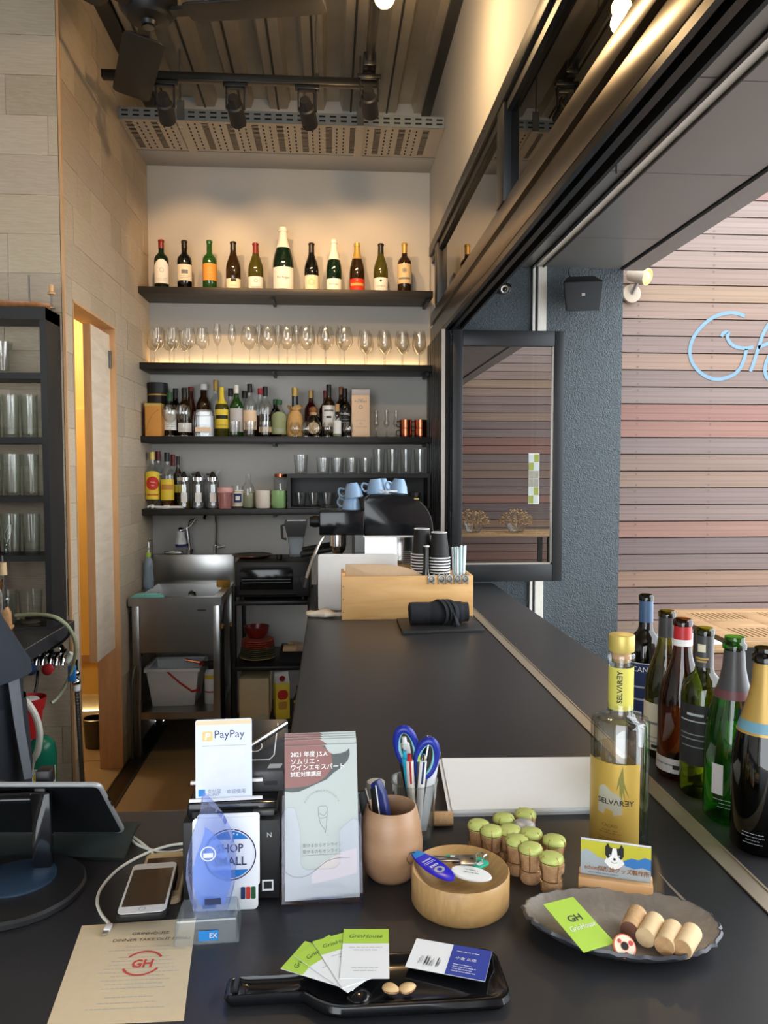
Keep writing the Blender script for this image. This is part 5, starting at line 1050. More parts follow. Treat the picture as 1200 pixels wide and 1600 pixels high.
part('flame', MB().prism(poly[::-1], -.009, .009, frame((0, .03, 0), (1, 0, 0), (0, 0, 1))), 'acrylic_blue', aw, smooth=30)
core = [(.78 * x + .002, .04 + (y - .03) * .68) for x, y in poly]
part('etched_panel', MB().flat(core[::-1], .0095, frame((0, .03, 0), (1, 0, 0), (0, 0, 1))), 'etch_blue', aw, smooth=0) if 'etch_blue' in MATS else (thin('etch_blue', (196, 214, 254), (150, 176, 250), .3, .2, (140, 172, 250), .34), part('etched_panel', MB().flat(core[::-1], .0095, frame((0, .03, 0), (1, 0, 0), (0, 0, 1))), 'etch_blue', aw, smooth=0))
part('round_emblem', MB().ring(.001, .105, .008, .0095, .0102, frame((0, .03, 0), (1, 0, 0), (0, 0, 1))).rect(-.005, .007, .1, .106, .0102, frame((0, .03, 0), (1, 0, 0), (0, 0, 1))), 'panel_grey', aw, smooth=0)
part('base_logo', MB().rect(-.012, .012, .006, .018, 0, frame((.002, .0, 0), (1, 0, 0), (0, .12, 1))), 'pay_blue', aw, smooth=0); part('base_letters', MB().text('EX', .009, .006, .012, .0006, frame((.002, 0, 0), (1, 0, 0), (0, .12, 1))), 'ink_white', aw, smooth=0); part('flame_logo', MB().rect(-.004, .016, .04, .048, .0104, frame((0, .03, 0), (1, 0, 0), (0, 0, 1))), 'ink_navy', aw, smooth=0)
# ---- brochure holder
a = onz(440, 1428, ZT); b = onz(567, 1420, ZT)
bh = thing('brochure_holder', 'violet tinted acrylic leaflet holder', 'holder', (a.x, a.y, ZT), yaw(a, b)); bw = .108
Mh = frame((0, .012, .004), (1, 0, 0), (0, .3, 1))
part('back_plate', MB().box(0, bw, .02, .135, -.03, -.028, Mh), 'acrylic_violet', bh, smooth=0)
part('front_plate', MB().prism([(0, 0), (.018, .0), (.022, .006), (bw - .03, .006), (bw - .026, 0), (bw, 0), (bw, .092)] + arc(bw - .012, .094, .01, 0, 90, 4) + [(bw - .03, .09), (bw - .03, .05)] + arc(bw - .04, .052, .01, 0, -90, 4) + arc(.035, .052, .01, -90, -180, 4) + [(.025, .09)] + arc(.012, .11, .012, 60, 180, 5), -.002, 0, Mh), 'acrylic_violet', bh, smooth=0, bevel=.0008)
for x in (0, bw - .0022): part('side_plate', MB().box(x, x + .0022, 0, .11, -.03, 0, Mh), 'acrylic_violet', bh, smooth=0)
part('foot_plate', MB().box(0, .028, 0, .04, 0, .0025).box(bw - .028, bw, 0, .04, 0, .0025).box(.028, bw - .028, .01, .06, .006, .0085), 'acrylic_violet', bh, smooth=0)
pm('leaflet', (178, 186, 182), .35, var=.015, scale=8); pm('leaflet_red', (134, 84, 78), .35); pm('leaflet_dark', (66, 72, 72), .35); pm('leaflet_warm', (206, 196, 192), .35)
Mw = bh.matrix_basis.copy()
for k in range(5):
    br = thing('leaflet', ('front leaflet with Japanese title in the violet holder', 'second leaflet behind the front one in the violet holder', 'third leaflet in the violet holder', 'fourth leaflet in the violet holder', 'rearmost leaflet in the violet holder')[k], 'leaflet', bh.location, yaw(a, b), 'leaflets in the holder')
    Mb = Mh @ T((.004, .004 + .0042 * (k > 0) + .003 * k, -.0045 - .004 * k))
    part('sheet', MB().box(0, .1, 0, .198, -.0012, 0, Mb), 'leaflet', br, smooth=0)
    U = lambda x, y: ((x - 170) * 1.136e-4, .198 - (y - 232) * 9.88e-5 * 1.02)
    part('red_field', MB().flat([U(x, y) for x, y in ((170, 235), (170, 780), (300, 780), (450, 765), (570, 720), (660, 660), (720, 580), (750, 470), (740, 370), (680, 290), (600, 235))], .0004, Mb), 'leaflet_red', br, smooth=0)
    if k: continue
    part('dark_field', MB().flat([U(x, y) for x, y in ((170, 780), (170, 825), (250, 838), (340, 835), (430, 800), (540, 750), (680, 690), (760, 610), (860, 540), (940, 450), (965, 370), (960, 290), (920, 330), (850, 355), (760, 362), (700, 330), (660, 240), (600, 235))], .0003, Mb), 'leaflet_dark', br, smooth=0)
    pr = MB()
    for s_, x0, x1, y in (('2021 年度 J.S.A.', 242, 700, 352), ('ソムリエ・', 247, 585, 442), ('ワインエキスパート', 245, 890, 520), ('試験対策講座', 240, 610, 608)):
        xa, ya = U(x0, y); xb, _ = U(x1, y); pr.text(s_, xb - xa, (xa + xb) / 2, ya, .0008, Mb, bold=.01)
    part('title', pr, 'ink_white', br, smooth=0)
    V = lambda px_, py_: ((px_ - 442) / 117 * .1, .198 - (py_ - 1161) / 254 * .198)
    pr = MB(); s_ = 'オンラインに特化したワインスクール'
    for i, ch in enumerate(s_):
        an = R(152 - i * 7.8); cx_, cyy = V(501, 1272); rr = .026
        pr.text(ch, .0026, 0, 0, 0, Mb @ T((cx_ + rr * math.cos(an), cyy + rr * math.sin(an), .0006)) @ RZ(an - math.pi / 2))
    xa, ya = V(470, 1328); xb, _ = V(532, 1328); pr.text('受けるならオンライン', xb - xa, (xa + xb) / 2, ya, .0006, Mb)
    xa, ya = V(470, 1338); pr.text('受かるのもオンライン', xb - xa, (xa + xb) / 2, ya, .0006, Mb); pr.rect(xa, xb, ya - .005, ya - .0046, .0006, Mb)
    for pts in ([(495, 1270), (497, 1265), (508, 1265), (510, 1272), (509, 1282), (497, 1284), (495, 1270)], [(496, 1284), (499, 1294), (505, 1303), (506, 1309)], [(509, 1282), (508, 1296), (506, 1309)], [(497, 1276), (504, 1280), (509, 1274)]): pr.stroke([(q.x, q.y) for q in spline([V(*q_) + (0,) for q_ in pts], 4)], .0005, .0006, Mb)
    pr.stroke([(q.x, q.y) for q in spline([V(*q_) + (0,) for q_ in ((443, 1369), (456, 1377), (474, 1377), (490, 1368), (508, 1355), (525, 1351), (545, 1351))], 5)], .0007, .0006, Mb)
    part('body_text', pr, 'ink_grey', br, smooth=0)
    xa, ya = V(478, 1394); xb, _ = V(534, 1394); part('publisher', MB().text('VINOTERAS', xb - xa, (xa + xb) / 2, ya, .0006, Mb), 'ink_light', br, smooth=0)
    part('warm_field', MB().flat([V(*q_) for q_ in ((484, 1376), (500, 1358), (530, 1342), (556, 1336), (556, 1376), (520, 1384), (484, 1390))], .0002, Mb), 'leaflet_warm', br, smooth=0)
# ---- wooden cup with cutters
a = onz(611, 1366, ZT)
wc = thing('wooden_cup', 'rounded wooden cup holding two cutters', 'cup', (a.x, a.y, ZT))
part('cup', MB().lathe([(0, .002), (.030, 0), (.037, .008), (.0445, .03), (.0455, .05), (.042, .078), (.0365, .1), (.0345, .102), (.0325, .1), (.038, .075), (.04, .05), (.035, .02), (0, .01)], 36), 'wood_cup', wc, smooth=60)
pm('cutter_blue', (24, 36, 96), .35)
t = thing('box_cutter', 'dark blue and black box cutter standing in the wooden cup', 'cutter', (a.x - .006, a.y, ZT + .012)); Mk = RY(R(-5)) @ RZ(R(-35))
part('grip', MB().prism([(-.012, 0), (.014, 0), (.014, .06), (.008, .11), (-.001, .128), (-.012, .122)], -.006, .006, Mk @ UPR()), 'cutter_blue', t, bevel=.002); part('inlay', MB().prism([(-.0125, .0), (-.002, 0), (.0, .08), (-.002, .12), (-.0125, .115)], -.0066, .0066, Mk @ UPR()), 'rubber_black', t, bevel=.001); part('edge', MB().stroke([(-.002, .0), (.0, .08), (-.002, .122)], .0022, .0069, Mk @ UPR()), 'card_white', t, smooth=0); part('mark', MB().text('NT', .007, .006, .075, .0069, Mk @ UPR()), 'ink_white', t, smooth=0)
t = thing('slim_cutter', 'slim black cutter leaning to the left in the wooden cup', 'cutter', (a.x - .016, a.y + .012, ZT + .012)); Mk = RY(R(-14)); part('grip', MB().box(-.007, .007, -.004, .004, 0, .11, Mk), 'rubber_black', t, bevel=.002); part('blade_edge', MB().box(.007, .0085, -.002, .002, .01, .112, Mk), 'alu_strip', t, smooth=0)
a2 = onz(590, 1310, ZT); t = thing('glue_stick', 'white capped glue stick standing behind the wooden cup', 'glue stick', (a2.x - .002, a2.y + .01, ZT)); part('tube', MB().cyl(.0135, 0, .06, 20), 'lb_grey', t, bevel=.001); part('cap', MB().cyl(.0145, .058, .088, 20), 'white_plastic', t, bevel=.002)
# ---- pen glass
a = onz(647, 1316, ZT); PG = a
pg = thing('pen_glass', 'clear glass tumbler full of pens and scissors', 'glass', (a.x, a.y, ZT))
part('glass', MB().lathe([(0, .003), (.027, 0), (.029, .003), (.0355, .1), (.0375, .101), (.0335, .1), (.027, .014), (0, .011)], 32), 'glass_clear', pg, smooth=60); part('rim', MB().tube([(.0355 * math.cos(k / 30 * 6.2832), .0355 * math.sin(k / 30 * 6.2832), .1) for k in range(30)], .0016, 6, True), 'glass_clear', pg)
def pen(label, bx, by, tx, ty, L, mat, tip, r=.0052, extra=None):
    t = thing('pen', label, 'pen', (a.x + bx, a.y + by, ZT + .016)); d = Vector((tx, ty, 1)).normalized(); e = d * L
    part('barrel', MB().rod((0, 0, 0), e, r, 10), mat, t); part('button', MB().rod(e, e + d * .01, r * .55, 8), tip, t)
    if extra: part('clip', MB().rod(e * .72 + Vector((0, -r - .001, 0)), e + Vector((0, -r - .001, 0)), .0016, 6), extra, t)
    return t
pm('pen_teal', (40, 170, 200), .3); pm('pen_cream', (230, 226, 216), .35)
pen('black ballpoint leaning left in the pen glass', .004, .008, -.2, .02, .13, 'rubber_black', 'foil_gold', .005, 'chrome'); pen('turquoise translucent pen in the pen glass', .002, -.006, -.14, -.04, .125, 'pen_teal', 'pen_teal', .0055, 'pen_teal'); pen('white four colour pen with red slider in the pen glass', -.002, -.012, -.06, -.06, .122, 'pen_cream', 'red_plastic', .006, 'red_plastic'); pen('grey mechanical pencil in the pen glass', .003, -.004, .03, -.02, .115, 'galv_dark', 'lb_lime', .004, 'steel'); pen('clear pen with blue grip in the pen glass', .002, -.014, .08, -.06, .122, 'white_plastic', 'chrome', .0055, 'lb_blue'); pen('black marker leaning right in the pen glass', 0, .01, .17, .03, .14, 'rubber_black', 'chrome', .006, 'chrome'); pen('thick white marker leaning left at the back of the pen glass', .006, .014, -.14, .06, .135, 'white_plastic', 'white_plastic', .0075)
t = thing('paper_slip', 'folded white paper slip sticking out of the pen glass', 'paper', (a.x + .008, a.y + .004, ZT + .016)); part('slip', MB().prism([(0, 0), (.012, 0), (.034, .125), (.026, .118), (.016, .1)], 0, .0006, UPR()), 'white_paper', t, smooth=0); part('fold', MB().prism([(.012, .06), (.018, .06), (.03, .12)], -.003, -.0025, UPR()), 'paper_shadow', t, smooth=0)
sc_ = thing('scissors', 'scissors with dark blue and aqua handles upright in the pen glass', 'scissors', (a.x + .002, a.y + .0, ZT + .016), R(-8)); pm('scissor_blue', (34, 48, 150), .3); pm('scissor_aqua', (130, 204, 208), .4)
part('blade', MB().prism([(-.004, 0), (.004, .0), (.008, .1), (-.008, .1)], -.0015, .0015, UPR()), 'steel', sc_)
def loop(cx, cz, rx, rz, tilt, off): return [(cx + math.cos(R(tilt)) * rx * math.cos(a_) - math.sin(R(tilt)) * rz * math.sin(a_), off, cz + math.sin(R(tilt)) * rx * math.cos(a_) + math.cos(R(tilt)) * rz * math.sin(a_)) for a_ in [2 * math.pi * k / 28 for k in range(28)]]
for cx_, cz_, tl, off in ((-.014, .133, 12, .003), (.016, .118, -14, -.004)):
    h_p = loop(cx_, cz_, .0155, .03, tl, off); part('handle', MB().tube(h_p, [.0046 + .0022 * max(0, math.sin(2 * math.pi * k / 28)) for k in range(28)], 8, True), 'scissor_blue', sc_, smooth=60)
    part('grip_insert', MB().tube(loop(cx_, cz_, .0115, .0255, tl, off - .001), .0026, 6, True), 'scissor_aqua', sc_, smooth=60)
part('shank', MB().prism([(-.008, .08), (.008, .08), (.006, .1), (-.006, .1)], -.003, .003, UPR()), 'scissor_blue', sc_)
# ---- loose cork, paper stack
p = onz(690, 1290, ZT); single('wine_cork', 'single wine cork lying behind the pen glass', 'cork', MB().cyl(.0115, -.022, .022, 18, RY(R(90))), 'cork', (p.x - .004, p.y, ZT + .0115), (0, 0, R(-3)), bevel=.001)
c = [onz(*q, ZT) for q in ((706, 1277), (936, 1272), (938, 1192), (690, 1194))]
for k in range(6):
    j = random.Random(k); dx, dy = j.uniform(-.003, .003), j.uniform(-.003, .003)
    if k == 4: dx, dy = -.006, .002
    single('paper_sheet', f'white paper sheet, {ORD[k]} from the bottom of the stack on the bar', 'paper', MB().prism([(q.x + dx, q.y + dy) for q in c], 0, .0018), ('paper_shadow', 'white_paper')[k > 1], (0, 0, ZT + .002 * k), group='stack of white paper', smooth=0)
# ---- champagne corks with caps and wire cages
pm('capsule_lime', (196, 206, 118), .35); pm('capsule_silver', (190, 192, 198), .35, metal=.4); pm('wire_gold', (170, 132, 84), .3, metal=.8)
ckm = mesh(MB().lathe([(0, 0), (.0125, 0), (.0148, .003), (.0152, .012), (.013, .022), (.0132, .03), (.0158, .038), (.016, .0475), (.0145, .0485), (0, .0485)], 20), 'cork_body', 50); ckm.materials.append(MATS['cork_brown'])
cpm = mesh(MB().lathe([(.0162, .0425), (.0166, .0475), (.0155, .0505), (.012, .0522), (0, .053)], 20), 'cap', 50); cpm.materials.append(MATS['capsule_lime'])
cps = cpm.copy(); cps.materials[0] = MATS['capsule_silver']
wr = MB()
for k in range(4): a_ = k * math.pi / 2 + .3; wr.tube([(math.cos(a_) * r_, math.sin(a_) * r_, z_) for r_, z_ in ((.012, .0526), (.0168, .049), (.017, .042), (.0148, .03), (.0142, .02))], .0006, 5)
wr.tube([(.0146 * math.cos(k / 16 * 6.2832), .0146 * math.sin(k / 16 * 6.2832), .019) for k in range(16)], .0007, 5, True); wr.tube([(.0172 * math.cos(k / 16 * 6.2832), .0172 * math.sin(k / 16 * 6.2832), .0445) for k in range(16)], .0005, 5, True)
wr.tube(spline([(.0, -.0148, .02), (.008, -.018, .026), (.012, -.017, .018), (.007, -.017, .012), (.0, -.0152, .017)], 5), .0006, 5)
wrm = mesh(wr, 'wire', 60); wrm.materials.append(MATS['wire_gold'])
CK = [(748, 1283, 'leftmost'), (768, 1292, 'just in front of the leftmost'), (787, 1273, 'left one by the paper'), (821, 1266, 'rearmost right against the paper'), (819, 1283, 'silver capped, near the back'), (797, 1291, 'central, behind the middle front pair'), (830, 1296, 'right behind the silver one'), (808, 1307, 'middle with looped wire'), (829, 1319, 'second nearest with wire loop'), (866, 1307, 'rightmost at the rear'), (862, 1334, 'nearest right front')]
for i, (x, y, l) in enumerate(CK):
    p = onz(x, y, ZT + .053); t = thing('champagne_cork', f'champagne cork in the group on the bar, {l}', 'cork', (p.x, p.y, ZT), i * 1.1, 'champagne corks on the bar')
    part('cork', ckm, '', t); part('cap', cps if i == 4 else cpm, '', t); part('wire_cage', wrm, '', t)
# ---- round wooden dish with keys
a = onz(719, 1408, ZT); wd = thing('wooden_dish', 'round shallow wooden dish holding keys', 'dish', (a.x, a.y, ZT), R(25)); DR = .0655
part('dish', MB().lathe([(0, 0), (DR - .003, 0), (DR, .004), (DR, .044), (DR - .0015, .0462), (DR - .003, .0455), (.045, .031), (.02, .027), (0, .0265)], 56), 'wood_oak', wd, smooth=50)
zk = ZT + .036
def key(label, x, y, rz, z, rx=0):
    t = thing('key', label, 'key', (a.x + x, a.y + y, z), rz); t.rotation_euler = (rx, R(-4), rz); part('bow', MB().prism(rrect(0, .024, -.012, .012, .004), 0, .002), 'steel', t, bevel=.0004); part('shaft', MB().box(-.03, .001, -.0035, .0035, 0, .002), 'steel', t, bevel=.0004); part('bow_hole', MB().disc(.018, 0, .0025, .0023), 'ink_black', t, smooth=0); part('groove', MB().rect(-.028, 0, -.001, .0005, .0022), 'steel_dark', t, smooth=0)
key('nickel key lying uppermost in the dish', .0, .012, R(-8), zk + .014); key('nickel key under the first, pointing to the back left', -.006, .022, R(-24), zk + .01)
t = thing('blue_key_tag', 'long blue key tag with white lettering and a number', 'key tag', (a.x - .056, a.y + .034, ZT + .0485)); pm('tag_blue', (36, 34, 196), .25)
td = Vector((.05, -.078, -.004)); Mk = frame((0, 0, 0), td, (.84, .54, .1)) @ Matrix.Diagonal((.86, .9, 1, 1)); Lk = .092
tg = [(-.004, 0)] + [(q.x, q.y) for q in spline([(-.004, -.006), (.005, -.009), (.03, -.014), (.06, -.014), (.083, -.008), (.09, 0)], 5)] + [(q.x, q.y) for q in spline([(.09, 0), (.083, .008), (.06, .014), (.03, .014), (.005, .009), (-.004, .006)], 5)]
part('tag', MB().prism(tg, 0, .003, Mk), 'tag_blue', t, bevel=.0008); pr = MB(); Mx = Mk @ RZ(R(90)); pr.text('HARVEST', .017, 0, -.027, .0034, Mx, .0035, bold=.02); pr.text('0909', .015, 0, -.045, .0034, Mx, .006, bold=.01); pr.rect(-.009, .009, -.033, -.0322, .0034, Mx); pr.rect(-.01, .01, -.0362, -.0355, .0034, Mx); part('tag_print', pr, 'ink_white', t, smooth=0); part('tag_ring_print', MB().ring(0, -.058, .004, .008, .0034, Mx, 24), 'ink_light', t, smooth=0); part('pale_end', MB().flat([(-.0035, -.006), (.012, -.0105), (.012, .0105), (-.0035, .006)], .0034, Mk), 'pay_blue', t, smooth=0); part('split_ring', MB().tube([(.009 * math.cos(k / 16 * 6.2832) - .004, 0, .009 * math.sin(k / 16 * 6.2832) - .005) for k in range(16)], .0007, 5, True), 'chrome', t)
t = thing('oval_key_fob', 'white oval key fob with grey print in the dish', 'key fob', (a.x + .012, a.y - .012, zk + .006)); t.rotation_euler = (R(10), R(6), R(-14)); part('fob', MB().lathe([(0, 0), (.026, 0), (.028, .002), (.026, .004), (0, .005)], 32, None, 0, None, 1, .48), 'white_plastic', t, smooth=40); pr = MB(); lines(pr, -.018, .018, [-.002, .003], .0018, T((0, 0, .0053)), 8); part('fob_print', pr, 'ink_grey', t, smooth=0)
pm('tag_teal', (44, 176, 142), .35)
for i, (x, y, rz) in enumerate(((-.016, .036, R(-12)), (.018, .0, R(38)))):
    t = thing('teal_key_tag', ('long teal plastic key tag at the back of the dish', 'short teal plastic key tag at the right of the dish')[i], 'key tag', (a.x + x, a.y + y, zk + .004 + .002 * i), rz); part('tag', MB().prism(rrect(0, (.056, .028)[i], -.006, .006, .0058), 0, .0045), 'tag_teal', t, bevel=.0015); part('label', MB().rect(.008, (.04, .018)[i], -.003, .003, .0047), 'card_white', t, smooth=0); part('ring', MB().tube([((.05, .024)[i] + .007 * math.cos(k / 16 * 6.2832), .0, .006 + .007 * math.sin(k / 16 * 6.2832)) for k in range(16)], .0009, 5, True), 'chrome', t)
# ---- clear spirit bottle
a = onz(966, 1314, ZT)
sv = thing('cacao_rum_bottle', 'tall clear bottle with gold label and gold stopper standing on the bar', 'bottle', (a.x, a.y, ZT), facing(a)); r = .0438
part('glass', MB().lathe([(0, .0), (.041, .0), (r, .004), (r, .19), (.0415, .197), (.024, .2), (.0195, .206), (.0185, .24), (.0185, .285), (.0205, .287), (.0205, .297), (.0185, .299)], 40), 'glass_clear', sv, smooth=50)
thin('glass_inner', (244, 248, 246), (186, 196, 194), 2.2)
part('inner_wall', MB().lathe([(0, .018), (.034, .016), (.039, .022), (.0395, .188), (.034, .193), (.016, .2), (.0145, .29)], 40), 'glass_inner', sv, smooth=50)
thin('rum_liquid', (250, 240, 190), (210, 190, 120), 1.0); part('liquid', MB().lathe([(0, .019), (.038, .02), (.0388, .15), (0, .15)], 36), 'rum_liquid', sv, smooth=50)
pm('label_gold', (206, 172, 84), .4, metal=.35, var=.1, scale=12); part('label', MB().patch(r + .0006, .008, .138, 1.05, -.32, 20), 'label_gold', sv, smooth=60)
part('stopper', MB().cyl(.0195, .301, .327, 28), 'cap_gold', sv, bevel=.0012); part('cork', MB().cyl(.0145, .285, .301, 16), 'cork', sv); part('neck_label', MB().patch(.0191, .212, .278, 2.0, 0, 24), 'neck_yellow', sv, smooth=60) if 'neck_yellow' in MATS else (pm('neck_yellow', (214, 206, 96), .4), part('neck_label', MB().patch(.0191, .212, .278, 2.0, 0, 24), 'neck_yellow', sv, smooth=60))
bendv = bendmb
part('label_text', bendv(MB().text('SELVΛRƎY', .056, .004, .079, 0, None, .0085, bold=.015), r + .001, -.2), 'ink_black', sv, smooth=0)
part('label_text', bendv(MB().text('CACAO', .024, .0, .042, 0, None, .005), r + .001, -.3), 'wood_mill', sv, smooth=0); pr = MB(); lines(pr, -.02, .02, [.034, .03, .022, .018], .0014, None, 4); part('label_small_print', bendv(pr, r + .001, -.3), 'wood_mill', sv, smooth=0)
thin('label_window', (226, 226, 206), (170, 170, 150), 1.4, .05, (226, 230, 216), .5); part('label_window', bendv(MB().flat([(-.02, .06), (-.018, .098), (-.01, .104), (.004, .094), (.018, .088), (.018, .062), (.006, .058), (.004, .066), (-.006, .068), (-.01, .058)]), r + .0008, -.3), 'label_window', sv, smooth=0)
pm('palm_green', (128, 122, 52), .5); pr = MB()
for an, L_ in ((100, .05), (80, .055), (62, .05), (120, .04), (92, .06)): pr.flat([(.016, .136), (.0165 + .004 * math.cos(R(an)), .136 - L_ * .5), (.016 + L_ * .45 * math.cos(R(an)), .136 - L_), (.012 + .004 * math.cos(R(an)), .136 - L_ * .5)])
part('palm_leaves', bendv(pr, r + .0009, -.25), 'palm_green', sv, smooth=0)
tv = MB().text('SELVΛRƎY', .05, 0, 0, 0, None, .0085, bold=.02); tv.v = [(-v_[1] - .002, v_[0] + .249, 0) for v_ in tv.v]; part('neck_text', bendv(tv, .0195), 'ink_black', sv, smooth=0); part('neck_small_text', bendv(MB().text('CACAO', .018, 0, .2165, 0, None, .003), .0195), 'cap_gold', sv, smooth=0)
# ---- name card holder
a = onz(903, 1403, ZT); b = onz(1012, 1420, ZT)
ch = thing('card_holder', 'beech block card holder in front of the gold label bottle', 'holder', (a.x, a.y, ZT), yaw(a, b)); cw = .096
part('front_block', MB().box(0, cw, 0, .011, 0, .03), 'wood_beech', ch, bevel=.0015); part('back_block', MB().box(0, cw, .019, .03, 0, .03), 'wood_beech', ch, bevel=.0015); part('base', MB().box(0, cw, .011, .019, 0, .02), 'wood_beech', ch, smooth=0)
for k in range(6):
    cc = thing('name_card', ('front name card with a small dog portrait in the beech holder', 'second name card in the beech holder', 'third name card in the beech holder', 'fourth name card in the beech holder', 'fifth name card in the beech holder', 'rearmost name card in the beech holder')[k], 'card', ch.location, yaw(a, b), 'name cards in the holder')
    Mc = frame((.0025, .0118 + .0011 * k, .021), (1, 0, 0), (0, .02, 1)); part('card', MB().box(0, .091, 0, .055, -.0009, 0, Mc), 'card_white' if k else 'card_art', cc, smooth=0) if 'card_art' in MATS else (pm('card_art', (168, 178, 184), .4), part('card', MB().box(0, .091, 0, .055, -.0009, 0, Mc), 'card_art', cc, smooth=0))
    if k: continue
    pm('art_lime', (196, 190, 52), .4); pm('art_blue', (52, 120, 190), .4); pm('art_grey', (150, 162, 172), .4)
    part('yellow_sky', MB().flat([(0, .055), (0, .04), (.008, .043), (.016, .039), (.022, .034), (.05, .03), (.058, .034), (.066, .038), (.075, .037), (.083, .041), (.091, .039), (.091, .055)][::-1], .0003, Mc), 'art_lime', cc, smooth=0)
    part('blue_cloud', MB().flat([(.05, .03), (.058, .034), (.066, .038), (.075, .037), (.083, .041), (.091, .039), (.091, .024), (.08, .027), (.07, .024), (.06, .026)][::-1], .0004, Mc), 'art_blue', cc, smooth=0)
    pr = MB(); pr.text('schon似顔絵グッズ製作所', .084, .047, .019, .0008, Mc, .0075, bold=.02); part('card_title', pr, 'wood_mill', cc, smooth=0); pr = MB(); lines(pr, .01, .06, [.0115, .007], .0018, Mc @ T((0, 0, .0006)), 5, False); part('card_print', pr, 'ink_grey', cc, smooth=0)
    Md = Mc @ T((.044, .037, 0)); part('dog_white', MB().flat([(-.004, .012), (.004, .012), (.009, .0), (.013, -.008), (.006, -.015), (0, -.017), (-.006, -.015), (-.013, -.008), (-.009, 0)][::-1], .0008, Md), 'ink_white', cc, smooth=0)
    pr = MB()
    for s in (1, -1): q_ = [(s * x, y) for x, y in ((.0025, .012), (.006, .0125), (.0085, .018), (.012, .013), (.012, .002), (.0085, -.003), (.004, .002))]; pr.flat(q_[::-1] if s > 0 else q_, .001, Md)
    pr.disc(0, -.003, .0018, .0012, Md, 12); pr.stroke([(-.004, -.007), (0, -.0085), (.004, -.007)], .0006, .0012, Md); part('dog_black', pr, 'ink_black', cc, smooth=0)
    pr = MB(); [pr.disc(s * .0058, .002, .0014, .0013, Md, 10) for s in (1, -1)]; part('dog_eyes', pr, 'ink_light', cc, smooth=0)
# ---- oval ceramic plate
a = onz(970, 1462, ZT); l_, r_p = onz(815, 1437, ZT + .02), onz(1128, 1466, ZT + .02)
pm('ceramic_rough', (142, 132, 122), .45, var=.45, scale=28, bump=.2, bscale=90); pm('ceramic_edge', (66, 68, 74), .3, var=.3, scale=60)
op = thing('oval_plate', 'oval handmade ceramic plate with a rough dark rim', 'plate', (a.x, a.y + .004, ZT), yaw(l_, r_p)); rx = (r_p - l_).length / 2; ry = .072
def plate(prof, wob, seg=90, cap=True):
    m = MB(); rows = []
    for f_, z in prof:
        row = []
        for k in range(seg):
            t_ = 2 * math.pi * k / seg; w = 1 + wob * (.5 * math.sin(23 * t_) + .5 * math.sin(37 * t_ + 1) + .6 * math.sin(3 * t_)) * f_ ** 3
            row.append(len(m.v)); m.v.append((rx * f_ * w * math.cos(t_), ry * (f_ if f_ > .5 else f_) * w * math.sin(t_), z + (.003 * math.sin(2 * t_ + .4) + .0008 * math.sin(31 * t_)) * f_ ** 4))
        rows.append(row)
    for A, B in zip(rows, rows[1:]):
        for k in range(seg): m.f.append((A[k], A[(k + 1) % seg], B[(k + 1) % seg], B[k]))
    if cap: m.f.append(tuple(rows[-1]))
    return m
part('well', plate([(.99, .021), (.93, .017), (.8, .010), (.5, .0075), (.1, .007)][::1], .018), 'ceramic_rough', op, smooth=60)
part('rim', plate([(.62, .0), (.8, .002), (.97, .013), (1.02, .018), (1.0, .0215), (.985, .0212)], .02, cap=False), 'ceramic_edge', op, smooth=40)
def flatcard(name, label, cat, pts, z, mat, thick=.0006, group=None, tilt=0):
    c = [onz(*q, z) for q in pts]; o = c[0]; t = thing(name, label, cat, (o.x, o.y, z), 0, group)
    M_ = frame((0, 0, 0), c[1] - o, c[3] - o); w = (c[1] - o).length; h = (M_.inverted() @ (c[3] - o)).y
    part('card', MB().prism([(0, 0), (w, 0), (w, h), (0, h)], 0, thick, M_), mat, t, smooth=0); return t, M_ @ T((0, 0, thick + .0002)), w, h
c4 = [onz(*q, ZT + zz) for q, zz in zip(((912, 1488), (961, 1473), (908, 1404), (849, 1413)), (.0265, .022, .031, .033))]
t = thing('shop_card', 'lime green shop card resting on the oval plate', 'card', c4[0])
Mg = frame((0, 0, 0), c4[1] - c4[0], c4[3] - c4[0]); w = (c4[1] - c4[0]).length; h = (Mg.inverted() @ (c4[3] - c4[0])).y
Mg = Mg @ Matrix(((1, (Mg.inverted() @ (c4[3] - c4[0])).x / h, 0, 0), (0, 1, 0, 0), (0, 0, 1, 0), (0, 0, 0, 1)))
part('card', MB().box(0, w, 0, h, -.0006, 0, Mg), 'lb_lime', t, smooth=0)
part('card_logo', MB().text('GH', w * .42, w * .52, h * .6, .0004, Mg, h * .13, bold=.02), 'foil_grey', t, smooth=0); part('card_script', MB().text('GrinHouse', w * .8, w * .54, h * .42, .0004, Mg, h * .1, shear=.3), 'ink_white', t, smooth=0)
for i, (x0, y0, x1, y1, m_, em_) in enumerate(((983, 1452, 1001, 1415, 'cork', 'cork_end'), (1008, 1463, 1029, 1427, 'cork_pale', 'cork_pale'), (1038, 1476, 1054, 1444, 'cork_pale', 'cork'), (1065, 1481, 1086, 1447, 'cork_pale', 'cork'))):
    p = onz(x0, y0, ZT + .0235); q = onz(x1, y1, ZT + .0235); d = (q - p); d.z = 0; d.normalize(); t = thing('wine_cork', ('printed brown wine cork with stained end, leftmost on the oval plate', 'pale wine cork second from left on the oval plate', 'pale wine cork third from left on the oval plate', 'pale wine cork rightmost on the oval plate')[i], 'cork', (p.x, p.y, ZT + .0215), math.atan2(d.y, d.x), 'wine corks on the oval plate')
    part('cork', MB().cyl(.0118, 0, .043, 22, RY(R(90))), m_, t, bevel=.0008); part('end_face', MB().disc(0, 0, .0112, .0003, RY(R(-90)), 20), em_, t, smooth=0)
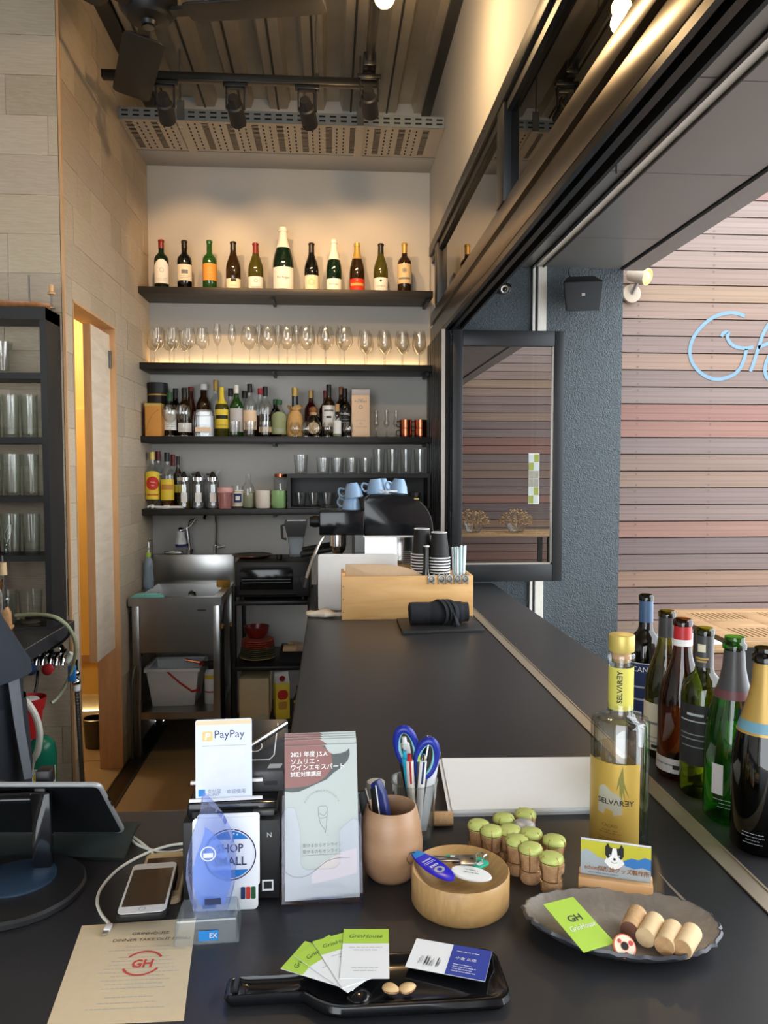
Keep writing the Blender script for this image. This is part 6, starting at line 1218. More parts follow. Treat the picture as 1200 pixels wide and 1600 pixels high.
p = onz(975, 1478, ZT + .022); t = thing('pin_badge', 'round orange and white pin badge on the oval plate', 'badge', (p.x, p.y, ZT + .021)); t.rotation_euler = (R(38), R(18), R(-20)); pm('badge_orange', (226, 120, 84), .4)
part('disc', MB().cyl(.0135, 0, .0025, 28), 'badge_orange', t, bevel=.0006); part('face', MB().ring(0, 0, .005, .0118, .0028, None, 32), 'lb_cream', t, smooth=0); part('centre', MB().disc(0, 0, .0042, .0028), 'ink_black', t, smooth=0); part('dots', MB().disc(.006, .006, .003, .003, None, 10).disc(-.007, .003, .0025, .003, None, 10).disc(.004, -.008, .0028, .003, None, 10), 'ink_red', t, smooth=0); part('pin', MB().rod((0, 0, 0), (0, 0, -.009), .002, 8).cyl(.006, -.011, -.008, 14), 'chrome', t)
# ---- flattened bottle tray
p0 = onz(352, 1545, ZT + .012); p1 = onz(788, 1522, ZT + .012); TA = yaw(p0, p1)
bt = thing('bottle_tray', 'glossy black tray made of a flattened wine bottle', 'tray', (p0.x, p0.y, ZT), TA); Lt = (p1 - p0).length; hb_ = .0465
half = [(0, .012), (.004, .016), (.02, .0165), (.07, .0165), (.085, .02), (.1, .034), (.12, hb_ - .002), (.15, hb_), (Lt - .03, hb_), (Lt - .008, hb_ - .004), (Lt, hb_ - .016)]
def outline(s, dx=0): q = [(q_.x, q_.y) for q_ in spline([(x, max(.001, y - s), 0) for x, y in half], 4)]; return q + [(x, -y) for x, y in q[::-1]]
o1 = outline(0); o2 = outline(.006); cxy = (Lt * .6, 0)
def shrink(pts, s): return [(cxy[0] + (x - cxy[0]) * (1 - s / (Lt * .5)), y * (1 - s / hb_)) for x, y in pts]
m = MB(); rows = []
for pts, z in ((shrink(o1, .012), 0), (shrink(o1, .004), .002), (o1, .009), (shrink(o1, .002), .0145), (shrink(o1, .006), .0148), (shrink(o1, .012), .0105), (shrink(o1, .02), .0085)):
    rows.append([len(m.v) + k for k in range(len(pts))]); m.v += [(x, y, z) for x, y in pts]
for A, B in zip(rows, rows[1:]):
    n = len(A)
    for k in range(n): m.f.append((A[k], A[(k + 1) % n], B[(k + 1) % n], B[k]))
m.f += [tuple(rows[0][::-1]), tuple(rows[-1])]
part('tray', m, 'black_gloss', bt, smooth=50); part('punt_bump', MB().sphere(.014, 18, T((.145, -.018, .0088)), .35), 'black_gloss', bt, smooth=60); part('neck_ring', MB().tube([(.012, y, .0135 + .001) for y in (-.012, 0, .012)], .0035, 8), 'black_gloss', bt)
zt = ZT + .0155
FAN = [((485, 1484), (454, 1521), (541, 1531), (560, 1500)), ((467, 1484), (481, 1487), (540, 1541), (582, 1527)), ((489, 1470), (552, 1455), (578, 1515), (533, 1530)), ((525, 1459), (594, 1453), (618, 1520), (543, 1525))]
def bizcard(i, label, center, rz, z):
    c = onz(*center, z); t = thing('shop_card', label, 'card', (c.x, c.y, z), rz, 'fanned shop cards on the black tray')
    part('card', MB().box(-.0275, .0275, -.0455, .0455, 0, .0006), 'card_white', t, smooth=0); part('green_band', MB().rect(-.0275, .0275, .017, .0455, .0008), 'lb_lime', t, smooth=0); part('script', MB().text('GrinHouse', .04, 0, .031, .001, None, .0065, shear=.3), 'foil_green', t, smooth=0)
    pr = MB(); lines(pr, -.022, .022, [.009, .004, -.028, -.033], .0016, T((0, 0, .0008)), 3 + i); part('small_print', pr, 'ink_light', t, smooth=0, stuff=True); return t
z = zt
bizcard(0, 'lowest, leftmost shop card of the fan on the black tray', (512, 1508), R(62), z); bizcard(1, 'second shop card of the fan on the black tray', (528, 1504), R(42), z + .0009); bizcard(2, 'third shop card of the fan on the black tray', (545, 1496), R(22), z + .0018); bizcard(3, 'topmost shop card of the fan on the black tray', (571, 1489), R(-4), z + .0027)
c = onz(702, 1499, zt); q1 = onz(632, 1510, zt); q2 = onz(745, 1531, zt); t = thing('blue_name_card', 'half white half blue name card on the black tray', 'card', (c.x, c.y, zt), yaw(q1, q2)); pm('card_blue', (34, 62, 158), .4)
part('card', MB().box(-.0455, .0455, -.0275, .0275, 0, .0006), 'card_white', t, smooth=0); part('blue_half', MB().rect(0, .0455, -.0275, .0275, .0008), 'card_blue', t, smooth=0); pr = MB(); pr.text('小倉 広徳', .024, .019, .004, .001); lines(pr, .006, .036, [.016, -.008, -.012, -.016, -.02], .0014, T((0, 0, .001)), 6, False); part('name_print', pr, 'ink_white', t, smooth=0)
pr = MB(); rg = random.Random(2)
for k in range(26): x = rg.uniform(-.034, -.01); pr.stroke([(x, -.02 + rg.uniform(0, .004)), (x + .001, -.01 + rg.uniform(0, .01))], .0008, .001)
part('grass_sketch', pr, 'ink_light', t, smooth=0)
pm('nut_shell', (214, 178, 128), .6, var=.15, scale=80)
for i, (x, y, rz) in enumerate(((611, 1544, -.5), (637, 1543, .35))):
    p = onz(x, y, ZT + .016); n_ = thing('almond', ('left almond of the pair lying on the black tray', 'right almond of the pair lying on the black tray')[i], 'nut', (p.x, p.y, ZT + .0155), rz, 'two almonds'); s_ = MB().sphere(.0095, 16); s_.v = [(x_ * (1.05 - .25 * (x_ > 0) * x_ / .0095 * 0), y_ * (.72 - .2 * x_ / .0095), z_ * .5) for x_, y_, z_ in s_.v]; part('shell', s_, 'nut_shell', n_, smooth=70); part('seam', MB().tube([(.0096 * math.cos(k / 20 * 6.2832) * 1.04, .0094 * math.sin(k / 20 * 6.2832) * (.72 - .2 * math.cos(k / 20 * 6.2832)), .0) for k in range(20)], .0004, 5, True), 'wood_mill', n_)
# ---- empty wine bottles along the outer ledge
G6 = 'empty bottles lined up on the outer ledge'
def eb(px, by, H, kind, r, glass, label, **k):
    p = onz(px, by, ZT); p.x = min(p.x, .83 - r - .002); return bottle('empty_bottle', label, G6, (p.x, p.y, ZT), kind, r, H, glass, seg=32, **k)
eb(1006, 1140, .305, 'bordeaux', .0385, 'glass_black', 'dark bottle with blue capsule and navy label, farthest on the ledge', foil='foil_blue', fa=.80, ftop=.955, lab='lb_blue', za=.07, zb=.52, half=1.2, prints=(('TOSCANA', 'ink_white', .9, 0, 1.0), ('line', 'ink_light', .6, .63, .6), ('line', 'ink_light', .4, .43, .7), ('line', 'ink_white', .08, .22, .3)), turn=-.5)
eb(1038, 1178, .296, 'burgundy', .041, 'glass_olive', 'olive bottle with grey capsule and cream back label on the ledge', foil='foil_grey', fa=.82, ftop=.955, lab='lb_cream', za=.06, zb=.38, half=1.2, prints=LN + (('line', 'ink_grey', .55, .6, .6), ('line', 'ink_black', .05, .12, .2)), turn=-.4)
eb(1062, 1210, .3, 'burgundy', .042, 'glass_amber', 'brown bottle with red and white capsule on the ledge', foil='foil_bright_red', fa=.85, ftop=.955, lab='lb_grey', za=.05, zb=.14, half=1.5, prints=(('line', 'ink_black', .3, .6, .2), ('line', 'ink_grey', .5, .6, .8)))
eb(1096, 1238, .3, 'bordeaux', .0385, 'glass_green', 'yellow green bottle with black label and grey crest capsule on the ledge', foil='foil_grey', fa=.77, ftop=.955, lab='lb_black', za=.2, zb=.56, half=.95, prints=(('line', 'ink_light', .82, .86, .4), ('line', 'ink_light', .72, .74, .8), ('line', 'ink_grey', .5, .52, .8), ('line', 'ink_grey', .42, .44, .8), ('line', 'ink_grey', .3, .32, .7)), turn=-.35)
eb(1141, 1276, .305, 'champagne', .0435, 'glass_bright_green', 'green champagne bottle with dark foil and wine red band on the ledge', foil='foil_grey', fa=.68, ftop=.925, lab=None)
eb(1188, 1322, .31, 'champagne', .044, 'glass_black', 'dark champagne bottle with gold foil nearest on the ledge', foil='foil_gold', fa=.62, ftop=.925, lab=None)
for o in [o for o in bpy.data.objects if o.name.startswith('empty_bottle')]:
    lab_ = o['label']
    P6 = None
    if 'red and white' in lab_: part('white_band', MB().lathe([(.0172, .25), (.0168, .262)], 24), 'lb_white', o)
    if 'crest capsule' in lab_: part('crest', MB().patch(.0158, .258, .272, .45), 'lb_cream', o); part('crest_text', MB().patch(.0158, .245, .248, .8).patch(.0158, .24, .243, .6), 'lb_gold', o)
    if 'wine red' in lab_:
        P6 = bprof('champagne', .0435, .305); part('foil_band', MB().lathe([(rad(P6, z_) + .0014, z_) for z_ in (.205, .212, .219)], 30), 'foil_wine', o, smooth=60); part('side_print', MB().patch(.0442, .05, .1, .22, -.5), 'lb_grey', o); pr = MB(); lines(pr, -.02, .02, [.03, .036, .042], .0014, None, 3); part('back_print', bendv(pr, .0442, -.2), 'ink_light', o, smooth=0)
    if 'gold foil' in lab_:
        P6 = bprof('champagne', .044, .31); part('blue_collar', MB().lathe([(rad(P6, z_) + .0014, z_) for z_ in (.185, .193, .201)], 30), 'collar_blue', o, smooth=60) if 'collar_blue' in MATS else (pm('collar_blue', (110, 160, 182), .4), part('blue_collar', MB().lathe([(rad(P6, z_) + .0014, z_) for z_ in (.185, .193, .201)], 30), 'collar_blue', o, smooth=60)); part('gold_line', MB().lathe([(rad(P6, z_) + .0016, z_) for z_ in (.182, .186)], 30), 'foil_gold', o); part('side_label', MB().patch(.0446, .05, .13, .35, .75), 'foil_gold', o); pr = MB(); lines(pr, -.02, .02, [.02, .025, .03, .035], .0014, None, 9); part('back_print', bendv(pr, .0448, -.25), 'ink_light', o, smooth=0)
    if 'navy label' in lab_: part('label_border', MB().patch(.0398, .07 * .305, .07 * .305 + .0015, 1.2).patch(.0398, .52 * .305 - .0015, .52 * .305, 1.2), 'ink_white', o)
# ================================================================ ceiling fittings
ty, tz = 3.3, 3.04
trk = thing('lighting_track', 'black lighting track bar hung across under the metal ceiling', 'track', (0, ty, tz)); xa, xb = ony(160, 150, ty).x, ony(590, 163, ty).x
part('bar', MB().box(xa, xb, -.017, .017, -.016, .016), 'track_black', trk, bevel=.002)
for px_ in (236, 495): x_ = ony(px_, 150, ty).x; part('hanger', MB().rod((x_, 0, .016), (x_, 0, 3.425 - tz), .004, 8), 'galv_dark', trk); part('adapter', MB().box(x_ - .008, x_ + .008, -.012, .012, .016, .03), 'track_black', trk)
tr2 = thing('second_track', 'black track bar running from the far spotlight toward the camera', 'track', (.17, 0, 3.1)); part('bar', MB().box(-.017, .017, 1.2, 3.36, -.016, .016), 'track_black', tr2, bevel=.002)
for y_ in (1.5, 2.2, 2.9): part('hanger', MB().rod((0, y_, .016), (0, y_, .325), .004, 8), 'galv_dark', tr2)
part('end_feed', MB().box(-.026, .026, 3.2, 3.36, -.034, .02), 'track_black', tr2, bevel=.003)
WARM = (1, .58, .25)
pm('lens_glow', (255, 214, 150), .4, emit=12)
def head(label, x, y, z, aim, watts, deg):
    t = thing('track_spot', label, 'spotlight', (x, y, z), 0, 'track spotlights'); d = (Vector(aim) - Vector((x, y, z - .12))).normalized(); Mh_ = T((0, 0, -.12)) @ d.to_track_quat('Z', 'Y').to_matrix().to_4x4()
    part('adapter', MB().box(-.05, .05, -.014, .014, -.034, -.0165), 'track_black', t, bevel=.002); part('yoke', MB().box(-.04, -.034, -.008, .008, -.12, -.034).box(.034, .04, -.008, .008, -.12, -.034).box(-.04, .04, -.008, .008, -.04, -.034), 'track_black', t, smooth=0)
    part('can', MB().lathe([(0, -.06), (.02, -.06), (.024, -.045), (.026, -.02), (.033, -.015), (.034, .07), (.03, .072), (.028, .045)], 22, Mh_), 'black_paint', t, smooth=40); part('lens', MB().cyl(.027, .04, .044, 18, Mh_), 'lens_glow', t)
    spot(Vector((x, y, z - .12)) + d * .08, aim, watts, deg, WARM, .6, .025)
for px_, axp, w in ((258, -.72, 24), (368, -.32, 24), (480, .08, 24)):
    x_ = ony(px_, 170, ty).x; head(('left', 'middle', 'right')[(px_ > 300) + (px_ > 400)] + ' spotlight on the cross track above the shelves', x_, ty, tz, (axp, 4.32, 2.5), w, 54)
head('spotlight hung at the end of the long track', .17, 3.28, 3.083, (.34, 4.32, 2.5), 20, 54)
pm('bulb_glow', (255, 206, 130), .4, emit=22)
bl = thing('pendant_bulb', 'bare glowing globe bulb on the long track', 'bulb', (.187, 2.62, 3.084)); part('socket', MB().cyl(.022, -.07, 0, 16), 'track_black', bl); part('globe', MB().sphere(.034, 18, T((0, 0, -.095))), 'bulb_glow', bl, smooth=80)
point((.187, 2.62, 2.94), 18, (1, .66, .33), .035)
# cable tray
tr = thing('cable_tray', 'perforated metal cable tray along the top of the back wall', 'tray', (0, 0, 3.1)); TY0, TY1 = 3.83, 4.185
part('deck', MB().box(XL, XR - .002, TY0, TY1, 0, .004), 'tray_cream', tr, smooth=0); part('side', MB().box(XL, XR - .002, TY0 - .004, TY0, -.002, .052), 'tray_grey', tr, smooth=0); part('side', MB().box(XL, XR - .002, TY1, TY1 + .004, -.002, .052), 'tray_grey', tr, smooth=0)
sl = MB(); x = XL + .03; k = 0
while x < XR - .05:
    if k % 3 == 0:
        y = TY0 + .03
        while y < TY1 - .03: sl.box(x - .003, x + .029, y, y + .006, -.001, .0005); y += .0145
        x += .052
    else:
        y = TY0 + .03 + .01 * (k % 2)
        while y < TY1 - .03: sl.box(x - .0035, x + .0035, y, y + .018, -.001, .0005); y += .04
        x += .034
    k += 1
x = XL + .02
while x < XR - .04:
    for z_ in (.012, .033): sl.box(x, x + .03, TY0 - .0048, TY0 - .0035, z_, z_ + .008)
    x += .052
part('slots', sl, 'slot_black', tr, smooth=0, stuff=True)
for px_ in (283, 563): x_ = ony(px_, 215, TY0).x; part('joiner', MB().box(x_ - .022, x_ + .022, TY0, TY1, -.006, -.001), 'tray_cream', tr, smooth=0); part('hanger_strap', MB().box(x_ - .017, x_ + .017, TY0 - .01, TY0 - .005, .0, .09), 'galv_dark', tr, smooth=0); part('hanger_rod', MB().rod((x_, TY0 - .008, .08), (x_, TY0 - .008, .324), .004, 8), 'galv_dark', tr)
# fan
fn = thing('ceiling_fan', 'black ceiling fan with broad blades at the top of the view', 'fan', (-.62, 2.8, 2.965))
part('motor', MB().lathe([(0, 0), (.025, 0), (.03, .012), (.07, .02), (.098, .055), (.1, .15), (.07, .18), (0, .18)], 36), 'black_metal', fn, smooth=40); part('cap', MB().cyl(.02, -.006, .002, 18), 'black_gloss', fn); part('down_rod', MB().rod((0, 0, .18), (0, 0, .46), .014, 12), 'black_metal', fn)
for a_ in (-10, 110, 230):
    bl_ = part('blade', MB().prism(rrect(.14, .62, -.075, .075, .03), .03, .038, RX(R(9))), 'black_paint', fn, rot=(0, 0, R(a_)), bevel=.002); part('blade_iron', MB().box(.06, .2, -.02, .02, .036, .05), 'black_metal', bl_)

# ================================================================ left side: worktop, rack, plumbing
lw = thing('side_worktop', 'black side worktop under the glass rack', 'worktop', (0, 0, 0)); part('top', MB().box(-2.3, -.985, 2.2, 3.015, .802, .85), 'laminate_black', lw, smooth=0); part('edge_line', MB().box(-.9855, -.9845, 2.2, 3.015, .8485, .8505), 'rail_alu', lw, smooth=0); part('support', MB().box(-2.3, -1.5, 2.25, 3.0, 0, .802), 'black_paint', lw, smooth=0)
RKY0, RKY1, RKX = 2.86, 3.01, -1.012
gr = thing('glass_rack', 'tall black open rack of glasses against the near left wall', 'rack', (0, 0, .85)); gx0 = -2.1
lv = [ony(50, y_, RKY0).z - .85 for y_ in (970, 868, 776, 683, 582)]; ztp = ony(50, 480, RKY0).z - .85
part('side', MB().box(RKX - .022, RKX, RKY0, RKY1, 0, ztp), 'black_paint', gr, smooth=0); part('side', MB().box(gx0, gx0 + .022, RKY0, RKY1, 0, ztp), 'black_paint', gr, smooth=0); part('top', MB().box(gx0, RKX, RKY0 - .002, RKY1, ztp - .042, ztp + .002), 'black_paint', gr, smooth=0)
lv = [.0] + lv[1:]
for z_ in lv: part('rack_shelf', MB().box(gx0 + .022, RKX - .022, RKY0 + .002, RKY1, max(0, z_ - .022), max(.006, z_)), 'black_paint', gr, smooth=0)
for li, (r0, r1, H, n, nmx) in enumerate(((.036, .042, .13, 3, 'wide beer glass on the bottom of the rack'), (.028, .032, .148, 4, 'tall glass on the second level of the rack'), (.027, .03, .155, 4, 'highball glass on the third level of the rack'), (.027, .03, .155, 4, 'highball glass on the fourth level of the rack'))):
    for row in range(2):
        for k in range(n):
            x_ = RKX - .022 - r1 - .028 - k * (2 * r1 + .006) - row * r1 * (.9 if n > 3 else .4); y_ = RKY0 + .04 + row * (.072 if r1 < .035 else .0)
            if r1 > .035 and row: continue
            z_ = .85 + max(.006, lv[li])
            tumbler(f'{nmx}, {ORD[k]} from the right, {("front", "back")[row]} row', 'glasses in the black rack', (x_, y_, z_), r0, r1, H, 'glass_rack', 'highball_glass') if 'glass_rack' in MATS else (thin('glass_rack', (254, 255, 254), (222, 227, 225), .7), tumbler(f'{nmx}, {ORD[k]} from the right, {("front", "back")[row]} row', 'glasses in the black rack', (x_, y_, z_), r0, r1, H, 'glass_rack', 'highball_glass'))
p = ony(2, 575, RKY0 + .05); tumbler('footed glass alone on the top level of the rack', None, (p.x, RKY0 + .06, .85 + lv[4]), .022, .036, .115)
ztop_ = .852 + ztp
p = ony(40, 478, RKY0 + .06); tw_ = thing('wooden_tray', 'round brown wooden tray on top of the black rack', 'tray', (p.x - .06, RKY0 + .075, ztop_)); part('tray', MB().lathe([(0, 0), (.13, 0), (.15, .012), (.152, .022), (.146, .02), (.13, .008), (0, .008)], 40, None, 0, None, 1, .48), 'wood_mill', tw_, smooth=50)
for px_, py_, l_ in ((45, 430, 'thin steel spike standing in the wooden tray'), (80, 445, 'steel spike with pale wooden knob in the wooden tray')):
    p = ony(px_, py_, RKY0 + .075); t = thing('bar_spike', l_, 'spike', (p.x, RKY0 + .075, ztop_ + .009)); h_ = p.z - ztop_ - .009; part('rod', MB().rod((0, 0, 0), (0, 0, h_), .0035, 8), 'steel', t); part('foot', MB().cyl(.012, 0, .004, 12), 'steel', t)
    if px_ > 50: part('knob', MB().lathe([(0, h_ - .035), (.013, h_ - .035), (.013, h_ - .028), (.008, h_ - .024), (.009, h_), (0, h_ + .003)], 14), 'wood_beech', t)
# bar tools on the worktop
def onw(px, py): return onz(px, py, .85)
pa = onw(26, 975); pa.y -= .1; t = thing('corkscrew_block', 'pale wooden block with corked skewer on the side worktop', 'bar tool', (pa.x, pa.y, .85)); part('block', MB().box(-.03, .025, -.02, .02, 0, .016).prism([(-.005, .016), (.022, .016), (.02, .06), (.008, .085), (-.005, .07)], -.012, .012, UPR()), 'wood_beech', t, bevel=.004); part('skewer', MB().rod((.0, 0, .08), (-.004, 0, .27), .003, 8), 'steel', t); part('cork_top', MB().lathe([(0, .2), (.014, .2), (.0115, .245), (0, .245)], 16, T((-.003, 0, .0))), 'cork_pale', t)
pa = onw(16, 972); t = thing('pepper_mill', 'turned brown wooden pepper mill on the side worktop', 'mill', (pa.x - .025, pa.y - .04, .85)); part('mill', MB().lathe([(0, 0), (.02, 0), (.021, .02), (.015, .05), (.018, .1), (.013, .13), (.017, .15), (.015, .165), (0, .168)], 18), 'wood_mill', t, smooth=60); part('knob', MB().sphere(.006, 10, T((0, 0, .172))), 'chrome', t)
pa = onw(2, 975); t = thing('bar_spoon', 'long twisted steel bar spoon with fork end standing in a steel shaker', 'spoon', (pa.x - .015, pa.y + .02, .9)); e = ony(14, 820, pa.y + .02); ex = Vector((e.x, e.y, e.z)) - Vector((pa.x - .015, pa.y + .02, .9)); part('stem', MB().tube([ex * (k / 40) + Vector((.0014 * math.cos(k * 1.6), .0014 * math.sin(k * 1.6), 0)) for k in range(33)], .003, 6), 'chrome', t); part('fork', MB().tube(spline([ex * .8, ex * .88 + Vector((-.01, 0, 0)), ex], 4), .003, 6).tube(spline([ex * .8, ex * .88 + Vector((.01, 0, 0)), ex + Vector((.008, 0, 0))], 4), .003, 6).tube([ex * .8, ex + Vector((.004, 0, 0))], .002, 6), 'chrome', t)
t = thing('steel_shaker', 'small chrome shaker cup at the left edge on the side worktop', 'shaker', (pa.x - .015, pa.y + .02, .85)); part('cup', MB().lathe([(0, .002), (.028, 0), (.038, .09), (.036, .09), (.026, .006), (0, .006)], 22), 'chrome', t, smooth=50); part('rim', MB().tube([(.038 * math.cos(k / 20 * 6.2832), .038 * math.sin(k / 20 * 6.2832), .09) for k in range(20)], .0015, 5, True), 'steel', t)
# hoses, manifold, gas
def P(px, py, y): return ony(px, py, y)
single('clear_hose', 'clear greenish hose arching over the worktop edge', 'hose', MB().tube(spline([P(25, 962, 2.75), P(60, 960, 2.72), P(90, 966, 2.7), P(110, 985, 2.74), P(118, 1010, 2.82), P(114, 1040, 2.9), P(104, 1068, 2.92), P(90, 1090, 2.9), P(80, 1098, 2.88)], 8), .007, 8), 'hose_clear')
single('black_hose', 'thin black hose looping off the worktop edge', 'hose', MB().tube(spline([P(40, 966, 2.76), P(80, 966, 2.74), P(104, 976, 2.73), P(108, 990, 2.76), P(95, 1005, 2.85), P(80, 1014, 2.9)], 8), .005, 8), 'rubber_black')
single('black_drop_hose', 'black hose dropping from the manifold to the red cap', 'hose', MB().tube(spline([P(59, 1048, 2.9), P(58, 1065, 2.88), P(54, 1085, 2.86)], 6), .005, 8), 'rubber_black')
mf = thing('valve_manifold', 'chrome pipe manifold with red and blue knobs under the worktop', 'pipes', P(80, 1030, 2.95)); r_ = random.Random(3); o_ = Vector(mf.location)
part('header_pipe', MB().tube([P(40, 1022, 2.95) - o_, P(75, 1024, 2.95) - o_, P(108, 1030, 2.95) - o_], .014, 12), 'chrome', mf, smooth=60)
part('upper_pipe', MB().tube([P(48, 1010, 2.97) - o_, P(70, 1006, 2.97) - o_, P(92, 1006, 2.97) - o_, P(100, 1016, 2.96) - o_], .011, 12), 'chrome', mf, smooth=60)
for px_ in (46, 58, 68, 80, 90, 100): part('union_nut', MB().cyl(.02, -.012, .012, 6, T(P(px_, 1020 + (px_ % 7), 2.945) - o_) @ RY(R(90))), 'chrome', mf, bevel=.002); part('elbow', MB().tube(spline([P(px_, 1022, 2.94) - o_, P(px_ - 2, 1030, 2.91) - o_, P(px_ - 3, 1040, 2.9) - o_], 4), .01, 10), 'chrome', mf, smooth=60)
for px_, m_ in ((50, 'lb_blue'), (76, 'red_plastic')): part('knob', MB().lathe([(0, 0), (.02, 0), (.021, .014), (.012, .02), (0, .02)], 20, T(P(px_, 1045, 2.88) - o_) @ RX(R(90))), m_, mf, smooth=40); part('knob_stem', MB().cyl(.013, -.04, 0, 14, T(P(px_, 1045, 2.88) - o_) @ RX(R(90))), 'chrome', mf)
part('white_joint', MB().rod(P(104, 1033, 2.93) - o_, P(113, 1021, 2.93) - o_, .013, 12), 'hose_white', mf); part('blue_valve', MB().box(-.014, .014, -.01, .01, -.03, .03, T(P(113, 1052, 2.92) - o_)), 'blue_plastic', mf, bevel=.003); part('valve_body', MB().sphere(.015, 12, T(P(119, 1052, 2.93) - o_)).sphere(.017, 12, T(P(119, 1066, 2.93) - o_)).rod(P(118, 1030, 2.93) - o_, P(119, 1072, 2.93) - o_, .008), 'chrome', mf, smooth=60); part('white_nut', MB().cyl(.015, -.012, .012, 12, T(P(119.5, 1074, 2.93) - o_)), 'white_plastic', mf)
bh_ = MB(); a0 = P(120, 1078, 2.93); a1 = P(129, 1222, 2.93); part('braided_hose', MB().tube([a0.lerp(a1, k / 60) - o_ for k in range(61)], [.0085 + .0012 * (k % 2) for k in range(61)], 8), 'steel', mf, smooth=0)
gc = P(66, 1200, 2.8); gz = P(66, 1150, 2.8).z
g = thing('gas_cylinder', 'green gas cylinder with yellow label and red valve cap', 'cylinder', (gc.x, 2.8, 0)); part('bottle', MB().lathe([(0, .01), (.045, 0), (.05, .01), (.05, gz - .06), (.045, gz - .03), (.03, gz - .008), (.016, gz), (0, gz)], 28), 'green_gas', g, smooth=60); zl = P(66, 1222, 2.8).z
part('label', MB().patch(.0506, zl - .12, P(66, 1194, 2.8).z, 1.3, .1, 14), 'lb_white', g, smooth=60); part('label_band', MB().patch(.051, P(66, 1212, 2.8).z, P(66, 1202, 2.8).z, 1.3, .1, 14), 'yellow_label', g, smooth=60)
rz0, rz1 = P(66, 1146, 2.8).z, P(66, 1088, 2.8).z
rc = thing('red_valve_cap', 'red plastic pot shaped cap on the green gas cylinder', 'cap', (gc.x - .035, 2.79, gz + .001)); hh = rz1 - gz; part('cap', MB().lathe([(0, .0), (.03, 0), (.045, hh * .7), (.05, hh * .7), (.058, hh), (.055, hh), (.046, hh * .75), (.035, .01), (0, .006)], 28), 'red_plastic', rc, smooth=40); part('rag', MB().sphere(.035, 12, T((0, 0, hh * .93)), .35), 'lb_grey', rc)
single('white_hose', 'thick white hose curving past the green gas cylinder', 'hose', MB().tube(spline([P(30, 1088, 2.62), P(46, 1102, 2.6), P(58, 1125, 2.6), P(62, 1150, 2.6), P(58, 1176, 2.61), P(48, 1196, 2.63), P(46, 1240, 2.65)], 8), .011, 10), 'hose_white')
t = thing('metal_bin', 'small steel bin on the floor just inside the doorway', 'bin', (-1.215, 4.0, 0)); part('bin', MB().lathe([(0, .003), (.05, 0), (.058, .15), (.055, .15), (.047, .006), (0, .006)], 22), 'steel_dark', t, smooth=50); part('rim', MB().tube([(.058 * math.cos(k / 20 * 6.2832), .058 * math.sin(k / 20 * 6.2832), .15) for k in range(20)], .003, 6, True), 'steel', t)

# ================================================================ person (only the hip and legs are in view, leaning out of frame)
def skin(name, chains, mat, parent, sub=2):
    v = []; e = []; rr = []; idx = {}
    for ch_ in chains:
        prev = None
        for (x, y, z, r) in ch_:
            key = (round(x, 4), round(y, 4), round(z, 4))
            if key not in idx: idx[key] = len(v); v.append((x, y, z)); rr.append(r)
            if prev is not None and prev != idx[key]: e.append((prev, idx[key]))
            prev = idx[key]
    me = bpy.data.meshes.new(name); me.from_pydata(v, e, []); me.materials.append(MATS[mat]); o = link(name, me, parent)
    md = o.modifiers.new('skin', 'SKIN'); md.use_smooth_shade = True
    for i, r_ in enumerate(rr): sv_ = me.skin_vertices[0].data[i]; sv_.radius = (r_, r_) if not isinstance(r_, tuple) else r_; sv_.use_root = (i == 0)
    s_ = o.modifiers.new('sub', 'SUBSURF'); s_.levels = 1; s_.render_levels = sub; return o
pm('skin_tone', (206, 164, 138), .55); pm('shirt_dark', (38, 44, 54), .9, var=.12, scale=20, bump=.1, bscale=300); pm('trouser_dark', (28, 32, 40), .85, var=.2, scale=16, bump=.1, bscale=300); pm('apron_grey', (96, 100, 108), .85, bump=.2, bscale=600); pm('hair_black', (20, 17, 16), .5)
PO = Vector((-.95, 1.93, 0))
def rel(ch_): return [(x - PO.x, y - PO.y, z, r) for x, y, z, r in ch_]
pel = (-.95, 1.93, .93, .12); spine = [pel, (-1.0, 1.93, 1.06, .11), (-1.08, 1.95, 1.22, .13), (-1.15, 1.97, 1.36, .09), (-1.19, 1.98, 1.44, .05), (-1.22, 2.0, 1.52, .075), (-1.25, 2.01, 1.6, .09), (-1.27, 2.0, 1.68, .06)]
chains = [spine]
for s in (1, -1): chains.append([pel, (-.95 + s * .1, 1.93, .86, .085), (-.95 + s * .11, 1.95, .5, .06), (-.95 + s * .12, 1.92, .28, .05), (-.95 + s * .12, 1.9, .08, .04), (-.95 + s * .12, 1.98, .035, .035), (-.95 + s * .125, 2.06, .03, .028)])
def arm(sh, el, wr_, fdir):
    c_ = [(-1.15, 1.97, 1.36, .09), sh + (.06,), el + (.043,), wr_ + (.027,)]; w = Vector(wr_); f_ = Vector(fdir).normalized(); pm_ = w + f_ * .05; c_.append(tuple(pm_) + (.03,)); out_ = [c_]; side = f_.cross(Vector((0, 0, 1))).normalized()
    for k, L_ in enumerate((.07, .08, .075, .06)): b_ = pm_ + side * ((k - 1.5) * .019) + f_ * .03; out_.append([tuple(pm_) + (.03,), tuple(b_) + (.0095,), tuple(b_ + f_ * L_ * .5 + Vector((0, 0, -.01))) + (.0085,), tuple(b_ + f_ * L_ * .85 + Vector((0, 0, -.035))) + (.0075,)])
    th = w + f_ * .02 + side * -.035; out_.append([tuple(w) [:3] + (.027,), tuple(th) + (.011,), tuple(th + f_ * .035 + side * -.012) + (.009,)]); return out_
chains += arm((-1.0, 1.98, 1.36), (-1.08, 2.12, 1.13), (-1.22, 2.32, .98), (-.4, .9, -.25)); chains += arm((-1.3, 1.99, 1.36), (-1.42, 2.14, 1.12), (-1.42, 2.36, .98), (-.1, .95, -.25))
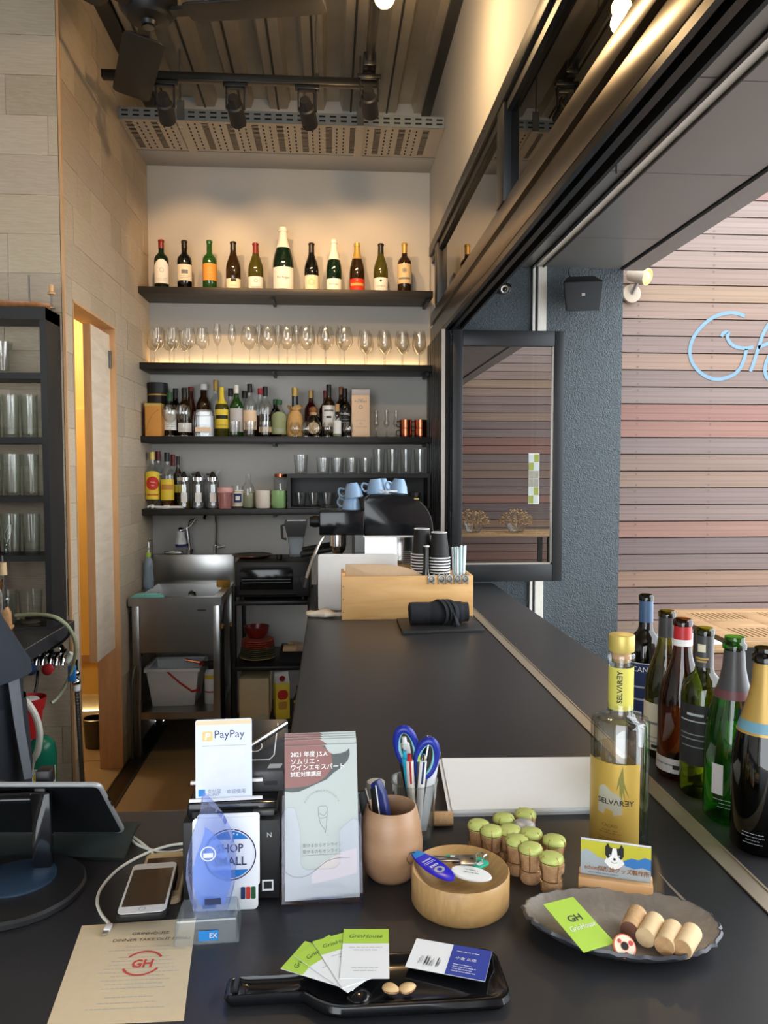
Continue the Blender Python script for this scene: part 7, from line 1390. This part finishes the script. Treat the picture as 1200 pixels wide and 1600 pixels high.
pr_ = skin('person', [rel(c_) for c_ in chains], 'skin_tone', None); pr_.location = PO; tag(pr_, 'person in dark shirt and trousers leaning out of view at the left', 'person')
def loft(rings, seg=28, fold=0):
    m = MB()
    for i, (cx_, cy__, z, rx_, ry_, dz) in enumerate(rings):
        for k in range(seg): a_ = 2 * math.pi * k / seg; w = 1 + fold * math.sin(5 * a_ + i * .9) ; m.v.append((cx_ - PO.x + rx_ * w * math.cos(a_), cy__ - PO.y + ry_ * w * math.sin(a_), z + dz * math.cos(a_)))
    for i in range(len(rings) - 1):
        for k in range(seg): m.f.append((i * seg + k, i * seg + (k + 1) % seg, (i + 1) * seg + (k + 1) % seg, (i + 1) * seg + k))
    return m
part('shirt', loft([(-.93, 1.93, .905, .185, .15, .02), (-.935, 1.93, .935, .187, .152, .02), (-.965, 1.93, 1.0, .18, .148, .02), (-1.01, 1.935, 1.09, .165, .138, .03), (-1.07, 1.95, 1.2, .17, .14, .04), (-1.12, 1.96, 1.3, .18, .13, .05), (-1.15, 1.97, 1.38, .15, .1, .05), (-1.17, 1.975, 1.43, .07, .065, .02)], fold=.012), 'shirt_dark', pr_, smooth=70)
for sx_, sh, el in ((1, (-1.0, 1.98, 1.36), (-1.06, 2.08, 1.19)), (-1, (-1.3, 1.99, 1.36), (-1.39, 2.1, 1.19))): part('sleeve', MB().tube([Vector((-1.12 if sx_ > 0 else -1.2, 1.97, 1.36)) - PO, Vector(sh) - PO, Vector(el) - PO], [.07, .075, .068], 16), 'shirt_dark', pr_, smooth=60)
part('trousers', loft([(-.945, 1.93, 1.0, .165, .13, 0), (-.945, 1.93, .9, .178, .14, 0), (-.945, 1.93, .8, .18, .135, 0)], fold=.01), 'trouser_dark', pr_, smooth=70)
for s in (1, -1): part('trouser_leg', loft([(-.945 + s * .085, 1.93, .86, .096, .13, 0), (-.945 + s * .095, 1.935, .7, .098, .115, 0), (-.945 + s * .1, 1.945, .5, .085, .095, 0), (-.945 + s * .105, 1.925, .3, .078, .085, 0), (-.945 + s * .11, 1.91, .07, .07, .085, 0)], 22, .03), 'trouser_dark', pr_, smooth=70)
for s in (1, -1): part('shoe', loft([(-.95 + s * .12, 1.96, .0, .05, .125, 0), (-.95 + s * .12, 1.96, .03, .052, .127, 0), (-.95 + s * .12, 1.94, .07, .045, .09, 0), (-.95 + s * .12, 1.91, .11, .04, .05, 0)], 20), 'rubber_black', pr_, smooth=60)
ap = MB(); q_ = [P(12, 1060, 1.87), P(28, 1054, 1.9), P(36, 1130, 1.9), P(50, 1216, 1.9), P(38, 1218, 1.87), P(22, 1130, 1.86)]
ap.add([tuple(v_ - PO) for v_ in q_] + [tuple(v_ - PO + Vector((0, .006, 0))) for v_ in q_], [(5, 4, 3, 2, 1, 0), (6, 7, 8, 9, 10, 11)] + [(k, (k + 1) % 6, 6 + (k + 1) % 6, 6 + k) for k in range(6)]); part('apron_flap', ap, 'apron_grey', pr_, smooth=0)
part('hair', MB().sphere(.105, 20, T(Vector((-1.255, 1.985, 1.645)) - PO), 1.0), 'hair_black', pr_, smooth=80)
for s in (-.035, .035): part('eye', MB().sphere(.01, 10, T(Vector((-1.25 + s, 2.095, 1.6)) - PO)), 'ink_black', pr_); part('ear', MB().sphere(.022, 10, T(Vector((-1.25 + s * 2.7, 2.0, 1.59)) - PO)), 'skin_tone', pr_)
part('nose', MB().sphere(.016, 10, T(Vector((-1.25, 2.105, 1.575)) - PO)), 'skin_tone', pr_)

# ================================================================ terrace things
sp = thing('wall_speaker', 'black wedge shaped loudspeaker on the dark stucco wall', 'speaker', ony(912, 458, 3.78)); pm('speaker_grille', (62, 65, 68), .8, bump=.5, bscale=900)
Msp = RZ(R(-14)) @ RX(R(6)); part('cabinet', MB().add([(-.085, .02, -.085), (.085, .02, -.085), (.1, .02, .06), (-.1, .02, .06), (-.055, .13, -.06), (.055, .13, -.06), (.06, .13, .1), (-.075, .13, .1)], [(0, 1, 2, 3), (5, 4, 7, 6), (0, 4, 5, 1), (1, 5, 6, 2), (2, 6, 7, 3), (3, 7, 4, 0)], Msp), 'black_paint', sp, bevel=.008)
part('grille', MB().add([(-.08, .013, -.08), (.08, .013, -.08), (.094, .013, .055), (-.094, .013, .055), (-.083, .02, -.083), (.083, .02, -.083), (.098, .02, .058), (-.098, .02, .058)], [(0, 1, 2, 3), (0, 4, 5, 1), (1, 5, 6, 2), (2, 6, 7, 3), (3, 7, 4, 0)], Msp), 'speaker_grille', sp, bevel=.004); part('logo', MB().box(-.008, .008, .0115, .013, -.012, .002, Msp), 'lb_grey', sp, smooth=0); part('bracket', MB().rod((0, .12, .02), (0, .168, .02), .015, 10), 'black_metal', sp); part('cable', MB().tube(spline([(-.02, .12, .1), (-.03, .15, .13), (-.02, .155, .19)], 5), .003, 6), 'rubber_black', sp)
cmr = thing('security_camera', 'small bullet security camera under the soffit by the open window', 'camera', ony(789, 452, 3.5)); d = Vector((.12, -1, -.28)).normalized(); Mcm = d.to_track_quat('Z', 'Y').to_matrix().to_4x4(); pm('camera_grey', (70, 72, 74), .5)
part('body', MB().lathe([(0, -.13), (.024, -.13), (.026, -.12), (.026, 0), (.023, .002), (.022, -.008), (0, -.008)], 24, Mcm), 'camera_grey', cmr, smooth=40); part('visor', MB().lathe([(.029, -.12), (.029, .018)], 12, Mcm, R(20), R(160)), 'camera_grey', cmr); part('lens_ring', MB().lathe([(.0205, -.004), (.018, .0), (.012, -.003)], 24, Mcm), 'alu_strip', cmr); part('lens', MB().sphere(.009, 12, Mcm @ T((0, 0, -.006))), 'black_gloss', cmr); part('arm', MB().tube([(-.01, .09, .03), (-.02, .12, .08), (-.02, .12, 2.47 - cmr.location.z)], .009, 8), 'camera_grey', cmr)
sn = thing('wall_sconce', 'pale cylinder wall lamp glowing on the plank wall', 'lamp', ony(985, 460, 4.575)); pm('sconce_white', (176, 160, 142), .5); pm('sconce_glow', (255, 190, 70), .4, emit=7)
part('base', MB().cyl(.055, 0, .03, 28, RX(R(90))), 'sconce_white', sn, bevel=.004); d = Vector((.55, -.75, -.35)).normalized(); Msn = T((.015, -.11, .085)) @ d.to_track_quat('Z', 'Y').to_matrix().to_4x4(); part('shade', MB().lathe([(0, -.07), (.04, -.07), (.045, -.065), (.048, .05), (.044, .05), (.04, -.05)], 26, Msn), 'sconce_white', sn, smooth=40); part('bulb', MB().sphere(.036, 16, Msn @ T((0, 0, .03))), 'sconce_glow', sn, smooth=80); part('joint', MB().rod((0, -.03, .0), (.01, -.09, .06), .012, 10), 'steel', sn)
spot(Vector(sn.location) + Vector((.015, -.11, .085)) + d * .07, Vector(sn.location) + Vector((.015, -.11, .085)) + d * 1, 26, 150, (1, .62, .2), .5, .03)
def table(label, corners, zt_, grp):
    c_ = [Vector(q) for q in corners]; t = thing('garden_table', label, 'table', (c_[0].x, c_[0].y, 0), 0, grp); xd = (c_[1] - c_[0]); yd = (c_[3] - c_[0]); M_ = frame((0, 0, 0), xd, yd); w = xd.length; h = (M_.inverted() @ yd).y
    for q in (MB().box(0, w, 0, .09, zt_ - .025, zt_, M_), MB().box(0, w, h - .09, h, zt_ - .025, zt_, M_), MB().box(0, .09, .09, h - .09, zt_ - .025, zt_, M_), MB().box(w - .09, w, .09, h - .09, zt_ - .025, zt_, M_), MB().box(w * .5 - .05, w * .5 + .05, .09, h - .09, zt_ - .025, zt_, M_), MB().box(.09, w * .5 - .05, h * .38, h * .38 + .2, zt_ - .025, zt_, M_), MB().box(w * .5 + .05, w - .09, h * .38, h * .38 + .2, zt_ - .025, zt_, M_)): part('frame_board', q, 'teak_light', t, bevel=.003)
    for x0_, x1_ in ((.09, w * .5 - .05), (w * .5 + .05, w - .09)):
        n = 9
        for k in range(n): xs = x0_ + (x1_ - x0_) * k / n; part('slat', MB().box(xs + .004, xs + (x1_ - x0_) / n - .004, .09, h * .38, zt_ - .022, zt_ - .002, M_), 'teak_light', t, smooth=0); part('slat', MB().box(xs + .004, xs + (x1_ - x0_) / n - .004, h * .38 + .2, h - .09, zt_ - .022, zt_ - .002, M_), 'teak_light', t, smooth=0)
    for x_, y_ in ((.12, .12), (w - .17, .12), (.12, h - .17), (w - .17, h - .17)): part('leg', MB().box(x_, x_ + .05, y_, y_ + .05, 0, zt_ - .025, M_), 'black_metal', t, smooth=0)
    return t
c_ = [onz(*q, .72) for q in ((1145, 1003), (1420, 1000), (1330, 949), (1058, 952))]
table('slatted teak garden table in front of the plank wall', [(q.x, q.y, 0) for q in c_], .72, 'garden tables')
table('slatted teak table at the rear of the terrace, mirrored in the open window', [(1.25, -1.45, 0), (2.6, -1.45, 0), (2.6, -.75, 0), (1.25, -.75, 0)], .72, 'garden tables')
pm('leaf_dry', (176, 146, 104), .7, objcol=False, var=.3, scale=60)
for i, x_ in enumerate((1.62, 2.12)):
    pl = thing('dried_plant', ('left', 'right')[i] + ' bowl of dried flowers on the rear table, mirrored in the window', 'plant', (x_, -1.1, .721)); part('bowl', MB().lathe([(0, .003), (.08, 0), (.13, .09), (.125, .09), (.075, .008), (0, .008)], 24), 'glass_clear', pl, smooth=50); fm = MB(); rg = random.Random(20 + i)
    for k in range(420):
        a_ = rg.uniform(0, 6.283); e_ = math.acos(rg.uniform(-.2, 1)); R_ = .2 * rg.uniform(.75, 1); c0 = Vector((R_ * math.sin(e_) * math.cos(a_), R_ * math.sin(e_) * math.sin(a_), .12 + .72 * R_ * math.cos(e_))); fm.add([(-.014, 0, 0), (0, -.008, .003), (.014, 0, 0), (0, .008, .003)], [(0, 1, 2, 3)], T(c0) @ RZ(rg.uniform(0, 6)) @ RX(rg.uniform(-1.4, 1.4)))
    for k in range(24): a_ = k * .7; fm.rod((.02 * math.cos(a_), .02 * math.sin(a_), .02), (.12 * math.cos(a_), .12 * math.sin(a_), .2), .002, 4)
    part('foliage', fm, 'leaf_dry', pl, smooth=0, stuff=True)
